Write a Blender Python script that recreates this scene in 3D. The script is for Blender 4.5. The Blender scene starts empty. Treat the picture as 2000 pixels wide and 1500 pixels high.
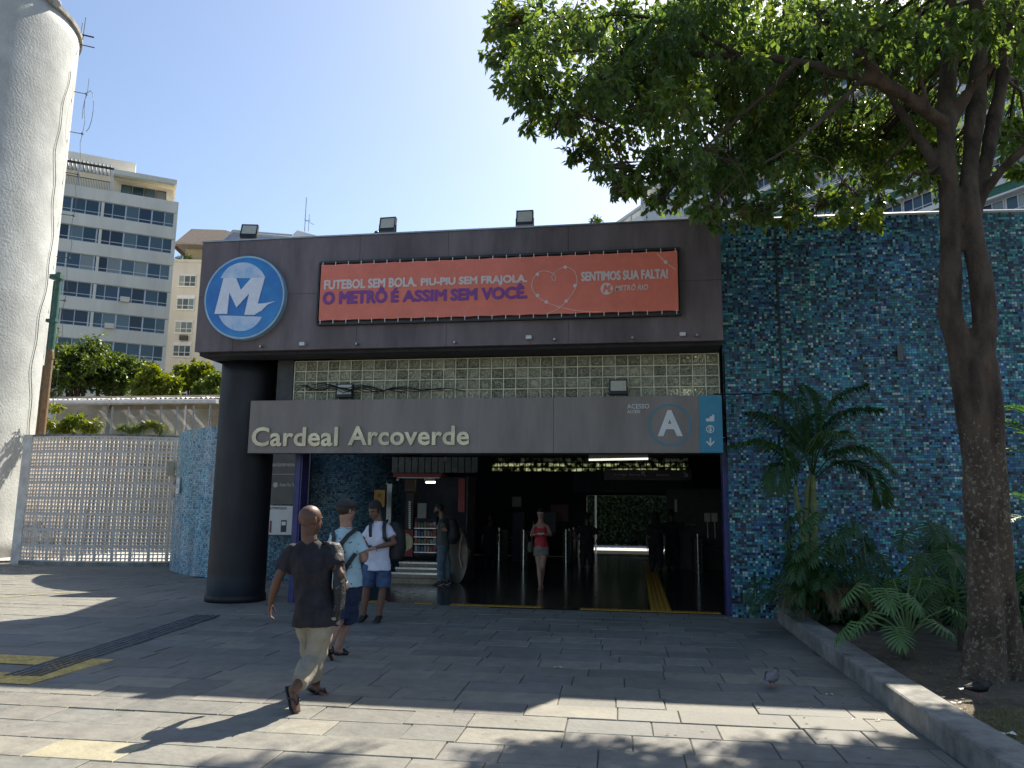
import bpy, math, random
import numpy as np
from mathutils import Vector, Matrix, noise
random.seed(7); rng = np.random.default_rng(7)
S = bpy.context.scene
R_ = math.radians
# ---------------------------------------------------------------- camera, sky, sun
CH = 1.65
YAW, PIT, ROL, FPX = R_(9.007), R_(9.158), R_(0.621), 1517.8
f0 = Vector((-math.sin(YAW), math.cos(YAW), 0)); r0 = Vector((math.cos(YAW), math.sin(YAW), 0))
FW = f0*math.cos(PIT) + Vector((0,0,math.sin(PIT))); u0 = r0.cross(FW)
RT = r0*math.cos(ROL) + u0*math.sin(ROL); UP = u0*math.cos(ROL) - r0*math.sin(ROL)
cam = bpy.data.cameras.new('camera'); co = bpy.data.objects.new('camera', cam)
S.collection.objects.link(co); S.camera = co
cam.sensor_width = 36; cam.lens = FPX/2000*36; cam.clip_end = 2000; cam.clip_start = .05
co.matrix_world = Matrix(((RT.x,UP.x,-FW.x,0),(RT.y,UP.y,-FW.y,0),(RT.z,UP.z,-FW.z,CH),(0,0,0,1)))
SUN = Vector((.37, .89, 1.0)).normalized()
S.world = bpy.data.worlds.new('World'); S.world.use_nodes = True
wn = S.world.node_tree; bg = wn.nodes['Background']
sky = wn.nodes.new('ShaderNodeTexSky'); sky.sky_type = 'NISHITA'; sky.sun_disc = False
sky.sun_elevation = math.asin(SUN.z); sky.sun_rotation = math.atan2(SUN.x, SUN.y)
sky.altitude = 0; sky.air_density = 1.0; sky.dust_density = 1.3; sky.ozone_density = 1.6
wn.links.new(sky.outputs[0], bg.inputs[0]); bg.inputs[1].default_value = .095
sl = bpy.data.lights.new('sun', 'SUN'); sl.energy = 5.0; sl.angle = R_(.53); sl.color = (1, .93, .8)
so = bpy.data.objects.new('sun', sl); S.collection.objects.link(so)
so.rotation_euler = SUN.to_track_quat('Z', 'Y').to_euler()
S.view_settings.view_transform = 'Standard'; S.view_settings.look = 'None'
S.view_settings.exposure = 1.05; S.view_settings.gamma = 1; S.view_settings.use_curve_mapping = False
S.render.engine = 'CYCLES'; S.render.resolution_x = 1024; S.render.resolution_y = 768
S.cycles.max_bounces = 8; S.cycles.transparent_max_bounces = 16
def W(px, py, Y):                       # point of the photograph's pixel ray at facade depth Y
    d = RT*(px-1000) - UP*(py-750) + FW*FPX
    t = Y/d.y; return Vector((d.x*t, Y, CH + d.z*t))
def G(px, py, z=0.0):                   # where that ray meets height z
    d = RT*(px-1000) - UP*(py-750) + FW*FPX
    t = (z-CH)/d.z; return Vector((d.x*t, d.y*t, z))
# ---------------------------------------------------------------- tags and meshes
COL = S.collection
def tag(o, label=None, cat=None, group=None, kind=None):
    if label: o['label'] = label
    if cat: o['category'] = cat
    if group: o['group'] = group
    if kind: o['kind'] = kind
    return o
def empty(name, loc, label=None, cat=None, group=None):
    o = bpy.data.objects.new(name, None); COL.objects.link(o); o.location = loc; o.empty_display_size = .2
    return tag(o, label, cat, group)
def wm(o):
    m = o.matrix_basis.copy()
    return wm(o.parent) @ o.matrix_parent_inverse @ m if o.parent else m
def adopt(o, parent):
    if parent is not None:
        o.parent = parent; o.matrix_parent_inverse = wm(parent).inverted()
    return o
class MB:
    def __init__(s): s.v = []; s.f = []; s.uv = None; s.mi = []
    def add(s, vs, fs, mi=0):
        b = len(s.v); s.v += [tuple(v) for v in vs]; s.f += [tuple(b+i for i in f) for f in fs]; s.mi += [mi]*len(fs)
        return s
    def box(s, x0, y0, z0, x1, y1, z1, mi=0):
        return s.add([(x0,y0,z0),(x1,y0,z0),(x1,y1,z0),(x0,y1,z0),(x0,y0,z1),(x1,y0,z1),(x1,y1,z1),(x0,y1,z1)],
              [(0,3,2,1),(4,5,6,7),(0,1,5,4),(1,2,6,5),(2,3,7,6),(3,0,4,7)], mi)
    def bbox(s, x0, y0, z0, x1, y1, z1, b=.004, mi=0):   # box with a chamfered top rim
        return s.add([(x0,y0,z0),(x1,y0,z0),(x1,y1,z0),(x0,y1,z0),(x0,y0,z1-b),(x1,y0,z1-b),(x1,y1,z1-b),(x0,y1,z1-b),
              (x0+b,y0+b,z1),(x1-b,y0+b,z1),(x1-b,y1-b,z1),(x0+b,y1-b,z1)],
              [(0,3,2,1),(8,9,10,11),(0,1,5,4),(1,2,6,5),(2,3,7,6),(3,0,4,7),(4,5,9,8),(5,6,10,9),(6,7,11,10),(7,4,8,11)], mi)
    def obox(s, c, ax, ay, az, mi=0):                     # half axis vectors
        c = Vector(c); vs = []
        for k in (-1,1):
            for i, j in ((-1,-1),(1,-1),(1,1),(-1,1)): vs.append(c + ax*i + ay*j + az*k)
        return s.add(vs, [(0,3,2,1),(4,5,6,7),(0,1,5,4),(1,2,6,5),(2,3,7,6),(3,0,4,7)], mi)
    def tube(s, pts, rs, n=8, cap=True, mi=0):
        pts = [Vector(p) for p in pts]
        if not hasattr(rs, '__len__'): rs = [rs]*len(pts)
        vs = []; prev = None
        for i, p in enumerate(pts):
            a = pts[max(i-1,0)]; b = pts[min(i+1,len(pts)-1)]; t = (b-a)
            t = t.normalized() if t.length > 1e-9 else Vector((0,0,1))
            if prev is None:
                prev = t.orthogonal().normalized()
            prev = (prev - t*prev.dot(t)); prev = prev.normalized() if prev.length > 1e-6 else t.orthogonal().normalized()
            q = t.cross(prev)
            for k in range(n):
                a_ = 2*math.pi*k/n; vs.append(p + (prev*math.cos(a_) + q*math.sin(a_))*rs[i])
        fs = [(i*n+k, i*n+(k+1)%n, (i+1)*n+(k+1)%n, (i+1)*n+k) for i in range(len(pts)-1) for k in range(n)]
        if cap: fs += [tuple(range(n-1,-1,-1)), tuple((len(pts)-1)*n+k for k in range(n))]
        return s.add(vs, fs, mi)
    def loft(s, secs, n=16, mi=0):                        # (centre, right vector*rx, other vector*ry)
        vs = []
        for c, a, b in secs:
            for k in range(n):
                t = 2*math.pi*k/n; vs.append(Vector(c) + a*math.cos(t) + b*math.sin(t))
        m = len(secs)
        fs = [(i*n+k, i*n+(k+1)%n, (i+1)*n+(k+1)%n, (i+1)*n+k) for i in range(m-1) for k in range(n)]
        fs += [tuple(range(n-1,-1,-1)), tuple((m-1)*n+k for k in range(n))]
        return s.add(vs, fs, mi)
    def ball(s, c, a, b, d, n=12, m=8, mi=0):             # ellipsoid with half axis vectors a, b, d
        c = Vector(c); vs = [c - d]
        for i in range(1, m):
            t = math.pi*i/m - math.pi/2
            for k in range(n):
                p = 2*math.pi*k/n
                vs.append(c + (a*math.cos(p) + b*math.sin(p))*math.cos(t) + d*math.sin(t))
        vs.append(c + d); L = len(vs)-1
        fs = [(0, 1+(k+1)%n, 1+k) for k in range(n)]
        for i in range(m-2):
            fs += [(1+i*n+k, 1+i*n+(k+1)%n, 1+(i+1)*n+(k+1)%n, 1+(i+1)*n+k) for k in range(n)]
        fs += [(L, 1+(m-2)*n+k, 1+(m-2)*n+(k+1)%n) for k in range(n)]
        return s.add(vs, fs, mi)
    def sph(s, c, r, n=12, m=8, mi=0):
        return s.ball(c, Vector((r,0,0)), Vector((0,r,0)), Vector((0,0,r)), n, m, mi)
    def prism(s, poly, z0, z1, mi=0):                     # poly of (x, y)
        n = len(poly); vs = [(x,y,z0) for x,y in poly] + [(x,y,z1) for x,y in poly]
        return s.add(vs, [tuple(range(n-1,-1,-1)), tuple(range(n,2*n))] + [(k,(k+1)%n,n+(k+1)%n,n+k) for k in range(n)], mi)
    def slab_y(s, poly, y0, y1, mi=0):                    # poly of (x, z) counter-clockwise seen from -y; y0 front
        n = len(poly); vs = [(x,y0,z) for x,z in poly] + [(x,y1,z) for x,z in poly]
        return s.add(vs, [tuple(range(n)), tuple(range(2*n-1,n-1,-1))] + [(k,n+k,n+(k+1)%n,(k+1)%n) for k in range(n)], mi)
    def mesh(s, name, mats, smooth=False):
        m = bpy.data.meshes.new(name); m.from_pydata(s.v, [], s.f)
        for x in (mats if isinstance(mats, (list,tuple)) else [mats]): m.materials.append(x)
        if any(s.mi): m.polygons.foreach_set('material_index', s.mi)
        if s.uv is not None:
            l = m.uv_layers.new(name='UVMap'); l.data.foreach_set('uv', [c for uv in s.uv for c in uv])
        if smooth: m.polygons.foreach_set('use_smooth', [True]*len(m.polygons))
        m.update(); return m
    def build(s, name, mats, parent=None, smooth=False):
        o = bpy.data.objects.new(name, s.mesh(name, mats, smooth)); COL.objects.link(o); return adopt(o, parent)
def fix_normals(me):
    import bmesh
    b = bmesh.new(); b.from_mesh(me); bmesh.ops.recalc_face_normals(b, faces=b.faces); b.to_mesh(me); b.free()
def inst(me, name, parent, M):                            # one more object on a shared mesh
    o = bpy.data.objects.new(name, me); COL.objects.link(o)
    o.matrix_basis = M if isinstance(M, Matrix) else Matrix.Translation(M)
    return adopt(o, parent)
def remeshed(mb, name, mat, parent, voxel=.008, smooth=4, disp=None, sub=0):
    fix_me = mb.mesh(name, mat); fix_normals(fix_me)
    t = bpy.data.objects.new(name, fix_me); COL.objects.link(t)
    r = t.modifiers.new('r', 'REMESH'); r.mode = 'VOXEL'; r.voxel_size = voxel; r.use_smooth_shade = True
    if smooth:
        k = t.modifiers.new('s', 'SMOOTH'); k.factor = .5; k.iterations = smooth
    dg = bpy.context.evaluated_depsgraph_get(); me = bpy.data.meshes.new_from_object(t.evaluated_get(dg))
    bpy.data.objects.remove(t); me.name = name
    n = len(me.vertices); co_ = np.empty(n*3, 'f'); me.vertices.foreach_get('co', co_); co_ = co_.reshape(-1,3)
    if disp:
        nr = np.empty(n*3, 'f'); me.vertices.foreach_get('normal', nr); nr = nr.reshape(-1,3)
        d = np.array([disp(Vector(p)) for p in co_.tolist()])
        co_ += nr*d[:,None]; me.vertices.foreach_set('co', co_.ravel()); me.update()
    me.polygons.foreach_set('use_smooth', [True]*len(me.polygons))
    o = bpy.data.objects.new(name, me); COL.objects.link(o); return adopt(o, parent)
# ---------------------------------------------------------------- materials
def rgb(c): return (*c, 1) if len(c) == 3 else c
def mat(name, col, rough=.7, spec=.5, metal=0, var=.15, scale=6, bump=.0, bscale=40, col2=None, emit=None, coords='Object', streak=0, alpha=None, coat=0, dirt=.1):
    m = bpy.data.materials.new(name); m.use_nodes = True; nt = m.node_tree; N = nt.nodes; L = nt.links; p = N['Principled BSDF']
    p.inputs['Roughness'].default_value = rough; p.inputs['Metallic'].default_value = metal
    p.inputs['Specular IOR Level'].default_value = spec; p.inputs['Coat Weight'].default_value = coat
    tc = N.new('ShaderNodeTexCoord'); nz = N.new('ShaderNodeTexNoise'); nz.inputs['Scale'].default_value = scale
    nz.inputs['Detail'].default_value = 6; nz.inputs['Roughness'].default_value = .6
    src = tc.outputs[coords]
    if streak:
        mp = N.new('ShaderNodeMapping'); mp.inputs['Scale'].default_value = (1, 1, streak); L.new(src, mp.inputs[0]); s2 = mp.outputs[0]
    else: s2 = src
    L.new(s2, nz.inputs['Vector'])
    mx = N.new('ShaderNodeMix'); mx.data_type = 'RGBA'
    c2 = col2 or tuple(max(0, c*(1-var)) for c in col[:3]); c1 = tuple(min(1, c*(1+var*.6)) for c in col[:3]) if not col2 else col
    rm = N.new('ShaderNodeMapRange'); rm.inputs['From Min'].default_value = .32; rm.inputs['From Max'].default_value = .68
    L.new(nz.outputs[0], rm.inputs[0]); L.new(rm.outputs[0], mx.inputs['Factor'])
    mx.inputs['A'].default_value = rgb(c1); mx.inputs['B'].default_value = rgb(c2)
    n9 = N.new('ShaderNodeTexNoise'); n9.inputs['Scale'].default_value = scale*4.3; n9.inputs['Detail'].default_value = 9; n9.inputs['Roughness'].default_value = .7; L.new(s2, n9.inputs['Vector'])
    m9 = N.new('ShaderNodeMapRange'); m9.inputs['From Min'].default_value = .3; m9.inputs['From Max'].default_value = .7; m9.inputs['To Min'].default_value = 1-dirt; m9.inputs['To Max'].default_value = 1+dirt*.5; L.new(n9.outputs[0], m9.inputs[0])
    v9 = N.new('ShaderNodeVectorMath'); v9.operation = 'SCALE'; L.new(mx.outputs['Result'], v9.inputs[0]); L.new(m9.outputs[0], v9.inputs['Scale'])
    L.new(v9.outputs[0], p.inputs['Base Color'])
    r9 = N.new('ShaderNodeMapRange'); r9.inputs['From Min'].default_value = .3; r9.inputs['From Max'].default_value = .7; r9.inputs['To Min'].default_value = max(.02,rough-.08); r9.inputs['To Max'].default_value = min(1,rough+.1); L.new(nz.outputs[0], r9.inputs[0]); L.new(r9.outputs[0], p.inputs['Roughness'])
    if bump:
        bz = N.new('ShaderNodeTexNoise'); bz.inputs['Scale'].default_value = bscale; bz.inputs['Detail'].default_value = 5
        L.new(src, bz.inputs['Vector']); b = N.new('ShaderNodeBump'); b.inputs['Strength'].default_value = bump; b.inputs['Distance'].default_value = .02
        L.new(bz.outputs[0], b.inputs['Height']); L.new(b.outputs[0], p.inputs['Normal'])
    if emit:
        p.inputs['Emission Color'].default_value = rgb(emit[:3]); p.inputs['Emission Strength'].default_value = emit[3]
    return m
def mosaic_mat(name, cols, cell=.04, colsB=None, grout=(.07,.1,.12), missing=0.0, rough=.3):
    m = bpy.data.materials.new(name); m.use_nodes = True; nt = m.node_tree; N = nt.nodes; L = nt.links; p = N['Principled BSDF']
    uv = N.new('ShaderNodeUVMap'); sc = N.new('ShaderNodeVectorMath'); sc.operation = 'SCALE'; sc.inputs['Scale'].default_value = 1/cell
    L.new(uv.outputs[0], sc.inputs[0]); fl = N.new('ShaderNodeVectorMath'); fl.operation = 'FLOOR'; L.new(sc.outputs[0], fl.inputs[0])
    # some neighbouring cells join into bars of one colour: coarser lookup chosen per 2-cell block
    h = N.new('ShaderNodeVectorMath'); h.operation = 'MULTIPLY'; h.inputs[1].default_value = (.5,1,1); L.new(fl.outputs[0], h.inputs[0])
    hf = N.new('ShaderNodeVectorMath'); hf.operation = 'FLOOR'; L.new(h.outputs[0], hf.inputs[0])
    wb = N.new('ShaderNodeTexWhiteNoise'); wb.noise_dimensions = '2D'; L.new(hf.outputs[0], wb.inputs['Vector'])
    wa = N.new('ShaderNodeTexWhiteNoise'); wa.noise_dimensions = '2D'; L.new(fl.outputs[0], wa.inputs['Vector'])
    pick = N.new('ShaderNodeMath'); pick.operation = 'GREATER_THAN'; pick.inputs[1].default_value = .62
    sp = N.new('ShaderNodeSeparateColor'); L.new(wb.outputs['Color'], sp.inputs[0]); L.new(sp.outputs[1], pick.inputs[0])
    mv = N.new('ShaderNodeMix'); L.new(pick.outputs[0], mv.inputs['Factor']); L.new(wa.outputs['Value'], mv.inputs['A']); L.new(wb.outputs['Value'], mv.inputs['B'])
    def ramp(cs):
        r = N.new('ShaderNodeValToRGB'); r.color_ramp.interpolation = 'CONSTANT'; e = r.color_ramp.elements
        n = len(cs); tot = sum(w for _, w in cs); a = 0
        for i, (c, w) in enumerate(cs):
            if i == 0: e[0].position = 0; e[0].color = rgb(c)
            elif i == 1: e[1].position = a; e[1].color = rgb(c)
            else: q = e.new(a); q.color = rgb(c)
            a += w/tot
        L.new(mv.outputs['Result'], r.inputs[0]); return r.outputs[0]
    c = ramp(cols)
    if colsB:
        cb = ramp(colsB); nz = N.new('ShaderNodeTexNoise'); nz.inputs['Scale'].default_value = .55; nz.inputs['Detail'].default_value = 3
        L.new(uv.outputs[0], nz.inputs['Vector']); w2 = N.new('ShaderNodeMath'); w2.operation = 'MULTIPLY_ADD'; w2.inputs[1].default_value = .35
        sp2 = N.new('ShaderNodeSeparateColor'); L.new(wa.outputs['Color'], sp2.inputs[0]); L.new(sp2.outputs[2], w2.inputs[0]); L.new(nz.outputs[0], w2.inputs[2])
        gt = N.new('ShaderNodeMath'); gt.operation = 'GREATER_THAN'; gt.inputs[1].default_value = .66; L.new(w2.outputs[0], gt.inputs[0])
        mm = N.new('ShaderNodeMix'); mm.data_type = 'RGBA'; L.new(gt.outputs[0], mm.inputs['Factor']); L.new(c, mm.inputs['A']); L.new(cb, mm.inputs['B']); c = mm.outputs['Result']
    fr = N.new('ShaderNodeVectorMath'); fr.operation = 'FRACTION'; L.new(sc.outputs[0], fr.inputs[0])
    sx = N.new('ShaderNodeSeparateXYZ'); L.new(fr.outputs[0], sx.inputs[0]); ms = []
    for k in (0, 1):
        a = N.new('ShaderNodeMath'); a.operation = 'SUBTRACT'; a.inputs[1].default_value = .5; L.new(sx.outputs[k], a.inputs[0])
        b = N.new('ShaderNodeMath'); b.operation = 'ABSOLUTE'; L.new(a.outputs[0], b.inputs[0]); ms.append(b.outputs[0])
    mxm = N.new('ShaderNodeMath'); mxm.operation = 'MAXIMUM'; L.new(ms[0], mxm.inputs[0]); L.new(ms[1], mxm.inputs[1])
    gm = N.new('ShaderNodeMapRange'); gm.inputs['From Min'].default_value = .41; gm.inputs['From Max'].default_value = .46; L.new(mxm.outputs[0], gm.inputs[0])
    g = N.new('ShaderNodeMix'); g.data_type = 'RGBA'; L.new(gm.outputs[0], g.inputs['Factor']); L.new(c, g.inputs['A']); g.inputs['B'].default_value = rgb(grout)
    out = g.outputs['Result']
    nz3 = N.new('ShaderNodeTexNoise'); nz3.inputs['Scale'].default_value = 1.3; nz3.inputs['Detail'].default_value = 8; L.new(uv.outputs[0], nz3.inputs['Vector'])
    if missing:
        mr = N.new('ShaderNodeMapRange'); mr.inputs['From Min'].default_value = .67-missing; mr.inputs['From Max'].default_value = .68-missing; L.new(nz3.outputs[0], mr.inputs[0])
        g2 = N.new('ShaderNodeMix'); g2.data_type = 'RGBA'; L.new(mr.outputs[0], g2.inputs['Factor']); L.new(out, g2.inputs['A']); g2.inputs['B'].default_value = (.3,.29,.26,1); out = g2.outputs['Result']
    dm = N.new('ShaderNodeMapRange'); dm.inputs['From Min'].default_value = .3; dm.inputs['From Max'].default_value = .7; dm.inputs['To Min'].default_value = .75; dm.inputs['To Max'].default_value = 1.12; L.new(nz3.outputs[0], dm.inputs[0])
    mps = N.new('ShaderNodeMapping'); mps.inputs['Scale'].default_value = (3.5,.22,1); L.new(uv.outputs[0], mps.inputs[0]); nst = N.new('ShaderNodeTexNoise'); nst.inputs['Scale'].default_value = 1; nst.inputs['Detail'].default_value = 7; L.new(mps.outputs[0], nst.inputs['Vector'])
    mst = N.new('ShaderNodeMapRange'); mst.inputs['From Min'].default_value = .35; mst.inputs['From Max'].default_value = .62; mst.inputs['To Min'].default_value = .72; mst.inputs['To Max'].default_value = 1.1; L.new(nst.outputs[0], mst.inputs[0])
    mu = N.new('ShaderNodeMath'); mu.operation = 'MULTIPLY'; L.new(dm.outputs[0], mu.inputs[0]); L.new(mst.outputs[0], mu.inputs[1])
    rr1 = N.new('ShaderNodeMapRange'); rr1.inputs['To Min'].default_value = rough-.15; rr1.inputs['To Max'].default_value = rough+.35; L.new(wa.outputs['Value'], rr1.inputs[0]); L.new(rr1.outputs[0], p.inputs['Roughness'])
    sd = N.new('ShaderNodeVectorMath'); sd.operation = 'SCALE'; L.new(out, sd.inputs[0]); L.new(mu.outputs[0], sd.inputs['Scale'])
    L.new(sd.outputs[0], p.inputs['Base Color'])
    inv = N.new('ShaderNodeMath'); inv.operation = 'SUBTRACT'; inv.inputs[0].default_value = 1; L.new(gm.outputs[0], inv.inputs[1])
    b = N.new('ShaderNodeBump'); b.inputs['Strength'].default_value = .8; b.inputs['Distance'].default_value = .006; L.new(inv.outputs[0], b.inputs['Height']); L.new(b.outputs[0], p.inputs['Normal'])
    p.inputs['Roughness'].default_value = rough; return m
def leaf_mat(name, c1, c2, trans=.45, rough=.45):
    m = bpy.data.materials.new(name); m.use_nodes = True; nt = m.node_tree; N = nt.nodes; L = nt.links; p = N['Principled BSDF']
    at = N.new('ShaderNodeAttribute'); at.attribute_name = 'rnd'
    r = N.new('ShaderNodeMix'); r.data_type = 'RGBA'; r.inputs['A'].default_value = rgb(c1); r.inputs['B'].default_value = rgb(c2)
    L.new(at.outputs['Fac'], r.inputs['Factor']); L.new(r.outputs['Result'], p.inputs['Base Color']); p.inputs['Roughness'].default_value = rough
    t = N.new('ShaderNodeBsdfTranslucent'); h = N.new('ShaderNodeHueSaturation'); h.inputs['Hue'].default_value = .475; h.inputs['Saturation'].default_value = 1.15; h.inputs['Value'].default_value = 2.1
    L.new(r.outputs['Result'], h.inputs['Color']); L.new(h.outputs[0], t.inputs[0])
    ms = N.new('ShaderNodeMixShader'); ms.inputs[0].default_value = trans; L.new(p.outputs[0], ms.inputs[1]); L.new(t.outputs[0], ms.inputs[2])
    L.new(ms.outputs[0], N['Material Output'].inputs[0]); return m
def rand_mat(name, cols, rough=.8, bump=.25, bscale=25, noise_amt=.25, nscale=5):   # colour per object, mottled
    m = mat(name, (.5,.5,.5), rough=rough, bump=bump, bscale=bscale); nt = m.node_tree; N = nt.nodes; L = nt.links; p = N['Principled BSDF']
    oi = N.new('ShaderNodeObjectInfo'); r = N.new('ShaderNodeValToRGB'); e = r.color_ramp.elements; e[0].color = rgb(cols[0]); e[1].color = rgb(cols[-1])
    for i, c in enumerate(cols[1:-1]): e.new((i+1)/(len(cols)-1)).color = rgb(c)
    L.new(oi.outputs['Random'], r.inputs[0])
    g = N.new('ShaderNodeNewGeometry'); nz = N.new('ShaderNodeTexNoise'); nz.inputs['Scale'].default_value = nscale; nz.inputs['Detail'].default_value = 9; nz.inputs['Roughness'].default_value = .65
    L.new(g.outputs['Position'], nz.inputs['Vector']); mr = N.new('ShaderNodeMapRange'); mr.inputs['From Min'].default_value = .25; mr.inputs['From Max'].default_value = .75
    mr.inputs['To Min'].default_value = 1-noise_amt; mr.inputs['To Max'].default_value = 1+noise_amt; L.new(nz.outputs[0], mr.inputs[0])
    n2 = N.new('ShaderNodeTexNoise'); n2.inputs['Scale'].default_value = .7; n2.inputs['Detail'].default_value = 4; L.new(g.outputs['Position'], n2.inputs['Vector'])
    m2 = N.new('ShaderNodeMapRange'); m2.inputs['From Min'].default_value = .3; m2.inputs['From Max'].default_value = .7; m2.inputs['To Min'].default_value = .82; m2.inputs['To Max'].default_value = 1.15; L.new(n2.outputs[0], m2.inputs[0])
    mm = N.new('ShaderNodeMath'); mm.operation = 'MULTIPLY'; L.new(mr.outputs[0], mm.inputs[0]); L.new(m2.outputs[0], mm.inputs[1])
    vo = N.new('ShaderNodeTexVoronoi'); vo.inputs['Scale'].default_value = 3.2; L.new(g.outputs['Position'], vo.inputs['Vector']); vm = N.new('ShaderNodeMapRange'); vm.inputs['From Min'].default_value = .05; vm.inputs['From Max'].default_value = .075; vm.inputs['To Min'].default_value = .62; L.new(vo.outputs['Distance'], vm.inputs[0])
    m3 = N.new('ShaderNodeMath'); m3.operation = 'MULTIPLY'; L.new(mm.outputs[0], m3.inputs[0]); L.new(vm.outputs[0], m3.inputs[1])
    sc = N.new('ShaderNodeVectorMath'); sc.operation = 'SCALE'; L.new(r.outputs[0], sc.inputs[0]); L.new(m3.outputs[0], sc.inputs['Scale'])
    L.new(sc.outputs[0], p.inputs['Base Color'])
    for l in list(nt.links):
        if l.to_socket.name == 'Vector' and l.from_node.type == 'TEX_COORD': nt.links.new(g.outputs['Position'], l.to_socket)
    return m
def text(parent, name, s, x0, x1, zc, y, h, m, depth=.004, bold=0.0, shear=0, spacing=1.0, left=False, fat=0):
    cu = bpy.data.curves.new(name, 'FONT'); cu.body = s; cu.size = 1; cu.extrude = .01; cu.offset = bold; cu.shear = shear; cu.space_character = spacing; cu.resolution_u = 3
    t = bpy.data.objects.new(name, cu); COL.objects.link(t); dg = bpy.context.evaluated_depsgraph_get()
    me = bpy.data.meshes.new_from_object(t.evaluated_get(dg)); bpy.data.objects.remove(t)
    n = len(me.vertices); c = np.empty(n*3, 'f'); me.vertices.foreach_get('co', c); c = c.reshape(-1,3)
    mn, mx = c.min(0), c.max(0); o = np.empty_like(c)
    k = h/(mx[1]-mn[1]); kx = k if left else (x1-x0)/(mx[0]-mn[0])
    o[:,0] = x0 + (c[:,0]-mn[0])*kx; o[:,2] = zc - h/2 + (c[:,1]-mn[1])*k
    o[:,1] = y - (c[:,2]-mn[2])/(mx[2]-mn[2])*depth
    me.vertices.foreach_set('co', o.ravel()); me.materials.clear(); me.materials.append(m); me.update()
    if fat:
        o0 = o.copy(); nv = len(o0); F = [tuple(p.vertices) for p in me.polygons]; V = o0.tolist(); FF = list(F)
        for q in range(8):
            s_ = o0.copy(); s_[:,0] += fat*h*math.cos(q*math.pi/4); s_[:,2] += fat*h*math.sin(q*math.pi/4); s_[:,1] += .00035*(q+1)
            b_ = len(V); V += s_.tolist(); FF += [tuple(i+b_ for i in f) for f in F]
        me = bpy.data.meshes.new(name); me.from_pydata(V, [], FF); me.materials.append(m); me.update()
    ob = bpy.data.objects.new(name, me); COL.objects.link(ob); return adopt(ob, parent)
M = {}
M['fascia'] = mat('brown_fascia_paint', (.175,.136,.138), .6, var=.36, scale=1.6, streak=.22, bump=.12, bscale=14, dirt=.22)
M['board'] = mat('brown_board_paint', (.26,.215,.185), .55, var=.18, scale=1.5, streak=.2, bump=.08, bscale=12, dirt=.14)
M['soffit'] = mat('dark_soffit', (.035,.033,.04), .8)
M['pillar'] = mat('black_painted_concrete', (.011,.011,.014), .55, var=.4, scale=2.5, bump=.1, bscale=30, streak=.4)
M['indigo'] = mat('indigo_paint', (.035,.035,.16), .4, var=.2)
M['black'] = mat('black_plastic', (.02,.02,.022), .45)
M['lamp_glass'] = mat('floodlight_glass', (.55,.53,.42), .12, coat=.6, var=.1, scale=20)
M['white_plastic'] = mat('white_plastic', (.7,.7,.68), .4, var=.05)
M['grey_metal'] = mat('galvanised_metal', (.35,.36,.36), .35, metal=.8, var=.15, scale=12)
M['steel'] = mat('brushed_steel', (.6,.6,.58), .25, metal=1, var=.1, scale=30)
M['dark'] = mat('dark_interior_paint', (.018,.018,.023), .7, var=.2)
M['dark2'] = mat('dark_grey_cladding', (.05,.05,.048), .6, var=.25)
M['iron'] = mat('dark_iron', (.03,.03,.03), .5)
M['concrete'] = mat('grey_concrete', (.25,.24,.215), .9, var=.5, scale=3.5, bump=.3, bscale=40)
M['soil'] = mat('dry_soil', (.12,.09,.06), .95, var=.45, scale=4, bump=.9, bscale=35)
# ---------------------------------------------------------------- ground
bm = MB(); bm.add([(-400,-60,-.014),(400,-60,-.014),(400,900,-.014),(-400,900,-.014)], [(0,1,2,3)])
tag(bm.build('ground', mat('dark_joint_earth', (.09,.085,.075), .95, var=.3, bump=.4, bscale=30)), kind='structure')
pav = empty('pavement', (-2,8,0)); tag(pav, kind='structure')
slate = rand_mat('slate_paving', [(.15,.148,.13),(.2,.19,.16),(.165,.165,.15),(.24,.222,.18),(.18,.172,.155),(.215,.2,.165),(.14,.14,.13)], rough=.78, bump=.35, bscale=18, noise_amt=.3, nscale=6)
slate_beige = rand_mat('beige_paving', [(.33,.3,.2),(.36,.32,.22)], rough=.7, bump=.3)
RH = .4
slabs = []
a_g = R_(1.2)
def rot(x, y): return (x*math.cos(a_g)-y*math.sin(a_g), x*math.sin(a_g)+y*math.cos(a_g))
for r in range(int((24.5-1.0)/RH)):
    y = 1.0 + r*RH; x = -22 + random.random()
    while x < 3.2:
        w = random.choice((.42,.5,.58,.66,.76,.9)); cx, cy = rot(x+w/2, y+RH/2)
        x += w
        if cy < 12.6 and cx + w/2 > 2.12:
            a_ = cx - w/2; w = round(2.12 - a_, 2); cx = a_ + w/2
            if w < .06: continue
        if cy > 13.55 and cx > -5.75: continue
        if cx + .4 < -10.3-(19.6-cy)*.0 and cy > 19.9: continue
        if cx > -10.2 and cy > 17.3: continue
        if cy > 20.3: continue
        # in frame?
        p = Vector((cx,cy,0)) - Vector((0,0,CH)); d = p.dot(FW)
        if d < .5: slabs.append((9e9, cx, cy, w)); continue
        px = 1000 + p.dot(RT)/d*FPX; py = 750 - p.dot(UP)/d*FPX
        vis = -120 < px < 2100 and py < 1600
        slabs.append(((d if vis else 500+d), cx, cy, w))
slabs.sort(); cache = {}
slabs = [s for s in slabs if s[0] < 9e8]
rest = MB()
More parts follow.
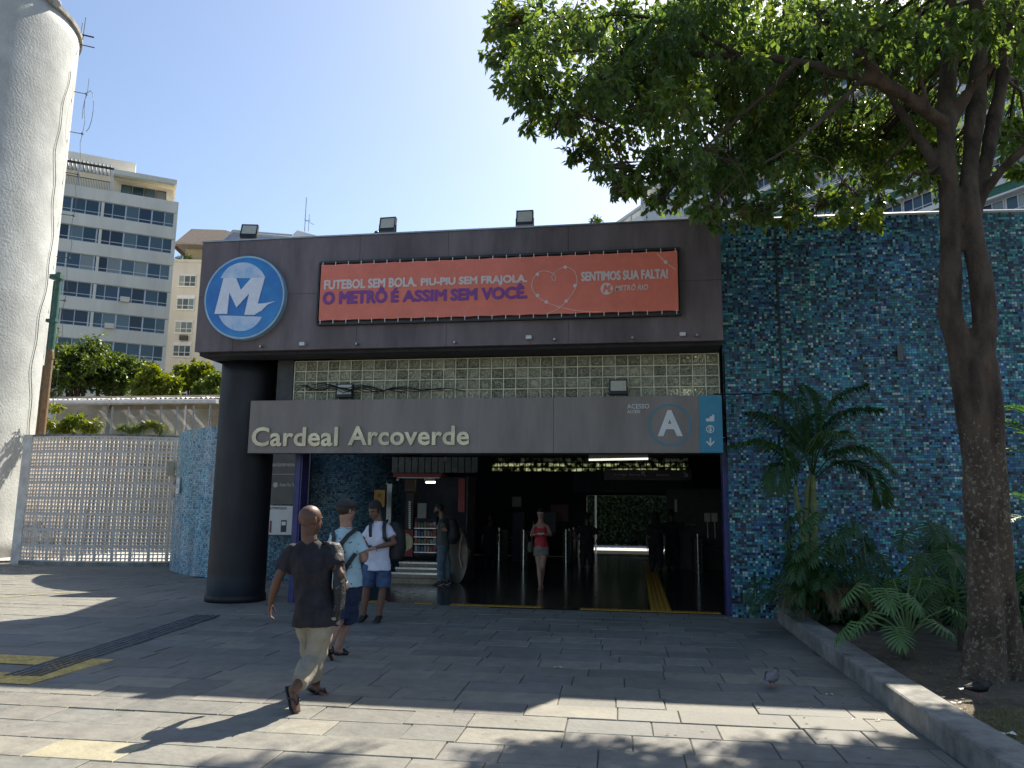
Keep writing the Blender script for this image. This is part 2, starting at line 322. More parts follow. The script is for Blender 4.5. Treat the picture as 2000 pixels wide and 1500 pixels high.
for i, (d, cx, cy, w) in enumerate(slabs):
    if i < 299:
        if (w,) not in cache or random.random() < .08: cache[(w,)] = MB().bbox(-w/2+.004,-RH/2+.004,-.03,w/2-.004,RH/2-.004,0,.005).mesh('paving_slab', slate)
        me = cache[(w,)]
        q = G(195,1462)
        be = abs(cx-q.x) < w/2 and abs(cy-q.y) < RH/2
        if be:
            me = me.copy(); me.materials.clear(); me.materials.append(slate_beige)
        Mx = Matrix.Translation((cx,cy,random.uniform(-.006,.003))) @ Matrix.Rotation(a_g+random.uniform(-.008,.008),4,'Z') @ Matrix.Rotation(random.uniform(-.006,.006),4,'X') @ Matrix.Rotation(random.uniform(-.002,.002),4,'Y')
        o = inst(me, 'paving_slab', pav, Mx)
        if be: o['label'] = 'beige paving slab among the grey ones'
    else:
        z = random.uniform(-.006,.003)
        rest.bbox(cx-w/2+.006, cy-RH/2+.006, -.03, cx+w/2-.006, cy+RH/2-.006, z, .005)
tag(rest.build('distant_paving_slabs', slate, pav), kind='stuff')
# low threshold floor and hall floor
hall = MB(); hall.add([(-5.6,13.5,.001),(4.6,13.5,.001),(4.6,33.2,.001),(-8.2,33.2,.001),(-8.2,18.2,.001)], [(0,1,2,3,4)])
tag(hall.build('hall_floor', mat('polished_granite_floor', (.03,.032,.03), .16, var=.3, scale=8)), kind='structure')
yd = MB(); yd.add([(-20,20.6,.004),(-8.6,20.6,.004),(-8.6,31.4,.004),(-24,31.4,.004)], [(0,1,2,3)])
tag(yd.build('rear_yard', mat('pale_concrete_yard', (.42,.41,.38), .9, var=.3, scale=2, bump=.2)), kind='structure')
street = MB(); street.add([(-14,33.3,.001),(12,33.3,.001),(12,38,.001),(-14,38,.001)], [(0,1,2,3)])
tag(street.build('rear_pavement', mat('pale_rear_paving', (.4,.4,.38), .8, bump=.2)), kind='structure')
# tactile strips
yel = mat('yellow_tactile_rubber', (.5,.27,.03), .6, var=.3, scale=14, bump=.2)
def tactile(name, x0, x1, y0, y1, label, m, ribs='x', n=None, gx=None):
    t = empty(name, ((x0+x1)/2, y0, 0)); tag(t, label, 'tactile paving', 'tactile paving strips')
    L = x1-x0; W_ = y1-y0
    if ribs == 'diag':
        k = max(1, round(L/.25)); w = L/k
        me = MB(); me.bbox(0.002,0,.0,w-.002,W_,.008,.002)
        for j in range(4):
            x = w*(j+.5)/4; me.bbox(x-.012,.015,.0075,x+.012,W_-.015,.014,.003)
        mm = me.mesh('tactile_tile', m)
        for j in range(k): inst(mm, 'tactile_tile', t, Vector((x0+j*w, y0, .002)))
    else:
        k = max(1, round(W_/.25)); w = W_/k
        me = MB(); me.bbox(0,.002,.0,L,w-.002,.008,.002)
        for j in range(4):
            x = L*(j+.5)/4; me.bbox(x-.018,.01,.0075,x+.018,w-.01,.014,.003)
        mm = me.mesh('tactile_tile', m)
        for j in range(k): inst(mm, 'tactile_tile', t, Vector((x0, y0+j*w, .002)))
    return t
a, b = G(875,1184), G(1058,1187); tactile('tactile_strip', a.x, b.x, 13.52, 13.72, 'yellow ribbed tactile strip across the left half of the hall threshold', yel, 'diag')
a, b = G(1133,1190), G(1407,1197); tactile('tactile_strip', a.x, b.x, 13.45, 13.65, 'long yellow ribbed tactile strip in front of the right turnstiles', yel, 'diag')
a, b = G(805,1180), G(845,1180); tactile('tactile_strip', a.x, b.x, 13.6, 13.82, 'short yellow tactile piece left of the threshold strips', yel, 'diag')
a, b = G(712,1178), G(748,1178); tactile('tactile_strip', a.x, b.x, 13.6, 13.82, 'short yellow tactile piece by the feet of the young men', yel, 'diag')
a = G(1290,1188); tactile('tactile_path', a.x-.17, a.x+.17, 13.68, 26.7, 'yellow ribbed tactile path leading into the dark hall', yel, 'y')
# grey guiding path on the plaza, its ribs seen as fine dark lines
t = empty('guiding_path', G(250,1250)); tag(t, 'dark grey ribbed guiding path crossing the shaded plaza towards the round pillar', 'tactile paving')
A, B = G(40,1322), G(425,1196); dv = (B-A); Ln = dv.length; dv.normalize(); nv = Vector((-dv.y, dv.x, 0))
gm = mat('grey_tactile_concrete', (.13,.135,.14), .7, var=.3, bump=.3)
k = int(Ln/.4); me = MB()
me.bbox(0,-.2,0,.396,.2,.006,.002)
for j in range(5): me.bbox(.01,-.17+j*.08-.014,.0055,.386,-.17+j*.08+.014,.016,.004)
mm = me.mesh('guiding_tile', gm)
for j in range(k):
    p = A + dv*(j*.4); inst(mm, 'guiding_tile', t, Matrix.Translation((p.x,p.y,.003)) @ Matrix.Rotation(math.atan2(dv.y,dv.x),4,'Z'))
t = empty('warning_tiles', G(20,1303)); tag(t, 'faded yellow square of tactile warning tiles at the left edge of the plaza', 'tactile paving')
c = G(8,1305); mm = MB(); mm.bbox(-.2,-.2,0,.2,.2,.007,.003)
for i in range(5):
    for j in range(5): mm.tube([(-.16+i*.08,-.16+j*.08,.006),(-.16+i*.08,-.16+j*.08,.012)], [.014,.009], 6)
fy = mat('faded_yellow_concrete', (.6,.43,.13), .8, var=.35, scale=9, bump=.2); mm = mm.mesh('warning_tile', fy)
for i in range(-2,2):
    for j in range(-1,2):
        if (i,j) in ((0,0),(-1,0)): continue
        inst(mm, 'warning_tile', t, Matrix.Translation((c.x+.2+i*.405, c.y+j*.405, .002)))
# thin yellow line
l = MB(); pts = [G(-40,1170), G(120,1158), G(260,1146), G(395,1133)]
for p, q in zip(pts[:-1], pts[1:]):
    l.add([(p.x,p.y-.06,.006),(q.x,q.y-.06,.006),(q.x,q.y+.06,.006),(p.x,p.y+.06,.006)], [(0,1,2,3)])
tag(l.build('painted_line', mat('worn_yellow_paint', (.5,.4,.16), .8, var=.5, scale=6)), kind='structure')
# planter: soil bed and kerb
soil = MB(); nx, ny = 60, 80; vs = []; fs = []
for j in range(ny+1):
    for i in range(nx+1):
        x = 2.35 + (i/nx)**1.3*14; y = 2 + 11.4*j/ny
        vs.append((x, y, .11 + .05*noise.noise(Vector((x*.9,y*.9,0))) + .012*noise.noise(Vector((x*6,y*6,2)))))
for j in range(ny):
    for i in range(nx): a_ = j*(nx+1)+i; fs.append((a_,a_+1,a_+nx+2,a_+nx+1))
soil.add(vs, fs); tag(soil.build('soil_bed', M['soil'], smooth=True), kind='structure')
kerb = empty('planter_kerb', (2.2,8,0), 'low grey concrete kerb bordering the planted bed at the right', 'kerb')
y = 12.75; first = True
while y > 2.5:
    L_ = random.uniform(.95,1.25); xa = 2.12 + max(0,5.6-y)*.25; xb = 2.12 + max(0,5.6-(y-L_))*.25
    s = MB(); h = .19+random.uniform(-.006,.006)
    dx0, dx1 = xa, xb; g = .004
    vs = [(dx1,y-L_+g,-.02),(dx1+.3,y-L_+g,-.02),(dx0+.3,y-g,-.02),(dx0,y-g,-.02)]
    b = .012
    vs += [(v[0],v[1],h-b) for v in vs] + [(dx1+b,y-L_+g+b,h),(dx1+.3-b,y-L_+g+b,h),(dx0+.3-b,y-g-b,h),(dx0+b,y-g-b,h)]
    s.add(vs, [(0,3,2,1),(8,9,10,11)] + [(k,(k+1)%4,4+(k+1)%4,4+k) for k in range(4)] + [(4+k,4+(k+1)%4,8+(k+1)%4,8+k) for k in range(4)])
    s.build('kerb_stone', M['concrete'], kerb); y -= L_
# ---------------------------------------------------------------- station building
YF = 12.3; YS = 12.78; YT = 13.62
st = empty('metro_station', (-1.8,13.6,0), 'dark brown metro station entrance with a wide overhanging fascia above a glass block band', 'station')
xl, xr = W(388,580,YF).x, W(1410,560,YF).x; zt = W(900,451,YF).z; zb = W(900,676,YF).z
print('fascia', xl, xr, zb, zt)
cuts = [xl, W(457,640,YF).x, W(700,560,YF).x, W(876,470,YF).x, W(1110,560,YF).x, xr]
zm = W(700,570,YF).z
core = MB(); core.box(xl+.02, YF+.03, zb+.01, xr-.01, YF+.95, zt-.03); core.build('fascia_beam', M['fascia'], st)
for i in range(5):
    x0, x1 = cuts[i], cuts[i+1]
    for z0, z1 in ((zb, zm), (zm, zt)):
        p = MB(); g = .0025; p.slab_y([(x0+g,z0+g),(x1-g,z0+g),(x1-g,z1-g),(x0+g,z1-g)], YF, YF+.03); p.build('fascia_panel', M['fascia'], st)
cp = MB(); cp.box(xl-.01, YF-.02, zt, xr+.01, YF+1.0, zt+.025); cp.build('coping', M['grey_metal'], st)
so_ = MB(); so_.box(xl+.03, YF+.12, zb-.05, xr-.02, YF+.9, zb+.009); so_.build('soffit', M['soffit'], st)
# pillar
pc = (-7.06, 13.34); pz = zb-.05
pl = MB(); n = 40; secs = []
for z in [0,.06,.12,.121,.5,1,1.5,2,2.5,3,3.5,4,pz]:
    r = .5 if z > .12 else .52
    secs.append(((pc[0],pc[1],z), Vector((r,0,0)), Vector((0,r,0))))
pl.loft(secs, n); pl.build('pillar', M['pillar'], st, smooth=False)
for p_ in st.children:
    if p_.name.startswith('pillar'):
        p_.data.polygons.foreach_set('use_smooth', [True]*len(p_.data.polygons))
cb = MB(); cb.box(-7.5,12.9,pz,-5.3,13.9,zb+.3); cb.build('cross_beam', M['soffit'], st)
# roof of the hall, walls
RL = [(-5.25,13.28),(3.2,13.28),(9.0,13.9),(9.0,32.6),(-8.0,32.6),(-8.0,23),(-6.9,18.4)]
rf = MB(); rf.prism(RL, zt-.35, zt-.12); rf.build('roof', M['concrete'], st)
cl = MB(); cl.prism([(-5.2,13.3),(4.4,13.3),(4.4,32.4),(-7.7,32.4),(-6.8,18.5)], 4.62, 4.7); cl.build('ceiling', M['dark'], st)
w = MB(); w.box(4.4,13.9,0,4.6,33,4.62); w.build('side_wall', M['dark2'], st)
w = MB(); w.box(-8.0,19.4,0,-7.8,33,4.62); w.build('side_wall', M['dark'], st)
# upper glass block window
gz0, gz1 = W(900,776,12.98).z-.05, zb-.075
gx0, gx1 = W(576,730,12.98).x, W(1404,730,12.98).x
gw = empty('glass_block_window', (gx0,12.98,gz0)); adopt(gw, st)
NC, NR = 35, 4; cw = (gx1-gx0)/NC; ch = (gz1-gz0)/NR
gl = bpy.data.materials.new('glass_block_glass'); gl.use_nodes = True
_n = gl.node_tree.nodes; _p = _n['Principled BSDF']; _p.inputs['Base Color'].default_value = (.62,.66,.56,1); _p.inputs['Roughness'].default_value = .09
_p.inputs['Transmission Weight'].default_value = .4; _p.inputs['IOR'].default_value = 1.45
_b = _n.new('ShaderNodeBump'); _b.inputs['Strength'].default_value = 1.0; _b.inputs['Distance'].default_value = .03
_g = _n.new('ShaderNodeNewGeometry'); _z = _n.new('ShaderNodeTexNoise'); _z.inputs['Scale'].default_value = 14; _z.inputs['Distortion'].default_value = 2.5
gl.node_tree.links.new(_g.outputs['Position'], _z.inputs['Vector']); gl.node_tree.links.new(_z.outputs[0], _b.inputs['Height']); gl.node_tree.links.new(_b.outputs[0], _p.inputs['Normal'])
_oi = _n.new('ShaderNodeObjectInfo'); _r = _n.new('ShaderNodeMix'); _r.data_type = 'RGBA'; _r.inputs['A'].default_value = (.85,.82,.6,1); _r.inputs['B'].default_value = (.16,.17,.1,1)  # pale and dark tints paint glints and brownish reflections into the glass
_m1 = _n.new('ShaderNodeMapRange'); _m1.inputs['From Min'].default_value = .38; _m1.inputs['From Max'].default_value = .62; gl.node_tree.links.new(_z.outputs[0], _m1.inputs[0])
_m2 = _n.new('ShaderNodeMath'); _m2.operation = 'MULTIPLY_ADD'; _m2.inputs[1].default_value = .45; gl.node_tree.links.new(_oi.outputs['Random'], _m2.inputs[0])
_m3 = _n.new('ShaderNodeMath'); _m3.operation = 'MULTIPLY'; _m3.inputs[1].default_value = .6; gl.node_tree.links.new(_m1.outputs[0], _m3.inputs[0]); gl.node_tree.links.new(_m3.outputs[0], _m2.inputs[2]); gl.node_tree.links.new(_m2.outputs[0], _r.inputs['Factor']); gl.node_tree.links.new(_r.outputs['Result'], _p.inputs['Base Color'])
g = MB(); e = .008; a_, b_ = cw/2-e, ch/2-e
ring = [(a_,b_,0),(a_*.86,b_*.86,-.02),(a_*.62,b_*.62,-.006)]
vs = []
for (x,z,y) in ring: vs += [(-x,y,-z),(x,y,-z),(x,y,z),(-x,y,z)]
vs += [(-a_,.08,-b_),(a_,.08,-b_),(a_,.08,b_),(-a_,.08,b_)]
fs = [(8,9,10,11)]
for k in (0,1):
    fs += [(4*k+i, 4*k+(i+1)%4, 4*(k+1)+(i+1)%4, 4*(k+1)+i) for i in range(4)]
fs += [(i, 12+i, 12+(i+1)%4, (i+1)%4) for i in range(4)] + [(15,14,13,12)]
g.add(vs, fs); gme = g.mesh('glass_block', gl)
for r in range(NR):
    for c in range(NC):
        inst(gme, 'glass_block', gw, Matrix.Translation((gx0+(c+.5)*cw, 12.98, gz0+(r+.5)*ch)))
mg = MB()
for c in range(NC+1): mg.box(gx0+c*cw-e, 12.965, gz0, gx0+c*cw+e, 13.05, gz1)
for r in range(NR+1): mg.box(gx0, 12.968, gz0+r*ch-e, gx1, 13.047, gz0+r*ch+e)
mg.build('mortar_grid', mat('cream_mortar', (.8,.75,.55), .8, var=.25, scale=10), gw)
w = MB(); w.box(gx0-.32,12.95,gz0-.2,gx0-.02,13.3,zb-.02); w.build('wall', M['dark2'], st)
w = MB(); w.box(gx1+.02,12.95,gz0-.2,xr+.0,13.3,zb-.02); w.build('wall', M['dark2'], st)
lin = MB(); lin.box(xl+.9+1.0,13.0,W(900,884,YS).z+.02, xr, 13.55, gz0-.02); lin.build('lintel', M['soffit'], st)
# indigo door jambs
zj = W(900,884,13.6).z+.15
for (px, lab) in ((590,'left'),(1419,'right')):
    c = G(px, 1203 if px > 1000 else 1190); xj = W(px,1000,13.55).x
    j = MB(); j.box(xj-.07,13.3,0,xj+.07,13.6,zj); j.box(xj-.04,13.28,0,xj+.04,13.3,zj); j.build('door_jamb', M['indigo'], st)
# name board
nb = empty('name_board', (-2,YS,2.6), 'long brown board with the raised station name and access letter above the entrance', 'sign')
bx0, bx1 = W(487,830,YS).x, W(1411,830,YS).x; bz0, bz1 = W(950,884.5,YS).z, W(950,777.5,YS).z
bxm = W(1366,830,YS).x; bmid = W(1081,830,YS).x
for x0, x1 in ((bx0,bmid-.003),(bmid+.003,bxm)):
    b = MB(); b.box(x0,YS,bz0,x1,YS+.24,bz1); b.build('board_panel', M['board'], nb)
bl = mat('light_blue_panel', (.035,.25,.38), .45, var=.06); b = MB(); b.box(bxm+.002,YS-.004,bz0,bx1,YS+.24,bz1); b.build('blue_panel', bl, nb)
gold = mat('gold_lettering', (.62,.53,.36), .3, metal=.35, var=.2, scale=3); wt = mat('white_lettering', (.75,.73,.7), .5, var=.04)
YB = YS-.002
def tx(parent, name, s, pl_, pr_, pt, pb, Y, m, **k):
    a = W(pl_[0] if hasattr(pl_,'__len__') else pl_, (pt+pb)/2, Y); b = W(pr_, (pt+pb)/2, Y); c = W((a_px(pl_)+pr_)/2, pt, Y).z; d = W((a_px(pl_)+pr_)/2, pb, Y).z
    return text(parent, name, s, a.x, b.x, (c+d)/2, Y, abs(c-d), m, **k)
def a_px(p): return p[0] if hasattr(p,'__len__') else p
tx(nb, 'lettering', 'Cardeal', 493, 661, 834, 872, YB, gold, depth=.03, bold=.022, spacing=1.04)
tx(nb, 'lettering', 'Arcoverde', 681, 917, 832, 870, YB, gold, depth=.03, bold=.022, spacing=1.04)
tx(nb, 'lettering', 'ACESSO', 1225, 1268, 789, 798, YB, wt)
tx(nb, 'lettering', 'ACCESS', 1225, 1250, 801, 807, YB, wt, bold=.01)
tx(nb, 'letter', 'A', 1284, 1333, 801, 852, YB, wt, bold=.035, depth=.008)
def ringmesh(cx, cz, r0_, r1_, y0, y1, n=48):
    m = MB(); vs = []
    for k in range(n):
        t = 2*math.pi*k/n
        for r in (r0_, r1_):
            for y in (y0, y1): vs.append((cx+r*math.cos(t), y, cz+r*math.sin(t)))
    fs = []
    for k in range(n):
        a, b = 4*k, 4*((k+1)%n); fs += [(a,b,b+2,a+2),(a+1,a+3,b+3,b+1),(a,a+1,b+1,b),(a+2,b+2,b+3,a+3)]
    m.add(vs, fs); return m
c = W(1308,830,YB); rr = (W(1350,830,YB).x-W(1266,830,YB).x)/2
ringmesh(c.x, c.z, rr-.022, rr, YB-.006, YB).build('ring', bl, nb)
# pictograms on the blue panel: escalator blocks, coin, arrow
q = lambda px, py: (W(px,py,YB-.004).x, W(px,py,YB-.004).z)
def flat(pts, name, m, parent, Y, th=.004):
    P = [(W(x,y,Y).x, W(x,y,Y).z) for x,y in pts][::-1]
    o = MB(); o.slab_y(P, Y-th, Y); r = o.build(name, m, parent); fix_normals(r.data); return r
YP = YB-.005
flat([(1379,823),(1379,817),(1386,817),(1386,813),(1391,813),(1391,810),(1395,810),(1395,823)], 'pictogram', wt, nb, YP)
c = W(1387,838,YP); ringmesh(c.x,c.z,.05,.064,YP-.004,YP,24).build('pictogram', wt, nb)
tx(nb, 'letter', '$', 1383.5, 1390.5, 832, 844, YP, wt, bold=.02)
flat([(1386,855),(1389,855),(1389,866),(1394,861),(1396,863),(1387.5,872),(1379,863),(1381,861),(1386,866)], 'pictogram', wt, nb, YP)
# round metro sign
ms = empty('round_sign', W(476,660,YF), 'round blue sign with a white slanted letter at the left end of the fascia', 'sign')
c = W(476,580,YF-.14); R1 = .5*(W(554,580,YF-.14).x - W(398,580,YF-.14).x)
d = MB(); n = 64
def disc(m, cx, cz, r, y0, y1, n=64): m.slab_y([(cx+r*math.cos(2*math.pi*k/n), cz+r*math.sin(2*math.pi*k/n)) for k in range(n)], y0, y1)
disc(d, c.x, c.z, R1, YF-.13, YF-.004); d.build('sign_case', mat('pale_blue_rim', (.35,.55,.7), .35), ms)
d = MB(); disc(d, c.x, c.z, R1-.035, YF-.138, YF-.13)
bmn = mat('sign_blue', (.004,.11,.42), .2, col2=(.01,.26,.6), scale=1.6, coat=.3); d.build('sign_face', bmn, ms)
lil = mat('sign_white', (.8,.8,.86), .3, var=.05, coat=.3); YM = YF-.139
Z = lambda x, y: (350+x/3, 400+y/3)
import itertools
pale = mat('sign_pale_blue', (.35,.55,.78), .3, col2=(.68,.72,.85), scale=5)
dome = [(375+139*math.cos(R_(a)), 477-139*math.sin(R_(a))) for a in range(20,161,7)]
flat([Z(*p) for p in dome], 'sign_emblem', pale, ms, YM, .003)
dome = [(360+134*math.cos(R_(a)), 606-134*math.sin(R_(a))) for a in range(198,343,7)]
flat([Z(*p) for p in dome], 'sign_emblem', pale, ms, YM, .003)
flat([Z(*p) for p in [(208,640),(262,430),(335,430),(363,500),(425,428),(503,428),(462,580),(500,578),(567,565),(520,585),(485,620),(440,646),(383,645),(412,520),(337,603),(296,515),(283,640)]], 'sign_letter', lil, ms, YM, .012)
# banner
bn = empty('banner', W(975,625,YF), 'long orange advertising banner laced to a frame on the station fascia', 'banner')
YN = YF-.09
N0, N1, N2, N3 = (W(623,627,YN), W(1325,607,YN), W(1323,490,YN), W(627,516,YN))
nx0, nx1, nz0, nz1 = (N0.x+N3.x)/2, (N1.x+N2.x)/2, (N0.z+N1.z)/2, (N2.z+N3.z)/2
org = mat('orange_banner_vinyl', (.88,.22,.14), .5, var=.1, scale=1.2, bump=.05, bscale=5)
b = MB(); nn = 60; vs = []; fs = []
for i in range(nn+1):
    for k in range(7):
        x = nx0+(nx1-nx0)*i/nn; z = nz0+(nz1-nz0)*k/6; ed = .012*abs(math.sin(i*math.pi*28/nn*.5))*(k in (0,6))*(1 if k == 0 else -1)
        vs.append((x, YN, z+ed))
for i in range(nn):
    for k in range(6): a = i*7+k; fs.append((a,a+7,a+8,a+1))
b.add(vs, fs); b.build('banner_sheet', org, bn)
b = MB(); rr = .02
for z in (nz0-.05, nz1+.04): b.box(nx0-.04,YN+.01,z-.02,nx1+.04,YF-.002,z+.02)
for x in (nx0-.04, nx1+.04): b.box(x-.015,YN+.012,nz0-.05,x+.015,YF-.003,nz1+.04)
b.build('banner_frame', M['iron'], bn)
b = MB()
for i in range(27):
    x = nx0+.03+(nx1-nx0-.06)*i/26; b.box(x-.006,YN-.006,nz1-.03,x+.006,YN+.01,nz1+.04); b.box(x-.006,YN-.006,nz0-.05,x+.006,YN+.01,nz0+.02)
b.build('lacing', wt, bn)
pur = mat('purple_print', (.24,.06,.3), .5, var=.05); bw = mat('pale_print', (.8,.66,.62), .5, var=.05)
YX = YN-.004
tx(bn, 'lettering', 'FUTEBOL SEM BOLA.', 634, 813, 545, 562, YX, bw, fat=.055, depth=.006)
tx(bn, 'lettering', 'PIU-PIU SEM FRAJOLA.', 823, 1029, 540.5, 558.5, YX, bw, fat=.055, depth=.006)
for s_, a, b_, t_, u_ in (('O METRÔ', 632, 755, 563, 592), ('É ASSIM', 765, 871, 562, 588), ('SEM VOCÊ.', 881, 1029, 557, 584)):
    tx(bn, 'lettering', s_, a, b_, t_, u_, YX, pur, fat=.055, depth=.006)
tx(bn, 'lettering', 'SENTIMOS SUA FALTA!', 1136, 1304, 529, 546, YX, bw, fat=.055, depth=.006)
tx(bn, 'lettering', 'METRÔ RIO', 1201, 1266, 554, 567, YX, bw, bold=.02, shear=.25, depth=.002)
c = W(1185,564,YX); d = MB(); disc(d, c.x, c.z, .1, YX-.002, YX, 28); d.build('round_logo', bw, bn)
ZZ = lambda x, y: (1000+ (x-208)*.0+ x, y)
flat([(1177,571),(1181,556),(1184,556),(1186,562),(1190,556),(1194,556),(1191,567),(1196,565),(1192,571),(1187,571),(1188.5,563),(1185,568),(1183,563),(1181,571)], 'logo_letter', org, bn, YX-.003, .002)
def line(pts, name, r, m, parent, Y):
    P = [W(x,y,Y) for x,y in pts]; o = MB(); o.tube(P, r, 5); return o.build(name, m, parent)
Hh = [(1070,612),(1085,606),(1100,595),(1115,578),(1125,560),(1127,545),(1122,530),(1112,523),(1103,522),(1092,526),(1084,532),(1078,540),(1080,547),(1085,547),(1085,540),(1080,534),(1070,530),(1058,530),(1048,535),(1041,547),(1039,560),(1044,572),(1053,582),(1067,590),(1085,597),(1110,604),(1140,608),(1175,609)]
sp_ = []
for i in range(len(Hh)-1):
    p0, p1, p2, p3 = Hh[max(i-1,0)], Hh[i], Hh[i+1], Hh[min(i+2,len(Hh)-1)]
    for t in (0,.25,.5,.75):
        sp_.append(tuple(.5*((2*p1[k])+(-p0[k]+p2[k])*t+(2*p0[k]-5*p1[k]+4*p2[k]-p3[k])*t*t+(-p0[k]+3*p1[k]-3*p2[k]+p3[k])*t**3) for k in (0,1)))
line(sp_+[Hh[-1]], 'heart_line', .006, bw, bn, YX)
line([(1283,495),(1300,512),(1321,527)], 'printed_line', .006, bw, bn, YX)
for x, y in ((1050,536),(1104,522),(1123,558),(1106,588),(1067,590),(1050,577),(1300,512)):
    c = W(x,y,YX); d = MB(); disc(d, c.x, c.z, .03, YX-.004, YX, 14); d.build('printed_dot', bw, bn)
# floodlights
def floodlight(base, label, tilt, w=.27, h=.24, leg=.1, yaw=0, grp='floodlights of the station front'):
    t = empty('floodlight', base, label, 'floodlight', grp); t.rotation_euler = (0,0,yaw)
    M0 = Matrix.Translation(base) @ Matrix.Rotation(yaw,4,'Z') @ Matrix.Translation((0,0,leg+h/2)) @ Matrix.Rotation(tilt,4,'X')
    def put(mb, name, m):
        mb.v = [tuple(M0 @ Vector(v)) for v in mb.v]; return mb.build(name, m, t)
    a = MB(); a.box(-w/2,-.02,-h/2,w/2,.04,h/2)
    for k in range(7): a.box(-w/2+.03+k*(w-.06)/6-.004,.04,-h/2+.02,-w/2+.03+k*(w-.06)/6+.004,.07,h/2-.02)
    for s in ((-w/2,-h/2,w/2,-h/2+.055),(-w/2,h/2-.018,w/2,h/2),(-w/2,-h/2+.055,-w/2+.018,h/2-.018),(w/2-.018,-h/2+.055,w/2,h/2-.018)):
        a.box(s[0],-.034,s[1],s[2],-.0201,s[3])
    put(a, 'case', M['black'])
    a = MB(); a.box(-w/2+.02,-.026,-h/2+.057,w/2-.02,-.0205,h/2-.02); put(a, 'lens', M['lamp_glass'])
    a = MB(); 
    for s in (-1,1): a.obox(Vector(base)+Vector((s*(w/2+.008),0,(leg+h/2)/2)), Vector((.004,0,0)), Vector((0,.012,0)), Vector((0,0,(leg+h/2)/2)))
    a.box(base[0]-w/2-.012,base[1]-.012,base[2],base[0]+w/2+.012,base[1]+.012,base[2]+.006)
    a.build('bracket', M['iron'], t)
zc = zt+.025
for px, py, yaw, lab, ti in ((486,466,.2,'black floodlight on the roof edge above the round blue sign',-.35),(757,452,-.05,'black floodlight on the roof edge above the left part of the orange banner',-.2),(1025,440,0,'black floodlight on the roof edge above the heart on the banner',-.12)):
    p = W(px,py,YF+.1); floodlight((p.x, YF+.1, zc), lab, ti, w=.29, h=.27, leg=.05, yaw=yaw)
for px, lab in ((673,'black floodlight standing on the left part of the name board'),(1208,'black floodlight standing on the name board near the access letter')):
    p = W(px,768,YS+.12); floodlight((p.x, YS+.12, bz1), lab, -.12, w=.3, h=.25, leg=.05)
for i, (px, py, lab) in enumerate(((591,672,'leftmost of the small white lamps along the fascia bottom edge'),(1033,659,'small white lamp under the heart of the banner'),(1333,653,'small white lamp at the right end of the fascia bottom edge'))):
    p = W(px,py,YF-.05); b = MB(); b.bbox(p.x-.045,YF-.09,p.z-.03,p.x+.045,YF-.02,p.z+.03,.008); b.box(p.x-.01,YF-.02,p.z-.01,p.x+.01,YF,p.z+.01)
    tag(b.build('wall_lamp', M['white_plastic']), lab, 'lamp', 'small lamps along the fascia edge')
for px, py, lab in ((510,677,'tiny dark camera under the round blue sign'),(697,672,'tiny camera between the left white lamp and the banner lettering'),(888,669,'tiny camera on the fascia edge near the middle'),(1083,663,'tiny camera just right of the middle white lamp'),(1235,660,'tiny camera left of the right white lamp'),(1361,655,'tiny camera at the right end of the fascia edge')):
    p = W(px,py,YF-.06); b = MB(); b.tube([(p.x,YF-.1,p.z),(p.x,YF-.03,p.z+.005)], [.018,.024], 10); b.tube([(p.x,YF-.03,p.z),(p.x,YF,p.z+.02)], .008, 6)
    tag(b.build('security_camera', M['grey_metal']), lab, 'camera', 'small cameras along the fascia edge')
p = W(735,452,YF+.1); b = MB(); b.sph((p.x,YF+.12,zc+.05),.045); b.box(p.x-.02,YF+.1,zc,p.x+.02,YF+.14,zc+.03)
tag(b.build('dome_camera', M['black']), 'small black dome camera on the roof edge beside the middle floodlight', 'camera')
# cables by the board
b = MB(); rr = random.Random(3)
for s in range(5):
    pts = []; x0 = 575 + s*9
    for k in range(14):
        px = x0 + k*(55+s*9)/4; py = 768 - 16*abs(math.sin(k*.9+s))*(1-k/16) - s*1.2
        pts.append(W(px, py, YS+.02+.02*s))
    b.tube(pts, .008, 5)
tag(b.build('cable_bundle', M['black']), 'tangle of black cables on top of the name board at its left end', 'cables')
b = MB(); pts = [W(px, 770+rr.uniform(-2,2), YS-.05+.15) for px in range(1395,1530,12)]; b.tube(pts, .012, 5); b.tube([W(1525,770,YS+.1), W(1527,800,YS+.1)], .012, 5)
tag(b.build('wall_cable', M['black']), 'black cable running from the name board onto the blue mosaic wall', 'cable')
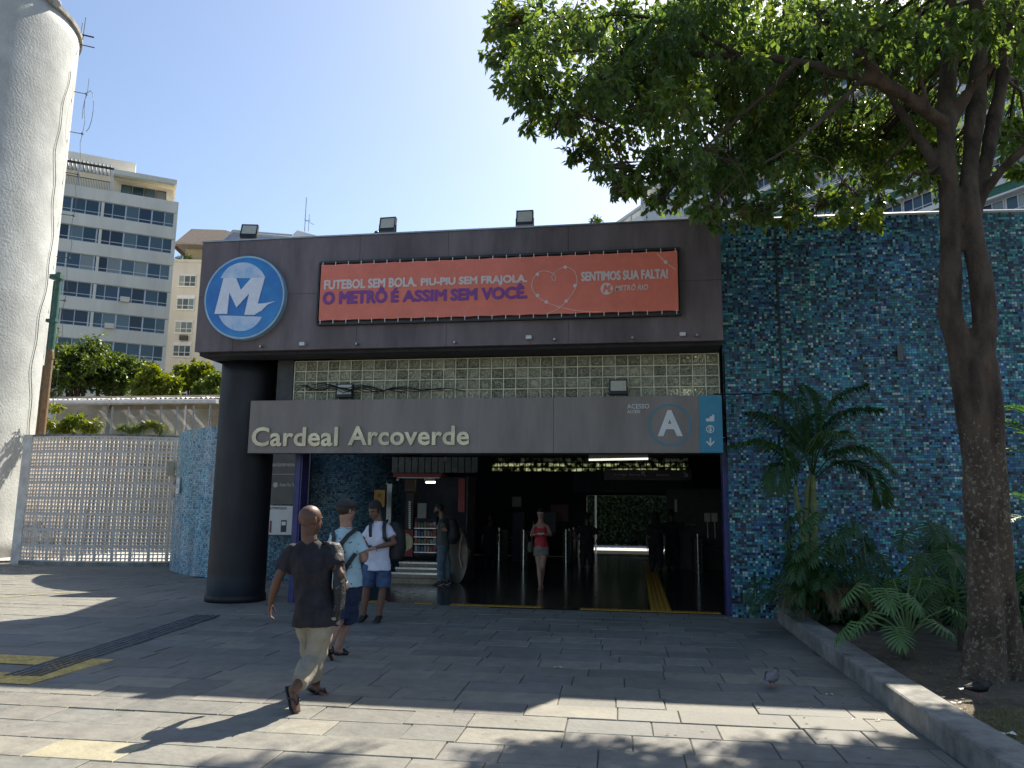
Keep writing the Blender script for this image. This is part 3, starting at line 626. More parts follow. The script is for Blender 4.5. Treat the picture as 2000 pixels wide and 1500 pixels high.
# ---------------------------------------------------------------- mosaic walls
def ribbon(name, pts, z0, z1, th, m, top=None, label=None, cat=None, capm=None):
    P = [Vector((*p,0)) for p in pts]; vs = []; fs = []; uv = []; s = 0; n = len(P); nor = []
    for i in range(n):
        t = (P[min(i+1,n-1)]-P[max(i-1,0)]).normalized(); nor.append(Vector((-t.y,t.x,0)))
    acc = [0]
    for i in range(1,n): acc.append(acc[-1]+(P[i]-P[i-1]).length)
    for i in range(n):
        zt_ = z1 if not callable(z1) else z1(i/(n-1))
        for q, z in ((P[i],z0),(P[i],zt_),(P[i]+nor[i]*th,z0),(P[i]+nor[i]*th,zt_)): vs.append((q.x,q.y,z))
    o = MB(); o.v = vs; uvs = []
    def fc(f, u): o.f.append(f); o.mi.append(0); uvs.extend(u)
    for i in range(n-1):
        a, b = 4*i, 4*i+4; za, zb_ = vs[a+1][2], vs[b+1][2]
        fc((a,b,b+1,a+1), [(acc[i],z0),(acc[i+1],z0),(acc[i+1],zb_),(acc[i],za)])
        fc((b+2,a+2,a+3,b+3), [(acc[i+1],z0),(acc[i],z0),(acc[i],za),(acc[i+1],zb_)])
        fc((a+1,b+1,b+3,a+3), [(acc[i],0),(acc[i+1],0),(acc[i+1],th),(acc[i],th)])
    fc((0,1,3,2), [(0,z0),(0,vs[1][2]),(th,vs[1][2]),(th,z0)]); e_ = 4*(n-1)
    fc((e_,e_+2,e_+3,e_+1), [(0,z0),(th,z0),(th,vs[e_+1][2]),(0,vs[e_+1][2])])
    o.uv = uvs; r = o.build(name, m); 
    if label: tag(r, label, cat)
    return r
deep = [((0.005,0.013,0.033),14),((0.009,0.041,0.077),12),((0.024,0.169,0.214),16),((0.041,0.300,0.290),20),((0.114,0.506,0.443),15),((0.041,0.112,0.214),12),((0.488,0.712,0.640),6),((0.211,0.225,0.259),6),((0.016,0.112,0.076),5)]
deepB = [((0.007,0.022,0.077),14),((0.024,0.104,0.275),20),((0.041,0.206,0.428),16),((0.081,0.375,0.549),12),((0.033,0.244,0.275),12),((0.406,0.600,0.671),7),((0.005,0.013,0.033),12)]
pale_ = [((.1,.36,.5),14),((.2,.48,.58),18),((.34,.6,.68),14),((.05,.22,.42),10),((.03,.13,.28),6),((.45,.65,.68),10),((.14,.5,.56),10)]
paleB = [((.4,.48,.56),14),((.5,.58,.62),18),((.25,.4,.5),10),((.1,.3,.45),6)]
MD = mosaic_mat('deep_blue_mosaic', deep, .042, deepB, missing=.0, rough=.35)
MP = mosaic_mat('pale_blue_mosaic', pale_, .045, paleB, missing=0.02, rough=.4)
MI = mosaic_mat('teal_mosaic', [((.06,.2,.28),12),((.1,.28,.36),14),((.03,.1,.18),12),((.05,.16,.26),12),((.16,.34,.4),8),((.012,.05,.11),7)], .045)
xw = W(1432,1205,13.16).x
ww = [(1.50,13.12),(2.6,13.12),(4,13.14),(5.5,13.2),(7,13.32),(8.5,13.5),(10,13.75),(12,14.2),(15,15.2)]
zw = W(1700,422,13.15).z
rw = ribbon('mosaic_wall', ww, 0, zw, .3, MD, label='tall deep blue mosaic wall of the station right of the entrance', cat='wall')
b = MB(); 
for i in range(len(ww)-1): b.tube([(ww[i][0],ww[i][1]+.02,zw+.02),(ww[i+1][0],ww[i+1][1]+.02,zw+.02)], .035, 6)
adopt(b.build('coping', M['grey_metal']), rw)
b = MB(); sx_ = W(1521,600,13.1).x; b.box(sx_-.012,13.095,.1,sx_+.012,13.119,zw-.02); adopt(b.build('expansion_joint', M['iron']), rw)
b = MB(); xx = W(1760,690,13.1).x; zz = W(1760,690,13.1).z; b.box(xx-.05,13.105,zz-.12,xx+.03,13.13,zz+.16); adopt(b.build('mortar_patch', mat('bare_mortar', (.16,.17,.16), .9)), rw)
b = MB(); p = W(1868,468,12.7); b.bbox(p.x-.05,12.9,p.z-.06,p.x+.05,13.1,p.z+.06,.01); tag(b.build('security_camera', M['white_plastic']), 'white camera high on the blue mosaic wall behind the tree trunk', 'camera')
for y0_, y1_ in ((862,908),(1022,1046)):
    a, c_ = W(1972,y1_,13.6), W(2030,y0_,13.6); f_ = MB(); f_.box(a.x,13.42,a.z,c_.x,13.6,c_.z); v_ = f_.build('vent_opening', M['dark'], rw)
    f_ = MB(); f_.box(a.x-.05,13.38,a.z-.05,c_.x,13.45,a.z); f_.box(a.x-.05,13.38,c_.z,c_.x,13.45,c_.z+.04); f_.build('vent_frame', M['grey_metal'], rw)
    for k in range(5): f_ = MB(); z_ = a.z+(c_.z-a.z)*(k+.5)/5; f_.box(a.x,13.39,z_-.008,c_.x,13.415,z_+.008); f_.build('louvre', M['iron'], rw)
# left curved mosaic walls
def smooth(pts, k=5):
    out = []
    for i in range(len(pts)-1):
        p0, p1, p2, p3 = pts[max(i-1,0)], pts[i], pts[i+1], pts[min(i+2,len(pts)-1)]
        for j in range(k):
            t = j/k; out.append(tuple(.5*((2*p1[c])+(-p0[c]+p2[c])*t+(2*p0[c]-5*p1[c]+4*p2[c]-p3[c])*t*t+(-p0[c]+3*p1[c]-3*p2[c]+p3[c])*t**3) for c in (0,1)))
    return out + [pts[-1]]
lw = smooth([(-12.55,20.0),(-12.0,19.1),(-11.3,18.3),(-10.5,17.65),(-9.7,17.2),(-8.9,17.05)])
za_, zb2 = 3.62, 3.4
l1 = ribbon('curved_wall', lw, 0, 3.55, .25, MP, label='curved pale blue mosaic wall between the lattice wall and the round pillar', cat='wall')
lw2 = smooth([(-8.895,17.05),(-8.0,17.1),(-7.2,17.35),(-6.5,17.75),(-6.0,18.3),(-5.75,18.9)])
l2 = ribbon('curved_wall', lw2, 0, 4.5, .25, MI, label='curved teal mosaic wall behind the young men, carrying the notice boards', cat='wall')
b = MB(); p = W(353,935,17.7); p = Vector((-11.55,18.3,p.z))
c = G(353,1000,1.9)
b.obox((-11.62+.09,18.44,2.15), Vector((.11,-.1,0))*.8, Vector((.008,.009,0)), Vector((0,0,.2)))
sg = tag(b.build('small_sign', M['white_plastic']), 'small white sign on the pale blue curved wall', 'sign')
# two black pictogram figures as thin plates
nrm = Vector((-.67,-.74,0))
for k in (-1,1):
    b = MB(); cc = Vector((-11.53,18.44,2.15)) + Vector((.74,-.67,0))*.045*k + nrm*.012
    b.obox(cc, Vector((.74,-.67,0))*.014, nrm*.002, Vector((0,0,.055))); b.obox(cc+Vector((0,0,.08)), Vector((.74,-.67,0))*.013, nrm*.002, Vector((0,0,.013)))
    b.build('pictogram', M['black'], sg)
# notice boards
b = empty('notice_board', W(570,985,17.0), 'tall grey notice board with pale lettering fixed left of the hall entrance', 'sign')
Yn = 16.9
p0, p1 = W(524,985,Yn), W(607,888,Yn); q_ = MB(); q_.box(p0.x,Yn,p0.z,p1.x,Yn+.06,p1.z+.35); q_.build('board_panel', mat('grey_green_board', (.085,.08,.068), .5, var=.06), b)
for s_, a, z_, t_, u_, bo in (('Funcionamento',530,576,903,910,.03),('Acesso Rua Toneleros',545,592,943,949,.03),('Ladeira do Leme',545,585,953,958,0),('Rua Barata Ribeiro',545,590,960,965,.02),('Rua Rodolfo Dantas',545,585,968,972,0),('Praça Cardeal Arcoverde',545,590,975,979,0)):
    pass
wd = mat('pale_board_print', (.42,.41,.36), .6, var=.05)
tx(b, 'lettering', 'Funcionamento', 529, 576, 902.5, 911, Yn-.002, wd, bold=.02)
tx(b, 'lettering', 'Acesso Rua Toneleros', 546, 590, 943, 950, Yn-.002, wd, bold=.02)
c = W(538,947,Yn-.002); d = MB(); disc(d, c.x, c.z, .06, Yn-.005, Yn-.002, 20); d.build('round_symbol', wd, b)
p = W(530,926,Yn-.002); p2 = W(600,926,Yn); d = MB(); d.box(p.x,Yn-.004,p.z-.006,p2.x,Yn-.001,p.z+.006); d.build('printed_rule', wd, b)
p0, p1 = W(523,1044,Yn), W(574,988,Yn); b = empty('poster', (p0.x,Yn,p0.z), 'white poster with a machine picture below the grey notice board', 'poster')
q_ = MB(); q_.box(p0.x,Yn,p0.z,p1.x,Yn+.03,p1.z); q_.build('sheet', mat('poster_white', (.6,.6,.57), .5, var=.05), b)
for (a, t_, z_, u_, m) in ((526,1017,531,1040,mat('poster_maroon',(.15,.02,.06),.5)),(548,1016,560,1039,M['black'])):
    p0, p1 = W(a,u_,Yn-.002), W(z_,t_,Yn-.002); d = MB(); d.box(p0.x,Yn-.005,p0.z,p1.x,Yn-.002,p1.z); d.build('printed_picture', m, b)
p0, p1 = W(550,1026,Yn-.005), W(558,1019,Yn-.005); d = MB(); d.box(p0.x,Yn-.008,p0.z,p1.x,Yn-.005,p1.z); d.build('printed_picture', M['white_plastic'], b)
tx(b, 'lettering', 'AUTOMATIZADA', 526, 560, 990, 995, Yn-.002, M['black'])
# yellow notice near kiosk
Yn = 17.6
p0, p1 = W(730,990,Yn), W(752,957,Yn); d = MB(); d.box(p0.x,Yn,p0.z,p1.x,Yn+.03,p1.z)
yb = tag(d.build('yellow_notice', mat('yellow_notice', (.35,.2,.03), .6)), 'yellow warning notice on the wall left of the kiosk', 'sign')
c = W(741,967,Yn-.002); ringmesh(c.x,c.z,.035,.05,Yn-.004,Yn-.001,20).build('prohibition_ring', mat('red_print',(.3,.02,.02),.5), yb)
d = MB(); d.obox((c.x,Yn-.003,c.z), Vector((.03,0,.03)), Vector((0,.001,0)), Vector((-.006,0,.006))); d.build('prohibition_bar', M['black'], yb)
# ---------------------------------------------------------------- lattice wall
def lat_point(i, n=10):
    x, y = -16.95, 19.75
    for k in range(i):
        h = R_(-14 + 44*(k+.5)/n); x += .475*math.cos(h); y += .475*math.sin(h)
    return x, y
lt = empty('lattice_wall', (-14.8,19.7,0), 'pale wall of square concrete lattice blocks with dirt stained top left of the mosaic wall', 'wall')
conc = mat('painted_lattice_concrete', (.68,.62,.55), .85, var=.25, scale=3, bump=.2, bscale=40)
bw_, bh = .47, .432; th = .05
lb = MB()
for k in range(5):
    r_ = .02 if k in (0,4) else .0155
    x = -bw_/2 + bw_*k/4; x = min(max(x, -bw_/2+r_), bw_/2-r_)
    lb.box(x-r_+.001, 0, -bh/2+.001, x+r_-.001, th, bh/2-.001)
    z = -bh/2 + bh*k/4; z = min(max(z, -bh/2+r_), bh/2-r_)
    lb.box(-bw_/2+.002, .002, z-r_, bw_/2-.002, th-.002, z+r_)
lbm = lb.mesh('lattice_block', conc)
zb0 = .1
for i in range(10):
    p, q = lat_point(i), lat_point(i+1); h = math.atan2(q[1]-p[1], q[0]-p[0])
    for r in range(8):
        inst(lbm, 'lattice_block', lt, Matrix.Translation(((p[0]+q[0])/2,(p[1]+q[1])/2, zb0+bh*(r+.5))) @ Matrix.Rotation(h,4,'Z') @ Matrix.Rotation(random.uniform(-.006,.006),4,'Y'))
zt_l = zb0+8*bh
b = MB()
for i in range(10):
    p, q = Vector((*lat_point(i),0)), Vector((*lat_point(i+1),0)); d = (q-p).normalized(); n_ = Vector((-d.y,d.x,0))
    b.obox((p+q)/2+n_*.05+Vector((0,0,.04)), d*.24, n_*.09, Vector((0,0,.06)))
b.build('wall_foot', M['concrete'], lt)
b = MB()
for i in range(10):
    p, q = Vector((*lat_point(i),0)), Vector((*lat_point(i+1),0)); d = (q-p).normalized(); n_ = Vector((-d.y,d.x,0))
    b.obox((p+q)/2+n_*.05+Vector((0,0,zt_l+.025)), d*.24, n_*.06, Vector((0,0,.025)))
b.build('wall_coping', mat('mouldy_concrete', (.22,.21,.2), .95, var=.6, scale=8), lt)
p = lat_point(0); b = MB(); b.box(p[0]-.28,p[1]-.02,0,p[0]-.004,p[1]+.14,zt_l+.05); b.build('end_post', conc, lt)
p = lat_point(10); b = MB(); b.box(p[0]+.005,p[1]-.06,0,p[0]+.12,p[1]+.1,zt_l-.1); b.build('end_post', M['iron'], lt)
# electric boxes at the right end
p, q = Vector((*lat_point(9),0)), Vector((*lat_point(10),0)); d = (q-p).normalized(); n_ = Vector((-d.y,d.x,0))
for k, (u, z, w_, h_, lab) in enumerate(((-.25,2.68,.1,.19,'beige meter box on the right end of the lattice wall'),(.16,2.72,.07,.12,'small pale box beside the beige meter box'))):
    b = MB(); c = q - d*(.3-u) - n_*.06; b.obox((c.x,c.y,z), d*w_, n_*.05, Vector((0,0,h_))); b.obox((c.x-n_.x*.055,c.y-n_.y*.055,z), d*w_*.8, n_*.005, Vector((0,0,h_*.85)))
    tag(b.build('meter_box', mat('beige_box', (.4,.38,.28), .6)), lab, 'meter box', 'meter boxes on the lattice wall')
b = MB(); rr = random.Random(5)
for s in range(5):
    c = q - d*.15 - n_*.08; pts = []
    for k in range(10): pts.append(c + d*(rr.uniform(-.3,.12)) + Vector((0,0,2.5-.07*k+rr.uniform(-.05,.05))))
    b.tube(pts, .008, 5)
tag(b.build('cable_bundle', M['black']), 'tangled black cables hanging under the meter boxes', 'cables')
# ---------------------------------------------------------------- round tower
TD = W(161,115,24); Ct = None
tw = empty('round_tower', (-20.3,23.6,0), 'tall round white rough-rendered ventilation tower at the left edge', 'tower')
R3 = 3.35
# centre so that the right silhouette passes through the measured edge
pe = W(120,420,23.6); vdir = Vector((pe.x, pe.y, 0)).normalized(); ctr = Vector((pe.x,pe.y,0)) + Vector((-vdir.y, vdir.x, 0))*R3
zt_t = 1.65 + (W(161,112,24.2).z-1.65)*1.0
tm = mat('rough_white_render', (.455,.465,.445), .95, var=.2, scale=.8, bump=.7, bscale=13)
t = MB(); secs = []
for k in range(34):
    z = zt_t*k/33; secs.append((Vector((ctr.x,ctr.y,z)), Vector((R3,0,0)), Vector((0,R3,0))))
t.loft(secs, 96); o = t.build('tower_shaft', tm, tw, smooth=True)
t = MB(); t.loft([((ctr.x,ctr.y,z), Vector((r,0,0)), Vector((0,r,0))) for z, r in ((zt_t,R3+.02),(zt_t+.02,R3+.09),(zt_t+.16,R3+.1),(zt_t+.2,R3+.02))], 96)
t.build('tower_rim', mat('stained_render', (.34,.32,.28), .95, var=.5, scale=3, bump=.4), tw)
def tp(ang, r, z): return Vector((ctr.x + r*math.cos(ang), ctr.y + r*math.sin(ang), z))
ae = math.atan2(vdir.x, -vdir.y)*0 + math.atan2(-vdir.x*-1*0 + (pe-ctr).y, (pe-ctr).x)
for k in range(9):
    z = 4.0 + k*1.55; an = ae - .12
    t = MB(); t.tube([tp(an, R3-.05, z), tp(an, R3+.42, z)], .014, 5); t.box(*(tp(an,R3+.4,z)-Vector((.03,.03,.03))), *(tp(an,R3+.4,z)+Vector((.03,.03,.04))))
    t.build('cable_bracket', M['iron'], tw)
t = MB(); pts = []
for k in range(60):
    z = .8 + k*.27; pts.append(tp(ae-.42+.02*math.sin(k*.9)+.06*math.sin(k*.23), R3+.035, z))
t.tube(pts, .012, 5); t.build('lightning_cable', M['iron'], tw)
t = MB()
for k in range(60): pass
pts = [tp(ae-.12, R3+.4+.04*math.sin(k*1.7), 4+k*.42) for k in range(32)]; t.tube(pts, .008, 5)
t.tube([tp(ae-.12,R3+.1,zt_t+.1), tp(ae-.12,R3+.12,zt_t+1.0)], .015, 5); t.tube([tp(ae-.25,R3+.1,zt_t+.1), tp(ae-.25,R3+.12,zt_t+.5)], .012, 5)
t.tube([tp(ae-.12,R3+.02,zt_t+.3), tp(ae-.12,R3+.45,zt_t+.3)], .03, 6); t.tube([tp(ae-.12,R3+.02,zt_t-.1), tp(ae-.12,R3+.5,zt_t-.1)], .02, 6)
cc = tp(ae-.12,R3+.5,zt_t-2.6)
t.tube([cc + Vector((.3*math.cos(q)*.7,0,.8*math.sin(q))) for q in [i*.5-1.5 for i in range(11)]], .01, 5)
t.build('mast_bracket', M['iron'], tw)
t = MB(); c = tp(ae-.75, R3+.1, zt_t+.1); t.ball(c, Vector((.17,0,0)), Vector((0,.17,0)), Vector((0,0,.13))); t.build('rim_spout', tm, tw)
# pipes by the tower
gp = mat('green_pipe_paint', (.05,.13,.09), .5, var=.4, scale=8); rp = mat('rusty_brown_pipe', (.3,.16,.05), .6, col2=(.16,.1,.06), scale=7)
pb = G(75,1104); b = MB(); p0 = W(84,870,21.2); p1 = W(116,533,21.2)
b.tube([(p1.x,21.2,.1),(p1.x,21.2,p1.z-.15),(p1.x,21.2,p1.z)], [.09,.09,.085], 10); b.tube([(p1.x-.16,21.25,.1),(p1.x-.16,21.25,p1.z-.25)], .05, 8)
b.box(p1.x-.26,21.1,p1.z-.2,p1.x+.12,21.3,p1.z-.06); b.box(p1.x-.24,21.12,p1.z-1.6,p1.x+.1,21.28,p1.z-1.5)
tag(b.build('green_pole', gp), 'dark green painted pole with clamps standing beside the round tower', 'pole')
b = MB(); p2 = W(99,682,20.9); b.tube([(p2.x,20.9,.1),(p2.x,20.9,p2.z-.1),(p2.x,20.9,p2.z)], [.1,.1,.08], 12); b.tube([(p2.x,20.9,p2.z-.3),(p2.x,20.9,p2.z-.2)], .12, 12)
b.tube([(p2.x-.2,20.95,.1),(p2.x-.2,20.95,p2.z-.5)], .045, 8)
tag(b.build('rusty_pipe', rp), 'rusty brown pipe with a paler cap beside the round tower', 'pipe')
# ---------------------------------------------------------------- carport behind the lattice wall
cpt = empty('carport', (-15,28,0), 'long white corrugated carport roof on posts behind the lattice wall', 'carport')
Yc = 28; z1 = W(260,783,Yc).z; xa, xb = W(60,780,Yc).x, W(440,790,Yc).x
b = MB(); n = 90; vs = []; fs = []
for i in range(n+1):
    x = xa + (xb-xa)*i/n; h = .04*math.sin(i*math.pi*.9)
    vs += [(x,Yc-.6,z1+h),(x,Yc+5.5,z1+.75+h)]
for i in range(n): fs.append((2*i,2*i+2,2*i+3,2*i+1))
b.add(vs, fs); b.build('roof_sheet', mat('weathered_white_sheet', (.5,.5,.5), .6, var=.3, scale=2), cpt)
b = MB(); b.box(xa,Yc-.58,z1-.22,xb,Yc-.5,z1-.05); b.tube([(xa,Yc-.64,z1-.1),(xb,Yc-.64,z1-.14)], .09, 8); b.build('gutter', mat('pale_gutter', (.45,.46,.48), .5), cpt)
for px in (206, 362, 410):
    x = W(px,820,Yc-.3).x; b = MB(); w_ = .13 if px == 206 else .04; b.box(x-w_,Yc-.3-w_,0,x+w_,Yc-.3+w_,z1-.2); b.build('post', M['concrete'] if px == 206 else M['grey_metal'], cpt)
bw2 = MB(); bw2.box(-26,31.5,0,-8.6,31.8,6.5); tag(bw2.build('boundary_wall', mat('beige_boundary_wall', (.42,.36,.26), .9, var=.25, scale=1.5, bump=.3)), 'beige boundary wall under the carport roof', 'wall')
b = MB()
for k in range(9): b.box(-22+k*1.7,31.35,3.4+.3*(k%3),-22+k*1.7+1.4,31.49,3.46+.3*(k%3))
tag(b.build('wall_shelf', M['concrete']), 'row of thin ledges on the beige wall under the carport', 'ledge')
# wire mesh fence on the mosaic wall
b = MB(); Yw = 22.5; x0 = W(215,850,Yw).x; x1 = W(440,850,Yw).x; z0 = W(300,866,Yw).z; z2 = W(300,800,Yw).z
for k in range(60):
    x = x0 + (x1-x0)*k/59; 
    b.tube([(x,Yw,z0),(x+(z2-z0),Yw,z2)], .005, 3, cap=False); b.tube([(x,Yw,z0),(x-(z2-z0),Yw,z2)], .005, 3, cap=False)
for k in range(8): x = x0+(x1-x0)*k/7; b.tube([(x,Yw,0),(x,Yw,z2+.1)], .025, 6)
tag(b.build('wire_fence', M['grey_metal']), 'diamond wire mesh fence rising behind the curved pale blue wall', 'fence')
# ---------------------------------------------------------------- leaf clouds
def leaf_cloud(name, clumps, n, size, m, parent, seed=1, droop=.5, flat_=.35, ratio=.42, shell=.5):
    """clumps: (x,y,z,r). Leaves are folded diamonds spread through each clump's volume."""
    r = np.random.default_rng(seed); cl = np.array(clumps); w = cl[:,3]**2.2; w /= w.sum()
    idx = r.choice(len(cl), n, p=w); d = r.normal(size=(n,3)); d /= np.linalg.norm(d,axis=1)[:,None]
    rad = (shell + (1-shell)*r.random(n))**.8 * r.random(n)**.25; c = cl[idx,:3] + d*(cl[idx,3]*rad)[:,None]*np.array([1,1,.8])
    ax = r.normal(size=(n,3)); ax[:,2] -= droop*1.6; ax += d*.6; ax /= np.linalg.norm(ax,axis=1)[:,None]
    nn = r.normal(size=(n,3)); nn[:,2] += flat_*3; sd = np.cross(ax, nn); sd /= np.linalg.norm(sd,axis=1)[:,None]+1e-9
    up = np.cross(sd, ax); s = size*(.6+.8*r.random(n))[:,None]; hw = s*ratio/2
    v = np.empty((n,6,3)); v[:,0] = c; v[:,1] = c+ax*s*.4+sd*hw+up*s*.08; v[:,2] = c+ax*s*.35-up*s*.03; v[:,3] = c+ax*s*.4-sd*hw+up*s*.08
    v[:,4] = c+ax*s*.95-up*s*.06; v[:,5] = c+ax*s
    v = np.empty((n,5,3)); v[:,0] = c; v[:,1] = c+ax*s*.42+sd*hw+up*s*.1; v[:,2] = c+ax*s*.45; v[:,3] = c+ax*s*.42-sd*hw+up*s*.1; v[:,4] = c+ax*s-up*s*.1
    b = (np.arange(n)*5)[:,None]; f = np.concatenate([b+np.array([[0,1,2]]), b+np.array([[1,4,2]]), b+np.array([[0,2,3]]), b+np.array([[2,4,3]])], axis=1).reshape(-1)
    me = bpy.data.meshes.new(name); me.vertices.add(n*5); me.vertices.foreach_set('co', v.reshape(-1)); nf = n*4
    me.loops.add(nf*3); me.loops.foreach_set('vertex_index', f.astype('i')); me.polygons.add(nf)
    me.polygons.foreach_set('loop_start', np.arange(0,nf*3,3,dtype='i')); me.polygons.foreach_set('loop_total', np.full(nf,3,'i'))
    me.update(calc_edges=True); at = me.attributes.new('rnd','FLOAT','FACE'); cr = r.random(len(cl))[idx]*.5; at.data.foreach_set('value', np.repeat(np.clip(cr+r.random(n)*.6,0,1),4).astype('f'))
    me.materials.append(m); o = bpy.data.objects.new(name, me); COL.objects.link(o); adopt(o, parent); o['kind'] = 'stuff'; return o
def sprays(name, clumps, twigs, per, size, m, parent, seed=1, droop=.6, ratio=.42, spread=1.0, density=2.0):
    """leaves set alternately along many short drooping twigs that leave each clump's middle"""
    r = np.random.default_rng(seed); cl = np.array(clumps); w = cl[:,3]**density; w /= w.sum(); nt_ = twigs*len(cl)
    ti = r.choice(len(cl), nt_, p=w); R_c = cl[ti,3]; d = r.normal(size=(nt_,3)); d /= np.linalg.norm(d,axis=1)[:,None]
    st_ = cl[ti,:3] + d*(R_c*.75*r.random(nt_)**.5)[:,None]*np.array([1,1,.75])
    td = d*.7 + r.normal(size=(nt_,3))*.55; td[:,2] -= droop*.6; td /= np.linalg.norm(td,axis=1)[:,None]; tl = R_c*(.35+.5*r.random(nt_))*spread
    n = nt_*per; k = np.repeat(np.arange(nt_), per); t = np.tile(np.linspace(.12,1,per), nt_) + r.normal(size=n)*.04
    c = st_[k] + td[k]*(tl[k]*t)[:,None]; c[:,2] -= droop*.35*tl[k]*t*t
    ax = td[k]*.55 + r.normal(size=(n,3))*.55; ax[:,2] -= droop*.75; ax /= np.linalg.norm(ax,axis=1)[:,None]
    nn = r.normal(size=(n,3)); nn[:,2] += .8; sd = np.cross(ax, nn); sd /= np.linalg.norm(sd,axis=1)[:,None]+1e-9
    up = np.cross(sd, ax); s = size*(.6+.75*r.random(n))[:,None]; hw = s*ratio/2
    v = np.empty((n,5,3)); v[:,0] = c; v[:,1] = c+ax*s*.42+sd*hw+up*s*.1; v[:,2] = c+ax*s*.45; v[:,3] = c+ax*s*.42-sd*hw+up*s*.1; v[:,4] = c+ax*s-up*s*.1
    b = (np.arange(n)*5)[:,None]; f = np.concatenate([b+np.array([[0,1,2]]), b+np.array([[1,4,2]]), b+np.array([[0,2,3]]), b+np.array([[2,4,3]])], axis=1).reshape(-1)
    me = bpy.data.meshes.new(name); me.vertices.add(n*5); me.vertices.foreach_set('co', v.reshape(-1)); nf = n*4
    me.loops.add(nf*3); me.loops.foreach_set('vertex_index', f.astype('i')); me.polygons.add(nf)
    me.polygons.foreach_set('loop_start', np.arange(0,nf*3,3,dtype='i')); me.polygons.foreach_set('loop_total', np.full(nf,3,'i'))
    me.update(calc_edges=True); at = me.attributes.new('rnd','FLOAT','FACE'); cr = r.random(len(cl))[ti][k]*.35+r.random(nt_)[k]*.3
    at.data.foreach_set('value', np.repeat(np.clip(cr+r.random(n)*.4,0,1),4).astype('f'))
    me.materials.append(m); o = bpy.data.objects.new(name, me); COL.objects.link(o); adopt(o, parent); o['kind'] = 'stuff'; return o
Lg = leaf_mat('sunny_green_leaves', (.03,.07,.012), (.09,.13,.02), .35)
Ly = leaf_mat('yellow_green_leaves', (.05,.1,.015), (.15,.17,.02), .4)
def bush_tree(name, px, py, Y, rpx, lab, m, n, seed, cat='tree', size=.3, squash=.8, group=None, trunk=True):
    c = W(px, py, Y); s = (Vector((c.x,c.y,c.z))-Vector((0,0,CH))).dot(FW)/FPX; r = rpx*s
    t = empty(name, (c.x,Y,0), lab, cat, group); rr = random.Random(seed); cl = []
    for k in range(46):
        a = rr.uniform(0,6.28); e = rr.uniform(-.7,1.2); q = rr.uniform(.3,1)
        cl.append((c.x+r*q*math.cos(a)*math.cos(e), Y+r*q*math.sin(a)*math.cos(e), c.z+r*squash*q*math.sin(e), r*rr.uniform(.16,.36)))
    sprays('crown', cl, 34, 9, size*.72, m, t, seed, .3, .5, 1.3)
    b = MB(); b.tube([(c.x,Y,0),(c.x+.1,Y,c.z*.5),(c.x,Y,c.z)], [.2,.15,.06], 8)
    for k in range(8): q = cl[k]; b.tube([(c.x,Y,c.z*.55+.1*k),( (c.x+q[0])/2,(Y+q[1])/2,(c.z+q[2])/2),(q[0],q[1],q[2])], [.08,.05,.02], 5)
    b.build('trunk', M['bark'] if 'bark' in M else M['soil'], t); return t
M['bark'] = mat('brown_bark', (.075,.052,.035), .9, var=.4, scale=9, bump=.8, bscale=30)
gr = 'trees behind the carport'
bush_tree('broadleaf_tree', 150, 728, 37, 82, 'dense green tree with brownish tips behind the carport beside the round tower', Lg, 5200, 11, group=gr)
bush_tree('broadleaf_tree', 235, 735, 39, 48, 'lower green tree right of the dense one behind the carport', Lg, 2500, 12, group=gr)
bush_tree('broadleaf_tree', 300, 755, 36, 45, 'small yellow-green tree behind the middle of the carport roof', Ly, 2600, 13, group=gr)
bush_tree('broadleaf_tree', 375, 738, 38, 38, 'taller pale green tree below the cream building', Ly, 2400, 14, group=gr)
bush_tree('broadleaf_tree', 425, 765, 36, 38, 'dark green tree close to the round pillar', Lg, 1800, 15, group=gr)
def creeper(name, spots, Y, lab, m, n, size, seed):
    cl = []; 
    for px, py, rp_ in spots:
        c = W(px,py,Y); s = (c-Vector((0,0,CH))).dot(FW)/FPX; cl.append((c.x,Y,c.z,rp_*s))
    o = leaf_cloud(name, cl, n, size, m, None, seed); return tag(o, lab, 'plant', None, 'stuff')
creeper('vine', [(100+k*13, 828+8*math.sin(k*1.3), 15) for k in range(8)] + [(110,795,12),(135,850,14)], 22.8, 'green vine climbing behind the top of the lattice wall beside the pipes', Ly, 1500, .16, 21)
creeper('vine', [(245+k*11, 836+6*math.sin(k), 11) for k in range(8)], 22.6, 'yellow-green vine on top of the lattice wall near its right end', Ly, 1000, .16, 22)
b = MB(); rr = random.Random(9)
for k in range(26):
    p = W(rr.uniform(130,400), rr.uniform(815,860), 23.2); q = [p]
    for j in range(5): q.append(q[-1] + Vector((rr.uniform(-.1,.5),rr.uniform(-.05,.05),rr.uniform(-.15,.25))))
    b.tube(q, .012, 4)
tag(b.build('dry_vine_stems', mat('dry_stems', (.25,.2,.13), .9)), 'dry brown vine stems tangled above the curved wall', 'plant', None, 'stuff')
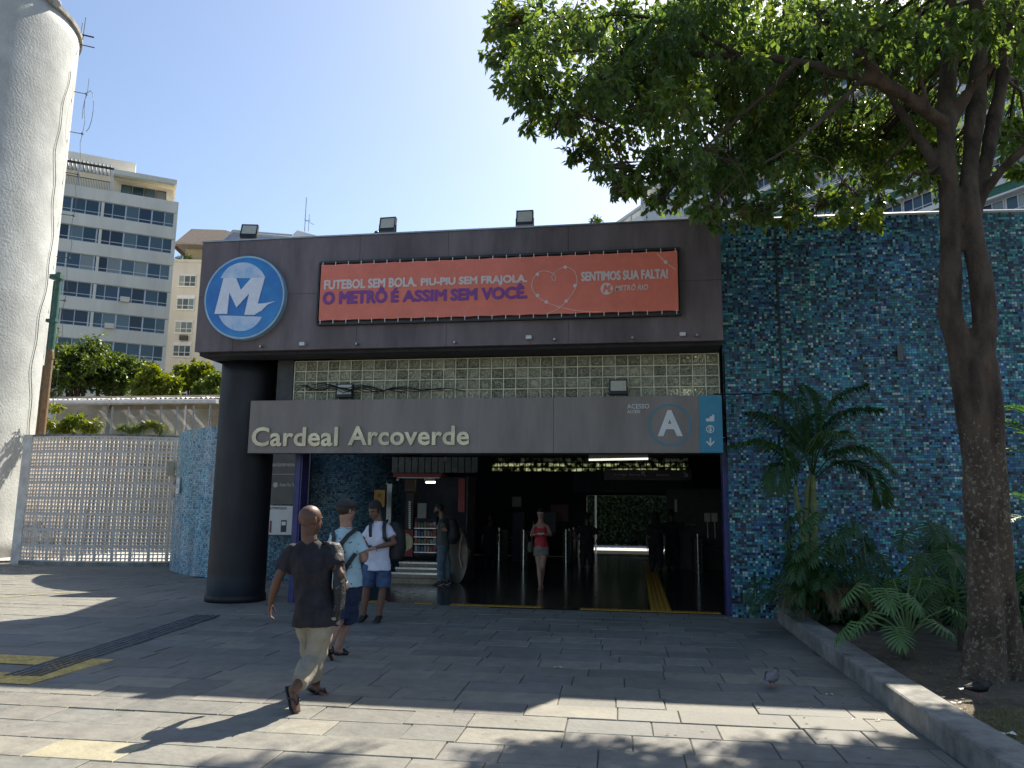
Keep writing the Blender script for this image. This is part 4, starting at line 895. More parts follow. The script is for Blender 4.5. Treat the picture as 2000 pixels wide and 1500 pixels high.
# ---------------------------------------------------------------- apartment buildings
gp_ = bpy.data.materials.new('window_glass'); gp_.use_nodes = True; _n = gp_.node_tree.nodes; _p = _n['Principled BSDF']
_p.inputs['Roughness'].default_value = .06; _p.inputs['Specular IOR Level'].default_value = .5
_o = _n.new('ShaderNodeObjectInfo'); _r = _n.new('ShaderNodeValToRGB'); _e = _r.color_ramp.elements
_e[0].color = (.015,.02,.03,1); _e[1].color = (.08,.17,.2,1)
for ps, c_ in ((.3,(.025,.06,.085,1)),(.5,(.045,.09,.12,1)),(.68,(.14,.2,.21,1)),(.8,(.015,.03,.07,1)),(.93,(.3,.33,.3,1))): _e.new(ps).color = c_
gp_.node_tree.links.new(_o.outputs['Random'], _r.inputs[0]); gp_.node_tree.links.new(_r.outputs[0], _p.inputs['Base Color']); M['win'] = gp_
M['apt'] = mat('pale_grey_render', (.8,.75,.63), .9, var=.14, scale=.25, streak=.2)
M['aptwhite'] = mat('white_paint', (.72,.72,.7), .8, var=.08, scale=.3)
M['alu'] = mat('aluminium', (.55,.57,.58), .4, metal=.3)
class Fac:                                              # local frame of a facade: u along, d outwards, z up
    def __init__(s, O, az, root): s.O = Vector(O); s.u = Vector((math.sin(az), math.cos(az), 0)); s.d = Vector((s.u.y, -s.u.x, 0)); s.root = root
    def M4(s, u, d, z):
        p = s.O + s.u*u + s.d*d + Vector((0,0,z)); return Matrix(((s.u.x,-s.d.x,0,p.x),(s.u.y,-s.d.y,0,p.y),(0,0,1,p.z),(0,0,0,1)))
    def box(s, name, m, u0, u1, z0, z1, d0, d1, parent=None):
        b = MB(); c = s.O + s.u*(u0+u1)/2 + s.d*(d0+d1)/2 + Vector((0,0,(z0+z1)/2))
        b.obox(c, s.u*((u1-u0)/2), -s.d*((d1-d0)/2), Vector((0,0,(z1-z0)/2))); return b.build(name, m, parent or s.root)
_wc = {}
def window(F, u, z, w_, h, panes=1, sill=.45, frame='alu', d=0.0, ac=None):
    key = (round(w_,2), round(h,2), panes, sill, frame)
    if key not in _wc:
        f = MB(); e = .032
        for x in [-w_/2+e] + [-w_/2+w_*k/panes for k in range(1,panes)] + [w_/2-e]: f.box(x-e,-.06,0,x+e,.02,h)
        for z_ in [e, h-e] + ([sill] if sill else []): f.box(-w_/2,-.055,z_-e,w_/2,.015,z_+e)
        p = MB(); p.box(-w_/(2*panes)+.04,-.02,.03,w_/(2*panes)-.04,.0,h-.03)
        _wc[key] = (f.mesh('window', M[frame]), p.mesh('pane', M['win']))
    fm, pm = _wc[key]; A = F.M4(u, d, z); o = inst(fm, 'window', F.root, A)
    for k in range(panes): inst(pm, 'pane', o, F.M4(u - w_/2 + w_*(k+.5)/panes, d, z))
    return o
# left block
az = R_(64-9.0); cor = W(347,420,68)
rt = empty('apartment_building', (cor.x-8,60,0), 'tall pale apartment block with long window bands behind the round tower', 'building')
Ll = 30.0; F = Fac((cor.x - math.sin(az)*Ll, 68 - math.cos(az)*Ll, 0), az, rt)
zt_a = W(349,395,68).z; fl = 2.72
F.box('wall', M['apt'], 0, Ll, 0, zt_a-.9, -9, -.35)
nf = 9
for k in range(nf):
    zt_ = zt_a - k*fl
    F.box('parapet', M['apt'], 0, Ll, zt_-1.18, zt_, -.4, 0)
    z0 = zt_ - fl + .03 
    cnt = int(Ll/2.3)
    for j in range(cnt):
        if j < 3: continue
        window(F, (j+.5)*Ll/cnt, z0, Ll/cnt, 1.52, 2, .36, 'alu', -.2)
    F.box('mullion', M['apt'], Ll*.775, Ll*.775+.25, z0-.05, z0+1.45, -.36, -.02)
    F.box('end_pier', M['apt'], Ll-.35, Ll, z0-.05, z0+1.45, -.4, -.01)
F.box('slab', M['apt'], 0, Ll, 0, zt_a-nf*fl, -.4, 0)
# top terrace storey
F.box('wall', M['apt'], Ll*.52, Ll-.6, zt_a, zt_a+2.3, -7, -2.2)
F.box('wall', M['apt'], 4, Ll*.80, zt_a, zt_a+2.4, -8, -3)
F.box('roof_slab', M['apt'], Ll*.80, Ll-.3, zt_a+2.0, zt_a+2.5, -7, -.5)
F.box('awning', mat('cream_awning', (.6,.55,.36), .8), Ll*.80, Ll-.5, zt_a+1.75, zt_a+1.95, -.9, -.3)
F.box('roof_block', M['apt'], Ll*.6, Ll*.86, zt_a+2.5, zt_a+4.5, -8, -3)
F.box('roof_block', M['apt'], Ll*.55, Ll*.62, zt_a+2.5, zt_a+5.0, -8, -3.5)
for k in range(44): F.box('pergola_slat', M['aptwhite'], 9+k*.34, 9+k*.34+.13, zt_a+2.55, zt_a+2.75, -3.2, -.2)
F.box('pergola_beam', M['dark2'], 8.6, 24, zt_a+2.35, zt_a+2.54, -.55, -.4)
for u in (9,13,17,21,23.8): F.box('pergola_post', M['aptwhite'], u, u+.15, zt_a, zt_a+2.35, -.6, -.45)
b = MB()
for k in range(110):
    u = 8.5 + k*.14; c = F.O + F.u*u + F.d*(-.15) + Vector((0,0,zt_a+.45)); b.obox(c, F.u*.015, F.d*.015, Vector((0,0,.45)))
c = F.O + F.u*16 + F.d*(-.15) + Vector((0,0,zt_a+.92)); b.obox(c, F.u*7.8, F.d*.03, Vector((0,0,.03)))
o = b.build('railing', M['dark2'], rt)
for j in range(4): window(F, Ll*.84+j*1.05, zt_a+.15, .98, 1.5, 1, .5, 'dark2', -2.15)
for k, u in ((1,19.2),(2,17),(3,25.6),(3,12),(4,24.5),(5,23)):
    F.box('air_conditioner', M['apt'], u, u+.8, zt_a-k*fl-fl+.02, zt_a-k*fl-fl+.5, -.2, .3)
# cream block behind
rt = empty('apartment_building', (-45,80,0), 'cream apartment block with separate small windows between the pale block and the station sign', 'building')
cream = mat('cream_render', (.68,.63,.54), .9, var=.14, scale=.3, streak=.25); O = W(335,600,82); O.z = 0
F = Fac(O, R_(90-13), rt); zt2 = W(385,510,82).z
F.box('wall', cream, -1, 16, 0, zt2, -9, 0); F.box('parapet', cream, -1, 16, zt2, zt2+.35, -.5, .15)
F.box('penthouse', mat('ochre_render', (.5,.43,.27), .9), .3, 12, zt2+.3, zt2+2.4, -8, -2.2)
F.box('roof_slab', mat('red_tile_roof', (.4,.33,.28), .9, bump=.4), -.4, 12.6, zt2+2.4, zt2+2.65, -8.5, -.4)
b = MB(); A_ = F.O + F.u*-1 + F.d*-2; vs = [F.O+F.u*u+F.d*d+Vector((0,0,z)) for u,d,z in ((-1.4,-2,zt2+2.7),(12,-2,zt2+2.7),(12,-10,zt2+2.7),(-1.4,-10,zt2+2.7),(-.2,-5,zt2+6.0),(4,-5,zt2+6.0))]
b.add(vs, [(0,1,5,4),(1,2,5),(2,3,4,5),(3,0,4)]); b.build('roof', mat('beige_tile_roof', (.4,.3,.22), .9, var=.2, bump=.3), rt)
for k in range(7):
    z0 = W(360,558,82).z - k*2.83
    for j, u in enumerate((1.6, 5.0, 8.6)):
        window(F, u, z0, 2.0, 1.35, 3, .5, 'aptwhite', .04); F.box('shutter_box', M['aptwhite'], u-1.05, u+1.05, z0+1.36, z0+1.75 if k%2 else z0+1.5, 0, .1)
        F.box('sill', M['apt'], u-1.1, u+1.1, z0-.12, z0, 0, .14)
    if k in (2,4): F.box('air_conditioner', M['dark2'], 1.3, 2.2, z0-.9, z0-.35, 0, .4)
Lp = leaf_cloud('terrace_plants', [tuple(F.O+F.u*u+F.d*(-.6)+Vector((0,0,zt2+.7))) + (.6,) for u in (.4,1.2,4.2,5.2)], 500, .3, Ly, rt, 31)
# small roofs peeking over the fascia
rt = empty('rooftop_house', W(495,500,60), 'grey hipped roof end with white trim peeking over the station left of the middle', 'building')
z_ = W(495,470,60).z; z2_ = W(495,446,60).z; xs = [W(p,460,60).x for p in (434,450,572)]
b = MB(); b.add([(xs[0],60,z_),(xs[2],60,z_),(xs[2],68,z_),(xs[0],68,z_),(xs[1],60.5,z2_),(xs[1]+.3,66,z2_),(xs[2]-.4,60.3,z_+.35)], [(0,1,6,4),(1,2,5,6),(6,5,4),(2,3,5),(3,0,4,5)]); b.build('roof', mat('grey_sheet_roof', (.4,.4,.42), .6), rt)
b = MB(); b.tube([(xs[0],59.95,z_),(xs[1],60.4,z2_+.05),(xs[2],59.95,z_+.3)], .09, 6); b.build('roof_trim', M['aptwhite'], rt); b = MB(); b.box(xs[0],60.2,0,xs[2],68,z_); b.build('wall', M['apt'], rt)
rt = empty('rooftop_house', W(597,500,62), 'low pale roof gable peeking over the station below the antenna', 'building')
z_ = W(597,466,62).z; z2_ = W(597,449,62).z; xs = [W(p,460,62).x for p in (562,580,634)]
b = MB(); b.add([(xs[0],62,z_),(xs[2],62,z_),(xs[2],67,z_),(xs[0],67,z_),(xs[1],62,z2_),(xs[1],67,z2_)], [(0,1,4),(1,2,5,4),(2,3,5),(3,0,4,5)]); b.build('roof', M['aptwhite'], rt); b = MB(); b.box(xs[0],62.1,0,xs[2],67,z_); b.build('wall', M['apt'], rt)
b = MB(); p = W(595,452,61); q = W(594,386,61); b.tube([p, Vector((p.x,61,q.z))], .035, 5); p3 = W(600,432,61)
b.tube([(p.x+.35,61,p.z),(p.x+.35,61,p3.z+.6)], .025, 5); b.tube([(p.x-.1,61,p3.z+.2),(p.x+.8,61,p3.z-.35)], .02, 5); b.tube([(p.x-.05,61,p3.z),(p.x+.5,61,p3.z+.1)], .02, 5)
tag(b.build('roof_antenna', M['grey_metal']), 'thin aerial mast rising over the roof left of the middle floodlight', 'antenna')
# right building, green bands
A = W(1660,310,75); A.z = 0; az2 = R_(-34); dirv = Vector((math.sin(az2), math.cos(az2), 0))
rt = empty('apartment_building', (30,75,0), 'long white apartment building with dark green bands behind the tree', 'building')
F = Fac(A - dirv*26, az2, rt); F.d = -F.d
def M4b(u, d, z, F=F):
    p = F.O + F.u*u + F.d*d + Vector((0,0,z)); return Matrix(((-F.u.x,-F.d.x,0,p.x),(-F.u.y,-F.d.y,0,p.y),(0,0,1,p.z),(0,0,0,1)))
F.M4 = M4b
ztr = 46.0; LR = 26+34; grn = mat('dark_green_band', (.03,.14,.09), .6, var=.15)
F.box('wall', M['aptwhite'], 0, LR, 0, ztr, -14, -.5)
M['lav'] = mat('lavender_white_frame', (.68,.68,.72), .6)
for k in range(10):
    zt_ = ztr - k*3.05
    F.box('white_band', M['aptwhite'], 0, LR, zt_-.45, zt_, -.5, .35); F.box('green_band', grn, 0, LR, zt_-1.15, zt_-.452, -.5, .2); F.box('ledge', M['aptwhite'], 0, LR, zt_-1.32, zt_-1.152, -.5, .3)
    if k > 8: continue
    for j in range(20): window(F, 1.5+j*3.0, zt_-3.0, 2.85, 1.62, 3, .5, 'lav', -.45)
# white block further left
rt = empty('apartment_building', (16,100,0), 'white apartment building with a blank wall seen over the right end of the fascia', 'building')
b = MB(); Y0 = 96; x0, x1 = W(1256,400,Y0).x, W(1420,400,Y0).x; z1 = W(1300,392,Y0).z
b.box(x0,Y0,0,x1,Y0+20,z1); b.build('wall', M['aptwhite'], rt); b = MB(); b.box(x0-.3,Y0-.3,z1,x1+.3,Y0+20,z1+.4); b.build('parapet', M['aptwhite'], rt)
za2 = W(1250,392,Y0).z; zb3 = W(1160,430,Y0).z
F2 = Fac((x0, Y0+.5, 0), R_(-30), rt); F2.d = -F2.d; 
p = MB(); LL = 26
F2.box('wall', M['aptwhite'], 0, LL, 0, z1-1.2, -8, 0); F2.box('parapet', M['aptwhite'], 0, LL, z1-.5, z1-.2, -.2, .3); F2.box('terrace_slab', M['aptwhite'], 0, LL, z1-4.2, z1-3.2, -.2, 1.2)
for k in range(9): F2.box('post', M['aptwhite'], k*3, k*3+.35, z1-1.2, z1-.5, -.15, .1)
F2.box('roof_slab', M['apt'], 0, LL*.7, z1-.18, z1+.9, -7, -1.5)
pl2 = W(1160,432,110); leaf_cloud('terrace_plants', [(pl2.x+.3,110,pl2.z,1.0)], 220, .5, Lg, rt, 33)
# hill/background houses row to close the horizon behind
b = MB(); rr = random.Random(4)
fb = empty('distant_building', (-5,140,0), 'plain pale city block far behind the station, hidden by its roof', 'building')
b.box(-60,120,0,40,135,14); b.build('wall', M['apt'], fb)
# ---------------------------------------------------------------- inside the hall
h = empty('rear_wall', (-3,32.5,0), 'dark rear wall of the hall with a glass block band over the lit exit', 'wall')
xo0, xo1 = W(1146,1050,32.5).x, W(1322,1050,32.5).x; zo = W(1230,968,32.5).z
zg0, zg1 = W(1200,921,32.5).z, W(1200,893,32.5).z
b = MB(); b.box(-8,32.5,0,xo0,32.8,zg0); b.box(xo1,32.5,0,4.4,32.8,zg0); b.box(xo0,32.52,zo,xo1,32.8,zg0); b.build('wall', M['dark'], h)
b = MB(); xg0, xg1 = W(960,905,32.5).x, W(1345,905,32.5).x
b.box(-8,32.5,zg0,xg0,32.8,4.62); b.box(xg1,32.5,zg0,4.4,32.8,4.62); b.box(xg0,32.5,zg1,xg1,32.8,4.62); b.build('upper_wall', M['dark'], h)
tg = bpy.data.materials.new('translucent_block'); tg.use_nodes = True; _n = tg.node_tree.nodes; _t = _n.new('ShaderNodeBsdfTranslucent'); _t.inputs[0].default_value = (.4,.42,.35,1)
_g = _n.new('ShaderNodeNewGeometry'); _z = _n.new('ShaderNodeTexNoise'); _z.inputs['Scale'].default_value = 5; _z.inputs['Detail'].default_value = 6
_r = _n.new('ShaderNodeValToRGB'); _r.color_ramp.elements[0].position = .42; _r.color_ramp.elements[0].color = (.02,.03,.015,1); _r.color_ramp.elements[1].position = .62; _r.color_ramp.elements[1].color = (.42,.44,.33,1)
tg.node_tree.links.new(_g.outputs['Position'], _z.inputs['Vector']); tg.node_tree.links.new(_z.outputs[0], _r.inputs[0]); tg.node_tree.links.new(_r.outputs[0], _t.inputs[0])
tg.node_tree.links.new(_t.outputs[0], _n['Material Output'].inputs[0])
gb = MB(); s = (xg1-xg0)/34; hh = (zg1-zg0)/3
gb.box(-s/2+.01,0,-hh/2+.01,s/2-.01,.01,hh/2-.01); gme2 = gb.mesh('glass_block', tg)
for c in range(34):
    for r in range(3): inst(gme2, 'glass_block', h, Vector((xg0+(c+.5)*s, 32.6, zg0+(r+.5)*hh)))
b = MB()
for c in range(35): b.box(xg0+c*s-.01,32.57,zg0,xg0+c*s+.01,32.66,zg1)
for r in range(4): b.box(xg0,32.572,zg0+r*hh-.01,xg1,32.658,zg0+r*hh+.01)
b.build('mortar_grid', M['dark'], h)
# hedge beyond the exit
hd = leaf_cloud('ivy_hedge', [(x,38.6,z,.55) for x in np.arange(-7,6,.6) for z in (.3,.8,1.3,1.8,2.3,2.8)], 34000, .17, leaf_mat('dark_ivy', (.012,.035,.012), (.03,.065,.02), .2), None, 41)
tag(hd, 'wall of dark green ivy seen through the rear exit', 'hedge', None, 'stuff')
b = MB(); b.box(-9,39,0,8,39.2,3.4); tag(b.build('garden_wall', mat('beige_wall', (.4,.36,.28), .9)), 'beige wall behind the ivy beyond the rear exit', 'wall')
b = MB(); xp = W(1163,1000,33.2).x; b.tube([(xp,33.4,0),(xp,33.4,3)], .035, 8); tag(b.build('exit_post', M['white_plastic']), 'thin pale post standing in the rear exit', 'post')
# inner lintel beam, hanging sign, lamps
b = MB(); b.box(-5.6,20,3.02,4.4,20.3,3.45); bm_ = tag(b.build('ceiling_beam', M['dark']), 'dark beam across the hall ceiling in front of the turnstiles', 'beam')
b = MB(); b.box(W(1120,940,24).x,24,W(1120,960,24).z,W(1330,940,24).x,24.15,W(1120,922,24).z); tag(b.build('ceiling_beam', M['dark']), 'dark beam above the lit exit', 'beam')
hs = empty('hanging_sign', W(1265,928,19), 'dark hanging direction sign with small white arrows and text', 'sign')
a, c = W(1180,937,19), W(1350,918,19); b = MB(); b.box(a.x,19,a.z,c.x,19.08,c.z); b.build('board_panel', M['black'], hs)
dimw = mat('dim_white_print', (.35,.35,.34), .6)
tx(hs, 'lettering', 'Embarque   Boarding', 1200, 1250, 925, 930, 18.995, dimw); tx(hs, 'lettering', 'Bilheteria', 1282, 1308, 925, 930, 18.995, dimw)
flat([(1253,921),(1261,921),(1261,922.5),(1256,922.5),(1262,930),(1260.5,931),(1254.5,924),(1254.5,928),(1253,928)], 'arrow', dimw, hs, 18.994)
flat([(1344,931),(1336,931),(1336,929.5),(1341,929.5),(1335,923),(1336.5,922),(1342.5,928),(1342.5,924),(1344,924)], 'arrow', dimw, hs, 18.994)
def tube_lamp(p0, p1, Y, lab, em):
    a, c = W(*p0,Y), W(*p1,Y); t = empty('ceiling_lamp', a, lab, 'lamp', 'tube lamps in the hall'); b = MB(); b.tube([a, c], .022, 8)
    b.build('tube', mat('lit_tube', (.8,.8,.8), emit=(1,.97,.85,em)), t); b = MB(); b.box(min(a.x,c.x),Y-.05,max(a.z,c.z)+.03,max(a.x,c.x),Y+.05,max(a.z,c.z)+.09); b.build('lamp_case', M['grey_metal'], t)
tube_lamp((1150,898),(1266,896),17, 'lit tube lamp under the hall ceiling over the rear exit', .6)
tube_lamp((832,942),(850,942),18.6, 'lit tube lamp inside the kiosk', 2.5)
# behind the upper glass blocks a lit spot
for px, py in ((1361,694),(1341,763)):
    a = W(px,py,13.5); b = MB(); b.ball((a.x,13.5,a.z), Vector((.1,0,0)), Vector((0,.03,0)), Vector((0,0,.035))); tag(b.build('ceiling_spotlight', mat('lit_spot', (.9,.9,.9), emit=(1,1,.9,6))), 'small lit lamp glowing behind the %s right glass blocks' % ('upper' if py < 700 else 'lower'), 'lamp')
# turnstile posts
def turnstile(px, y0, Y, lab, w=.06, h=1.05, body=True):
    c = G(px, y0); c = Vector((W(px,y0,Y).x, Y, 0)); t = empty('turnstile', c, lab, 'turnstile', 'turnstiles in the dark hall')
    b = MB(); b.tube([c, c+Vector((0,0,h))], w/2, 10); b.build('post', M['steel'], t)
    if body: b = MB(); b.bbox(c.x-.1,Y+.08,0,c.x+.12,Y+1.1,h-.08,.03); b.build('cabinet', M['dark2'], t); b = MB(); b.tube([(c.x+.1,Y+.5,.75),(c.x+.5,Y+.5,.7)], .02, 6); b.build('arm', M['steel'], t)
for px, y_, lab in ((974,1095,'leftmost steel turnstile post in the dark hall'),(1022,1105,'steel turnstile post just left of the walking woman'),(1105,1100,'nearest steel post of the row right of the woman'),(1112,1097,'second steel post of the row right of the woman'),(1120,1090,'third steel post of the row right of the woman'),(1132,1085,'last steel post of the row right of the woman'),(1322,1100,'steel turnstile post behind the two dark figures'),(1365,1120,'bright steel post at the right side of the hall'),(1378,1112,'steel turnstile post right of the bright one')):
    turnstile(px, y_, G(px, y_).y, lab, .075)
for px, lab in ((1382,'left'),(1396,'right')):
    a, c = W(px-6,1019,20), W(px+5,1002,20); b = MB(); b.box(a.x,20,a.z,c.x,20.02,c.z); b.box((a.x+c.x)/2-.012,20,1.0,(a.x+c.x)/2+.012,20.02,a.z); tag(b.build('notice_plate', mat('grey_plate', (.3,.29,.24), .6)), '%s one of two grey notice plates on the right turnstiles' % lab, 'sign', 'notice plates on the turnstiles')
for (x0,y0,x1,y1,Y,col,nm,lab) in ((1060,1040,1085,1000,24,(.02,.022,.03),'wall_panel','dark blue panel in the depth of the hall'),(1000,1075,1020,1000,25,(.012,.013,.05),'ticket_machine','dark blue machine standing deep in the hall'),(1075,1018,1110,985,25,(.07,.008,.015),'poster','dark red poster deep in the hall right of the woman'),(1318,1000,1322,975,20,(.3,.3,.28),'paper_notice','small white paper on the right hall wall'),(1000,990,1018,970,22,(.12,.12,.1),'paper_notice','small pale notice above the blue machine')):
    a, c = W(x0,y0,Y), W(x1,y1,Y); b = MB(); b.bbox(a.x,Y,a.z if nm != 'ticket_machine' else 0,c.x,Y+(.5 if nm == 'ticket_machine' else .03),c.z,.01); tag(b.build(nm, mat(nm+'_'+lab[:6], col, .5)), lab, nm.replace('_',' '))
b = MB(); a, c = W(1330,1050,21), W(1400,950,21); b.box(c.x-1.2,23.5,0,c.x+.6,23.6,c.z); tag(b.build('partition', M['dark2']), 'dark partition at the right side of the hall', 'wall')
# ---------------------------------------------------------------- kiosk
ks = empty('kiosk', (-4.8,17.3,0), 'small snack kiosk with lit steps, red counter and dark interior left in the hall', 'kiosk')
Yk = 17.15; sx0, sx1 = W(757,1130,Yk).x, W(873,1130,Yk).x
stp = mat('worn_wood_step', (.3,.23,.16), .55, var=.3, scale=8); edge = mat('aluminium_nosing', (.75,.74,.7), .3, metal=.7)
zs = [W(815,y,Yk+.28*i).z for i, y in enumerate((1131,1119,1109,1098))]
for i in range(4):
    b = MB(); b.box(sx0,Yk+.28*i,0 if i == 0 else zs[i-1]+.001,sx1,Yk+1.5,zs[i]); b.build('step', stp, ks)
    if i: b = MB(); b.box(sx0,Yk+.28*i-.02,zs[i]-.035,sx1,Yk+.28*i+.05,zs[i]+.006); b.build('step_nosing', edge, ks)
Yq = Yk+1.15; zs3 = zs[3]
def kb(name, m, x0, y0, x1, y1, d=.03, Y=Yq, par=None):
    a, c = W(x0,y1,Y), W(x1,y0,Y); b = MB(); b.box(a.x,Y,a.z,c.x,Y+d,c.z); return b.build(name, m, par or ks)
redm = mat('kiosk_red', (.22,.02,.022), .5, var=.1)
kb('counter_front', redm, 757, 1035, 807, 1086, .5)
c = W(790,1059,Yq-.01); d = MB(); disc(d, c.x, c.z, .21, Yq-.01, Yq-.002, 32); d.build('round_emblem', mat('emblem_cream', (.5,.46,.26), .6, var=.3, scale=14), ks)
kb('shelf_case', M['dark'], 808, 1010, 852, 1086, .4)
colr = [(.3,.05,.05),(.25,.22,.15),(.05,.07,.2),(.3,.3,.3),(.2,.12,.05),(.08,.15,.1)]
gm_ = [mat('goods_%d' % i, c_, .4) for i, c_ in enumerate(colr)]
for r, (y0, y1) in enumerate(((1020,1031),(1036,1048),(1052,1062),(1066,1078))):
    for k in range(7):
        x = 810+k*6; kb('goods', gm_[(r*3+k*5+k//2) % 6], x, y0+(k%3), x+5, y1, .1, Yq-.05-.002*k)
    kb('shelf', edge, 808, y1+.5, 852, y1+1.5, .14, Yq-.09)
kb('fridge', M['dark2'], 791, 960, 808, 1034, .4)
for k in range(13): kb('bottle', M['white_plastic'], 798, 979+k*4.2, 802, 982+k*4.2, .03, Yq-.04)
kb('awning', redm, 768, 924, 862, 932, .5, Yq-.5)
kb('awning_edge', M['grey_metal'], 778, 932, 858, 934, .05, Yq-.55)
kb('door_frame', mat('brown_door_frame', (.1,.06,.035), .6), 790, 936, 811, 962, .1)
kb('side_post', M['grey_metal'], 753, 945, 766, 1040, .1, Yq-.3)
kb('menu_sheet', mat('menu_sheet', (.25,.25,.22), .6), 815, 983, 833, 1012, .01, Yq-.1)
kb('back_wall', M['dark'], 757, 932, 912, 1100, .05, Yq+1.6)
kb('side_wall', M['dark2'], 908, 930, 914, 1140, .9, Yq-.3)
for px in (777, 831):
    a = W(px,937,Yq-.4); b = MB(); b.sph((a.x,a.y,a.z),.035); b.tube([(a.x,a.y,a.z),(a.x,a.y,a.z+.15)], .012, 5); tag(b.build('pendant_lamp', M['white_plastic'], ks))
for k in range(13):
    x = 765+k*13; kb('cladding_plank', mat('grey_plank', (.11,.115,.1), .6, var=.35) if k == 0 else bpy.data.materials['grey_plank'], x, 893, x+12, 923, .03, Yq-.55)
ex = MB(); a = W(903,970,Yq-.2); ex.box(a.x-.1,Yq-.2,W(903,1000,Yq).z,a.x+.06,Yq-.1,W(903,935,Yq).z); tag(ex.build('red_sign', redm), 'dark red hanging sign at the right side of the kiosk', 'sign')
wh = empty('round_counter_end', (W(893,1100,Yq).x,Yq,0), 'tall curved metal counter end with a thin red light strip right of the kiosk', 'counter')
a = W(893,1085,17.6); b = MB(); b.loft([((a.x,17.6+.25*k,a.z), Vector((.24,0,0)), Vector((0,0,.62))) for k in (0,1)], 32); b.build('drum', mat('dull_bronze', (.13,.11,.09), .35, metal=.5), wh)
b = MB(); b.tube([W(903,1042,17.5), W(899,1060,17.5), W(897,1085,17.5), W(901,1108,17.5)], .014, 6); b.build('light_strip', mat('red_white_strip', (.6,.3,.22), .4), wh)
# ---------------------------------------------------------------- big tree
tr = empty('street_tree', G(1940,1338,.12), 'large multi-stemmed broadleaf tree standing in the planted bed at the right', 'tree')
YT_ = 8.25
def path(pts, Y0=YT_):
    out = []
    for px, py, wpx, *dy in pts:
        Y = Y0 + (dy[0] if dy else 0); p = W(px, py, Y); s = (p-Vector((0,0,CH))).dot(FW)/FPX; out.append((p, wpx*s/2*(.84 if Y0 == YT_ else 1)))
    return out
def crv(P, k=4):
    o = []
    for i in range(len(P)-1):
        p0, p1, p2, p3 = P[max(i-1,0)], P[i], P[i+1], P[min(i+2,len(P)-1)]
        for j in range(k):
            t = j/k; q = .5*((2*p1[0])+(p2[0]-p0[0])*t+(2*p0[0]-5*p1[0]+4*p2[0]-p3[0])*t*t+(3*p1[0]-p0[0]-3*p2[0]+p3[0])*t**3)
            o.append((q, p1[1]*(1-t)+p2[1]*t))
    return o+[P[-1]]
tb = MB(); limbs = []
def limb(pts, n=12):
    P = crv(path(pts)); tb.tube([p for p,_ in P], [r*(1+.05*noise.noise(p*3)) for p,r in P], n); limbs.append(P); return P
limb([(1925,1362,110),(1928,1300,84),(1925,1200,74),(1915,1050,66),(1908,900,66),(1898,780,74),(1888,700,80)])
limb([(1990,1355,90,.1),(1975,1290,66,.1),(1962,1180,62,.1),(1948,1020,56,.08),(1935,880,60,.05),(1925,780,70,.03),(1915,700,74,.02)])
limb([(1870,1368,24,-.1),(1895,1320,50,-.02),(1912,1240,56)]); limb([(2010,1352,30,.1),(1990,1310,40,.1),(1970,1230,46,.1)])
limb([(1925,1385,36,-.3),(1930,1330,56,-.12),(1935,1240,56,-.02)])
limb([(1890,720,76),(1868,650,56),(1857,600,50),(1857,520,46),(1853,400,42),(1848,300,40),(1848,200,38,.1),(1855,90,34,.2),(1858,0,30,.3),(1860,-120,22,.5)])
limb([(1912,720,70),(1922,640,54),(1914,540,50),(1900,450,44),(1893,390,42),(1895,320,40,.1),(1905,220,42,.2),(1912,120,38,.4),(1905,0,30,.5),(1900,-120,20,.6)])
limb([(1898,430,40,.1),(1922,330,34,.2),(1940,240,30,.3),(1958,150,30,.4),(1970,60,26,.5),(1985,-60,18,.6)])
limb([(1850,245,38),(1820,225,34,-.1),(1780,195,32,-.2),(1740,170,30,-.3),(1690,152,28,-.4),(1640,140,24,-.3),(1560,120,20,-.1),(1450,110,16,.2),(1300,105,12,.5),(1180,100,8,.7)])
limb([(1835,350,32),(1815,300,26,.1),(1785,255,24,.2),(1750,205,22,.3),(1735,175,18,.3),(1700,120,14,.4),(1650,40,10,.5)])
limb([(1740,168,24,-.3),(1700,130,18,-.5),(1650,80,14,-.6),(1560,30,10,-.8)])
limb([(1905,420,26,.1),(1925,375,22,.1),(1950,340,20,0),(1990,300,18,-.1),(2040,260,14,-.2)])
limb([(1850,260,26,.1),(1885,190,22,0),(1950,110,20,-.2),(2010,50,16,-.4)])
limb([(1560,120,16,-.1),(1500,180,12,0),(1420,250,9,.1),(1330,330,6,.2)]); limb([(1450,110,14,.2),(1350,60,10,.1),(1240,30,8,0),(1120,40,5,0)])
limb([(1690,150,16,-.4),(1620,220,12,-.6),(1540,290,8,-.7),(1450,340,6,-.8)]); limb([(1820,225,16,-.1),(1800,160,12,-.3),(1790,80,10,-.4),(1800,0,8,-.5)])
limb([(1300,105,8,.5),(1200,150,6,.5),(1100,200,4,.5)]); limb([(1785,260,12,.2),(1740,310,9,.4),(1680,370,6,.6),(1620,400,4,.7)])
bark = mat('tree_bark', (.11,.075,.048), .92, col2=(.035,.024,.017), scale=7, bump=1.0, bscale=26, streak=.35)
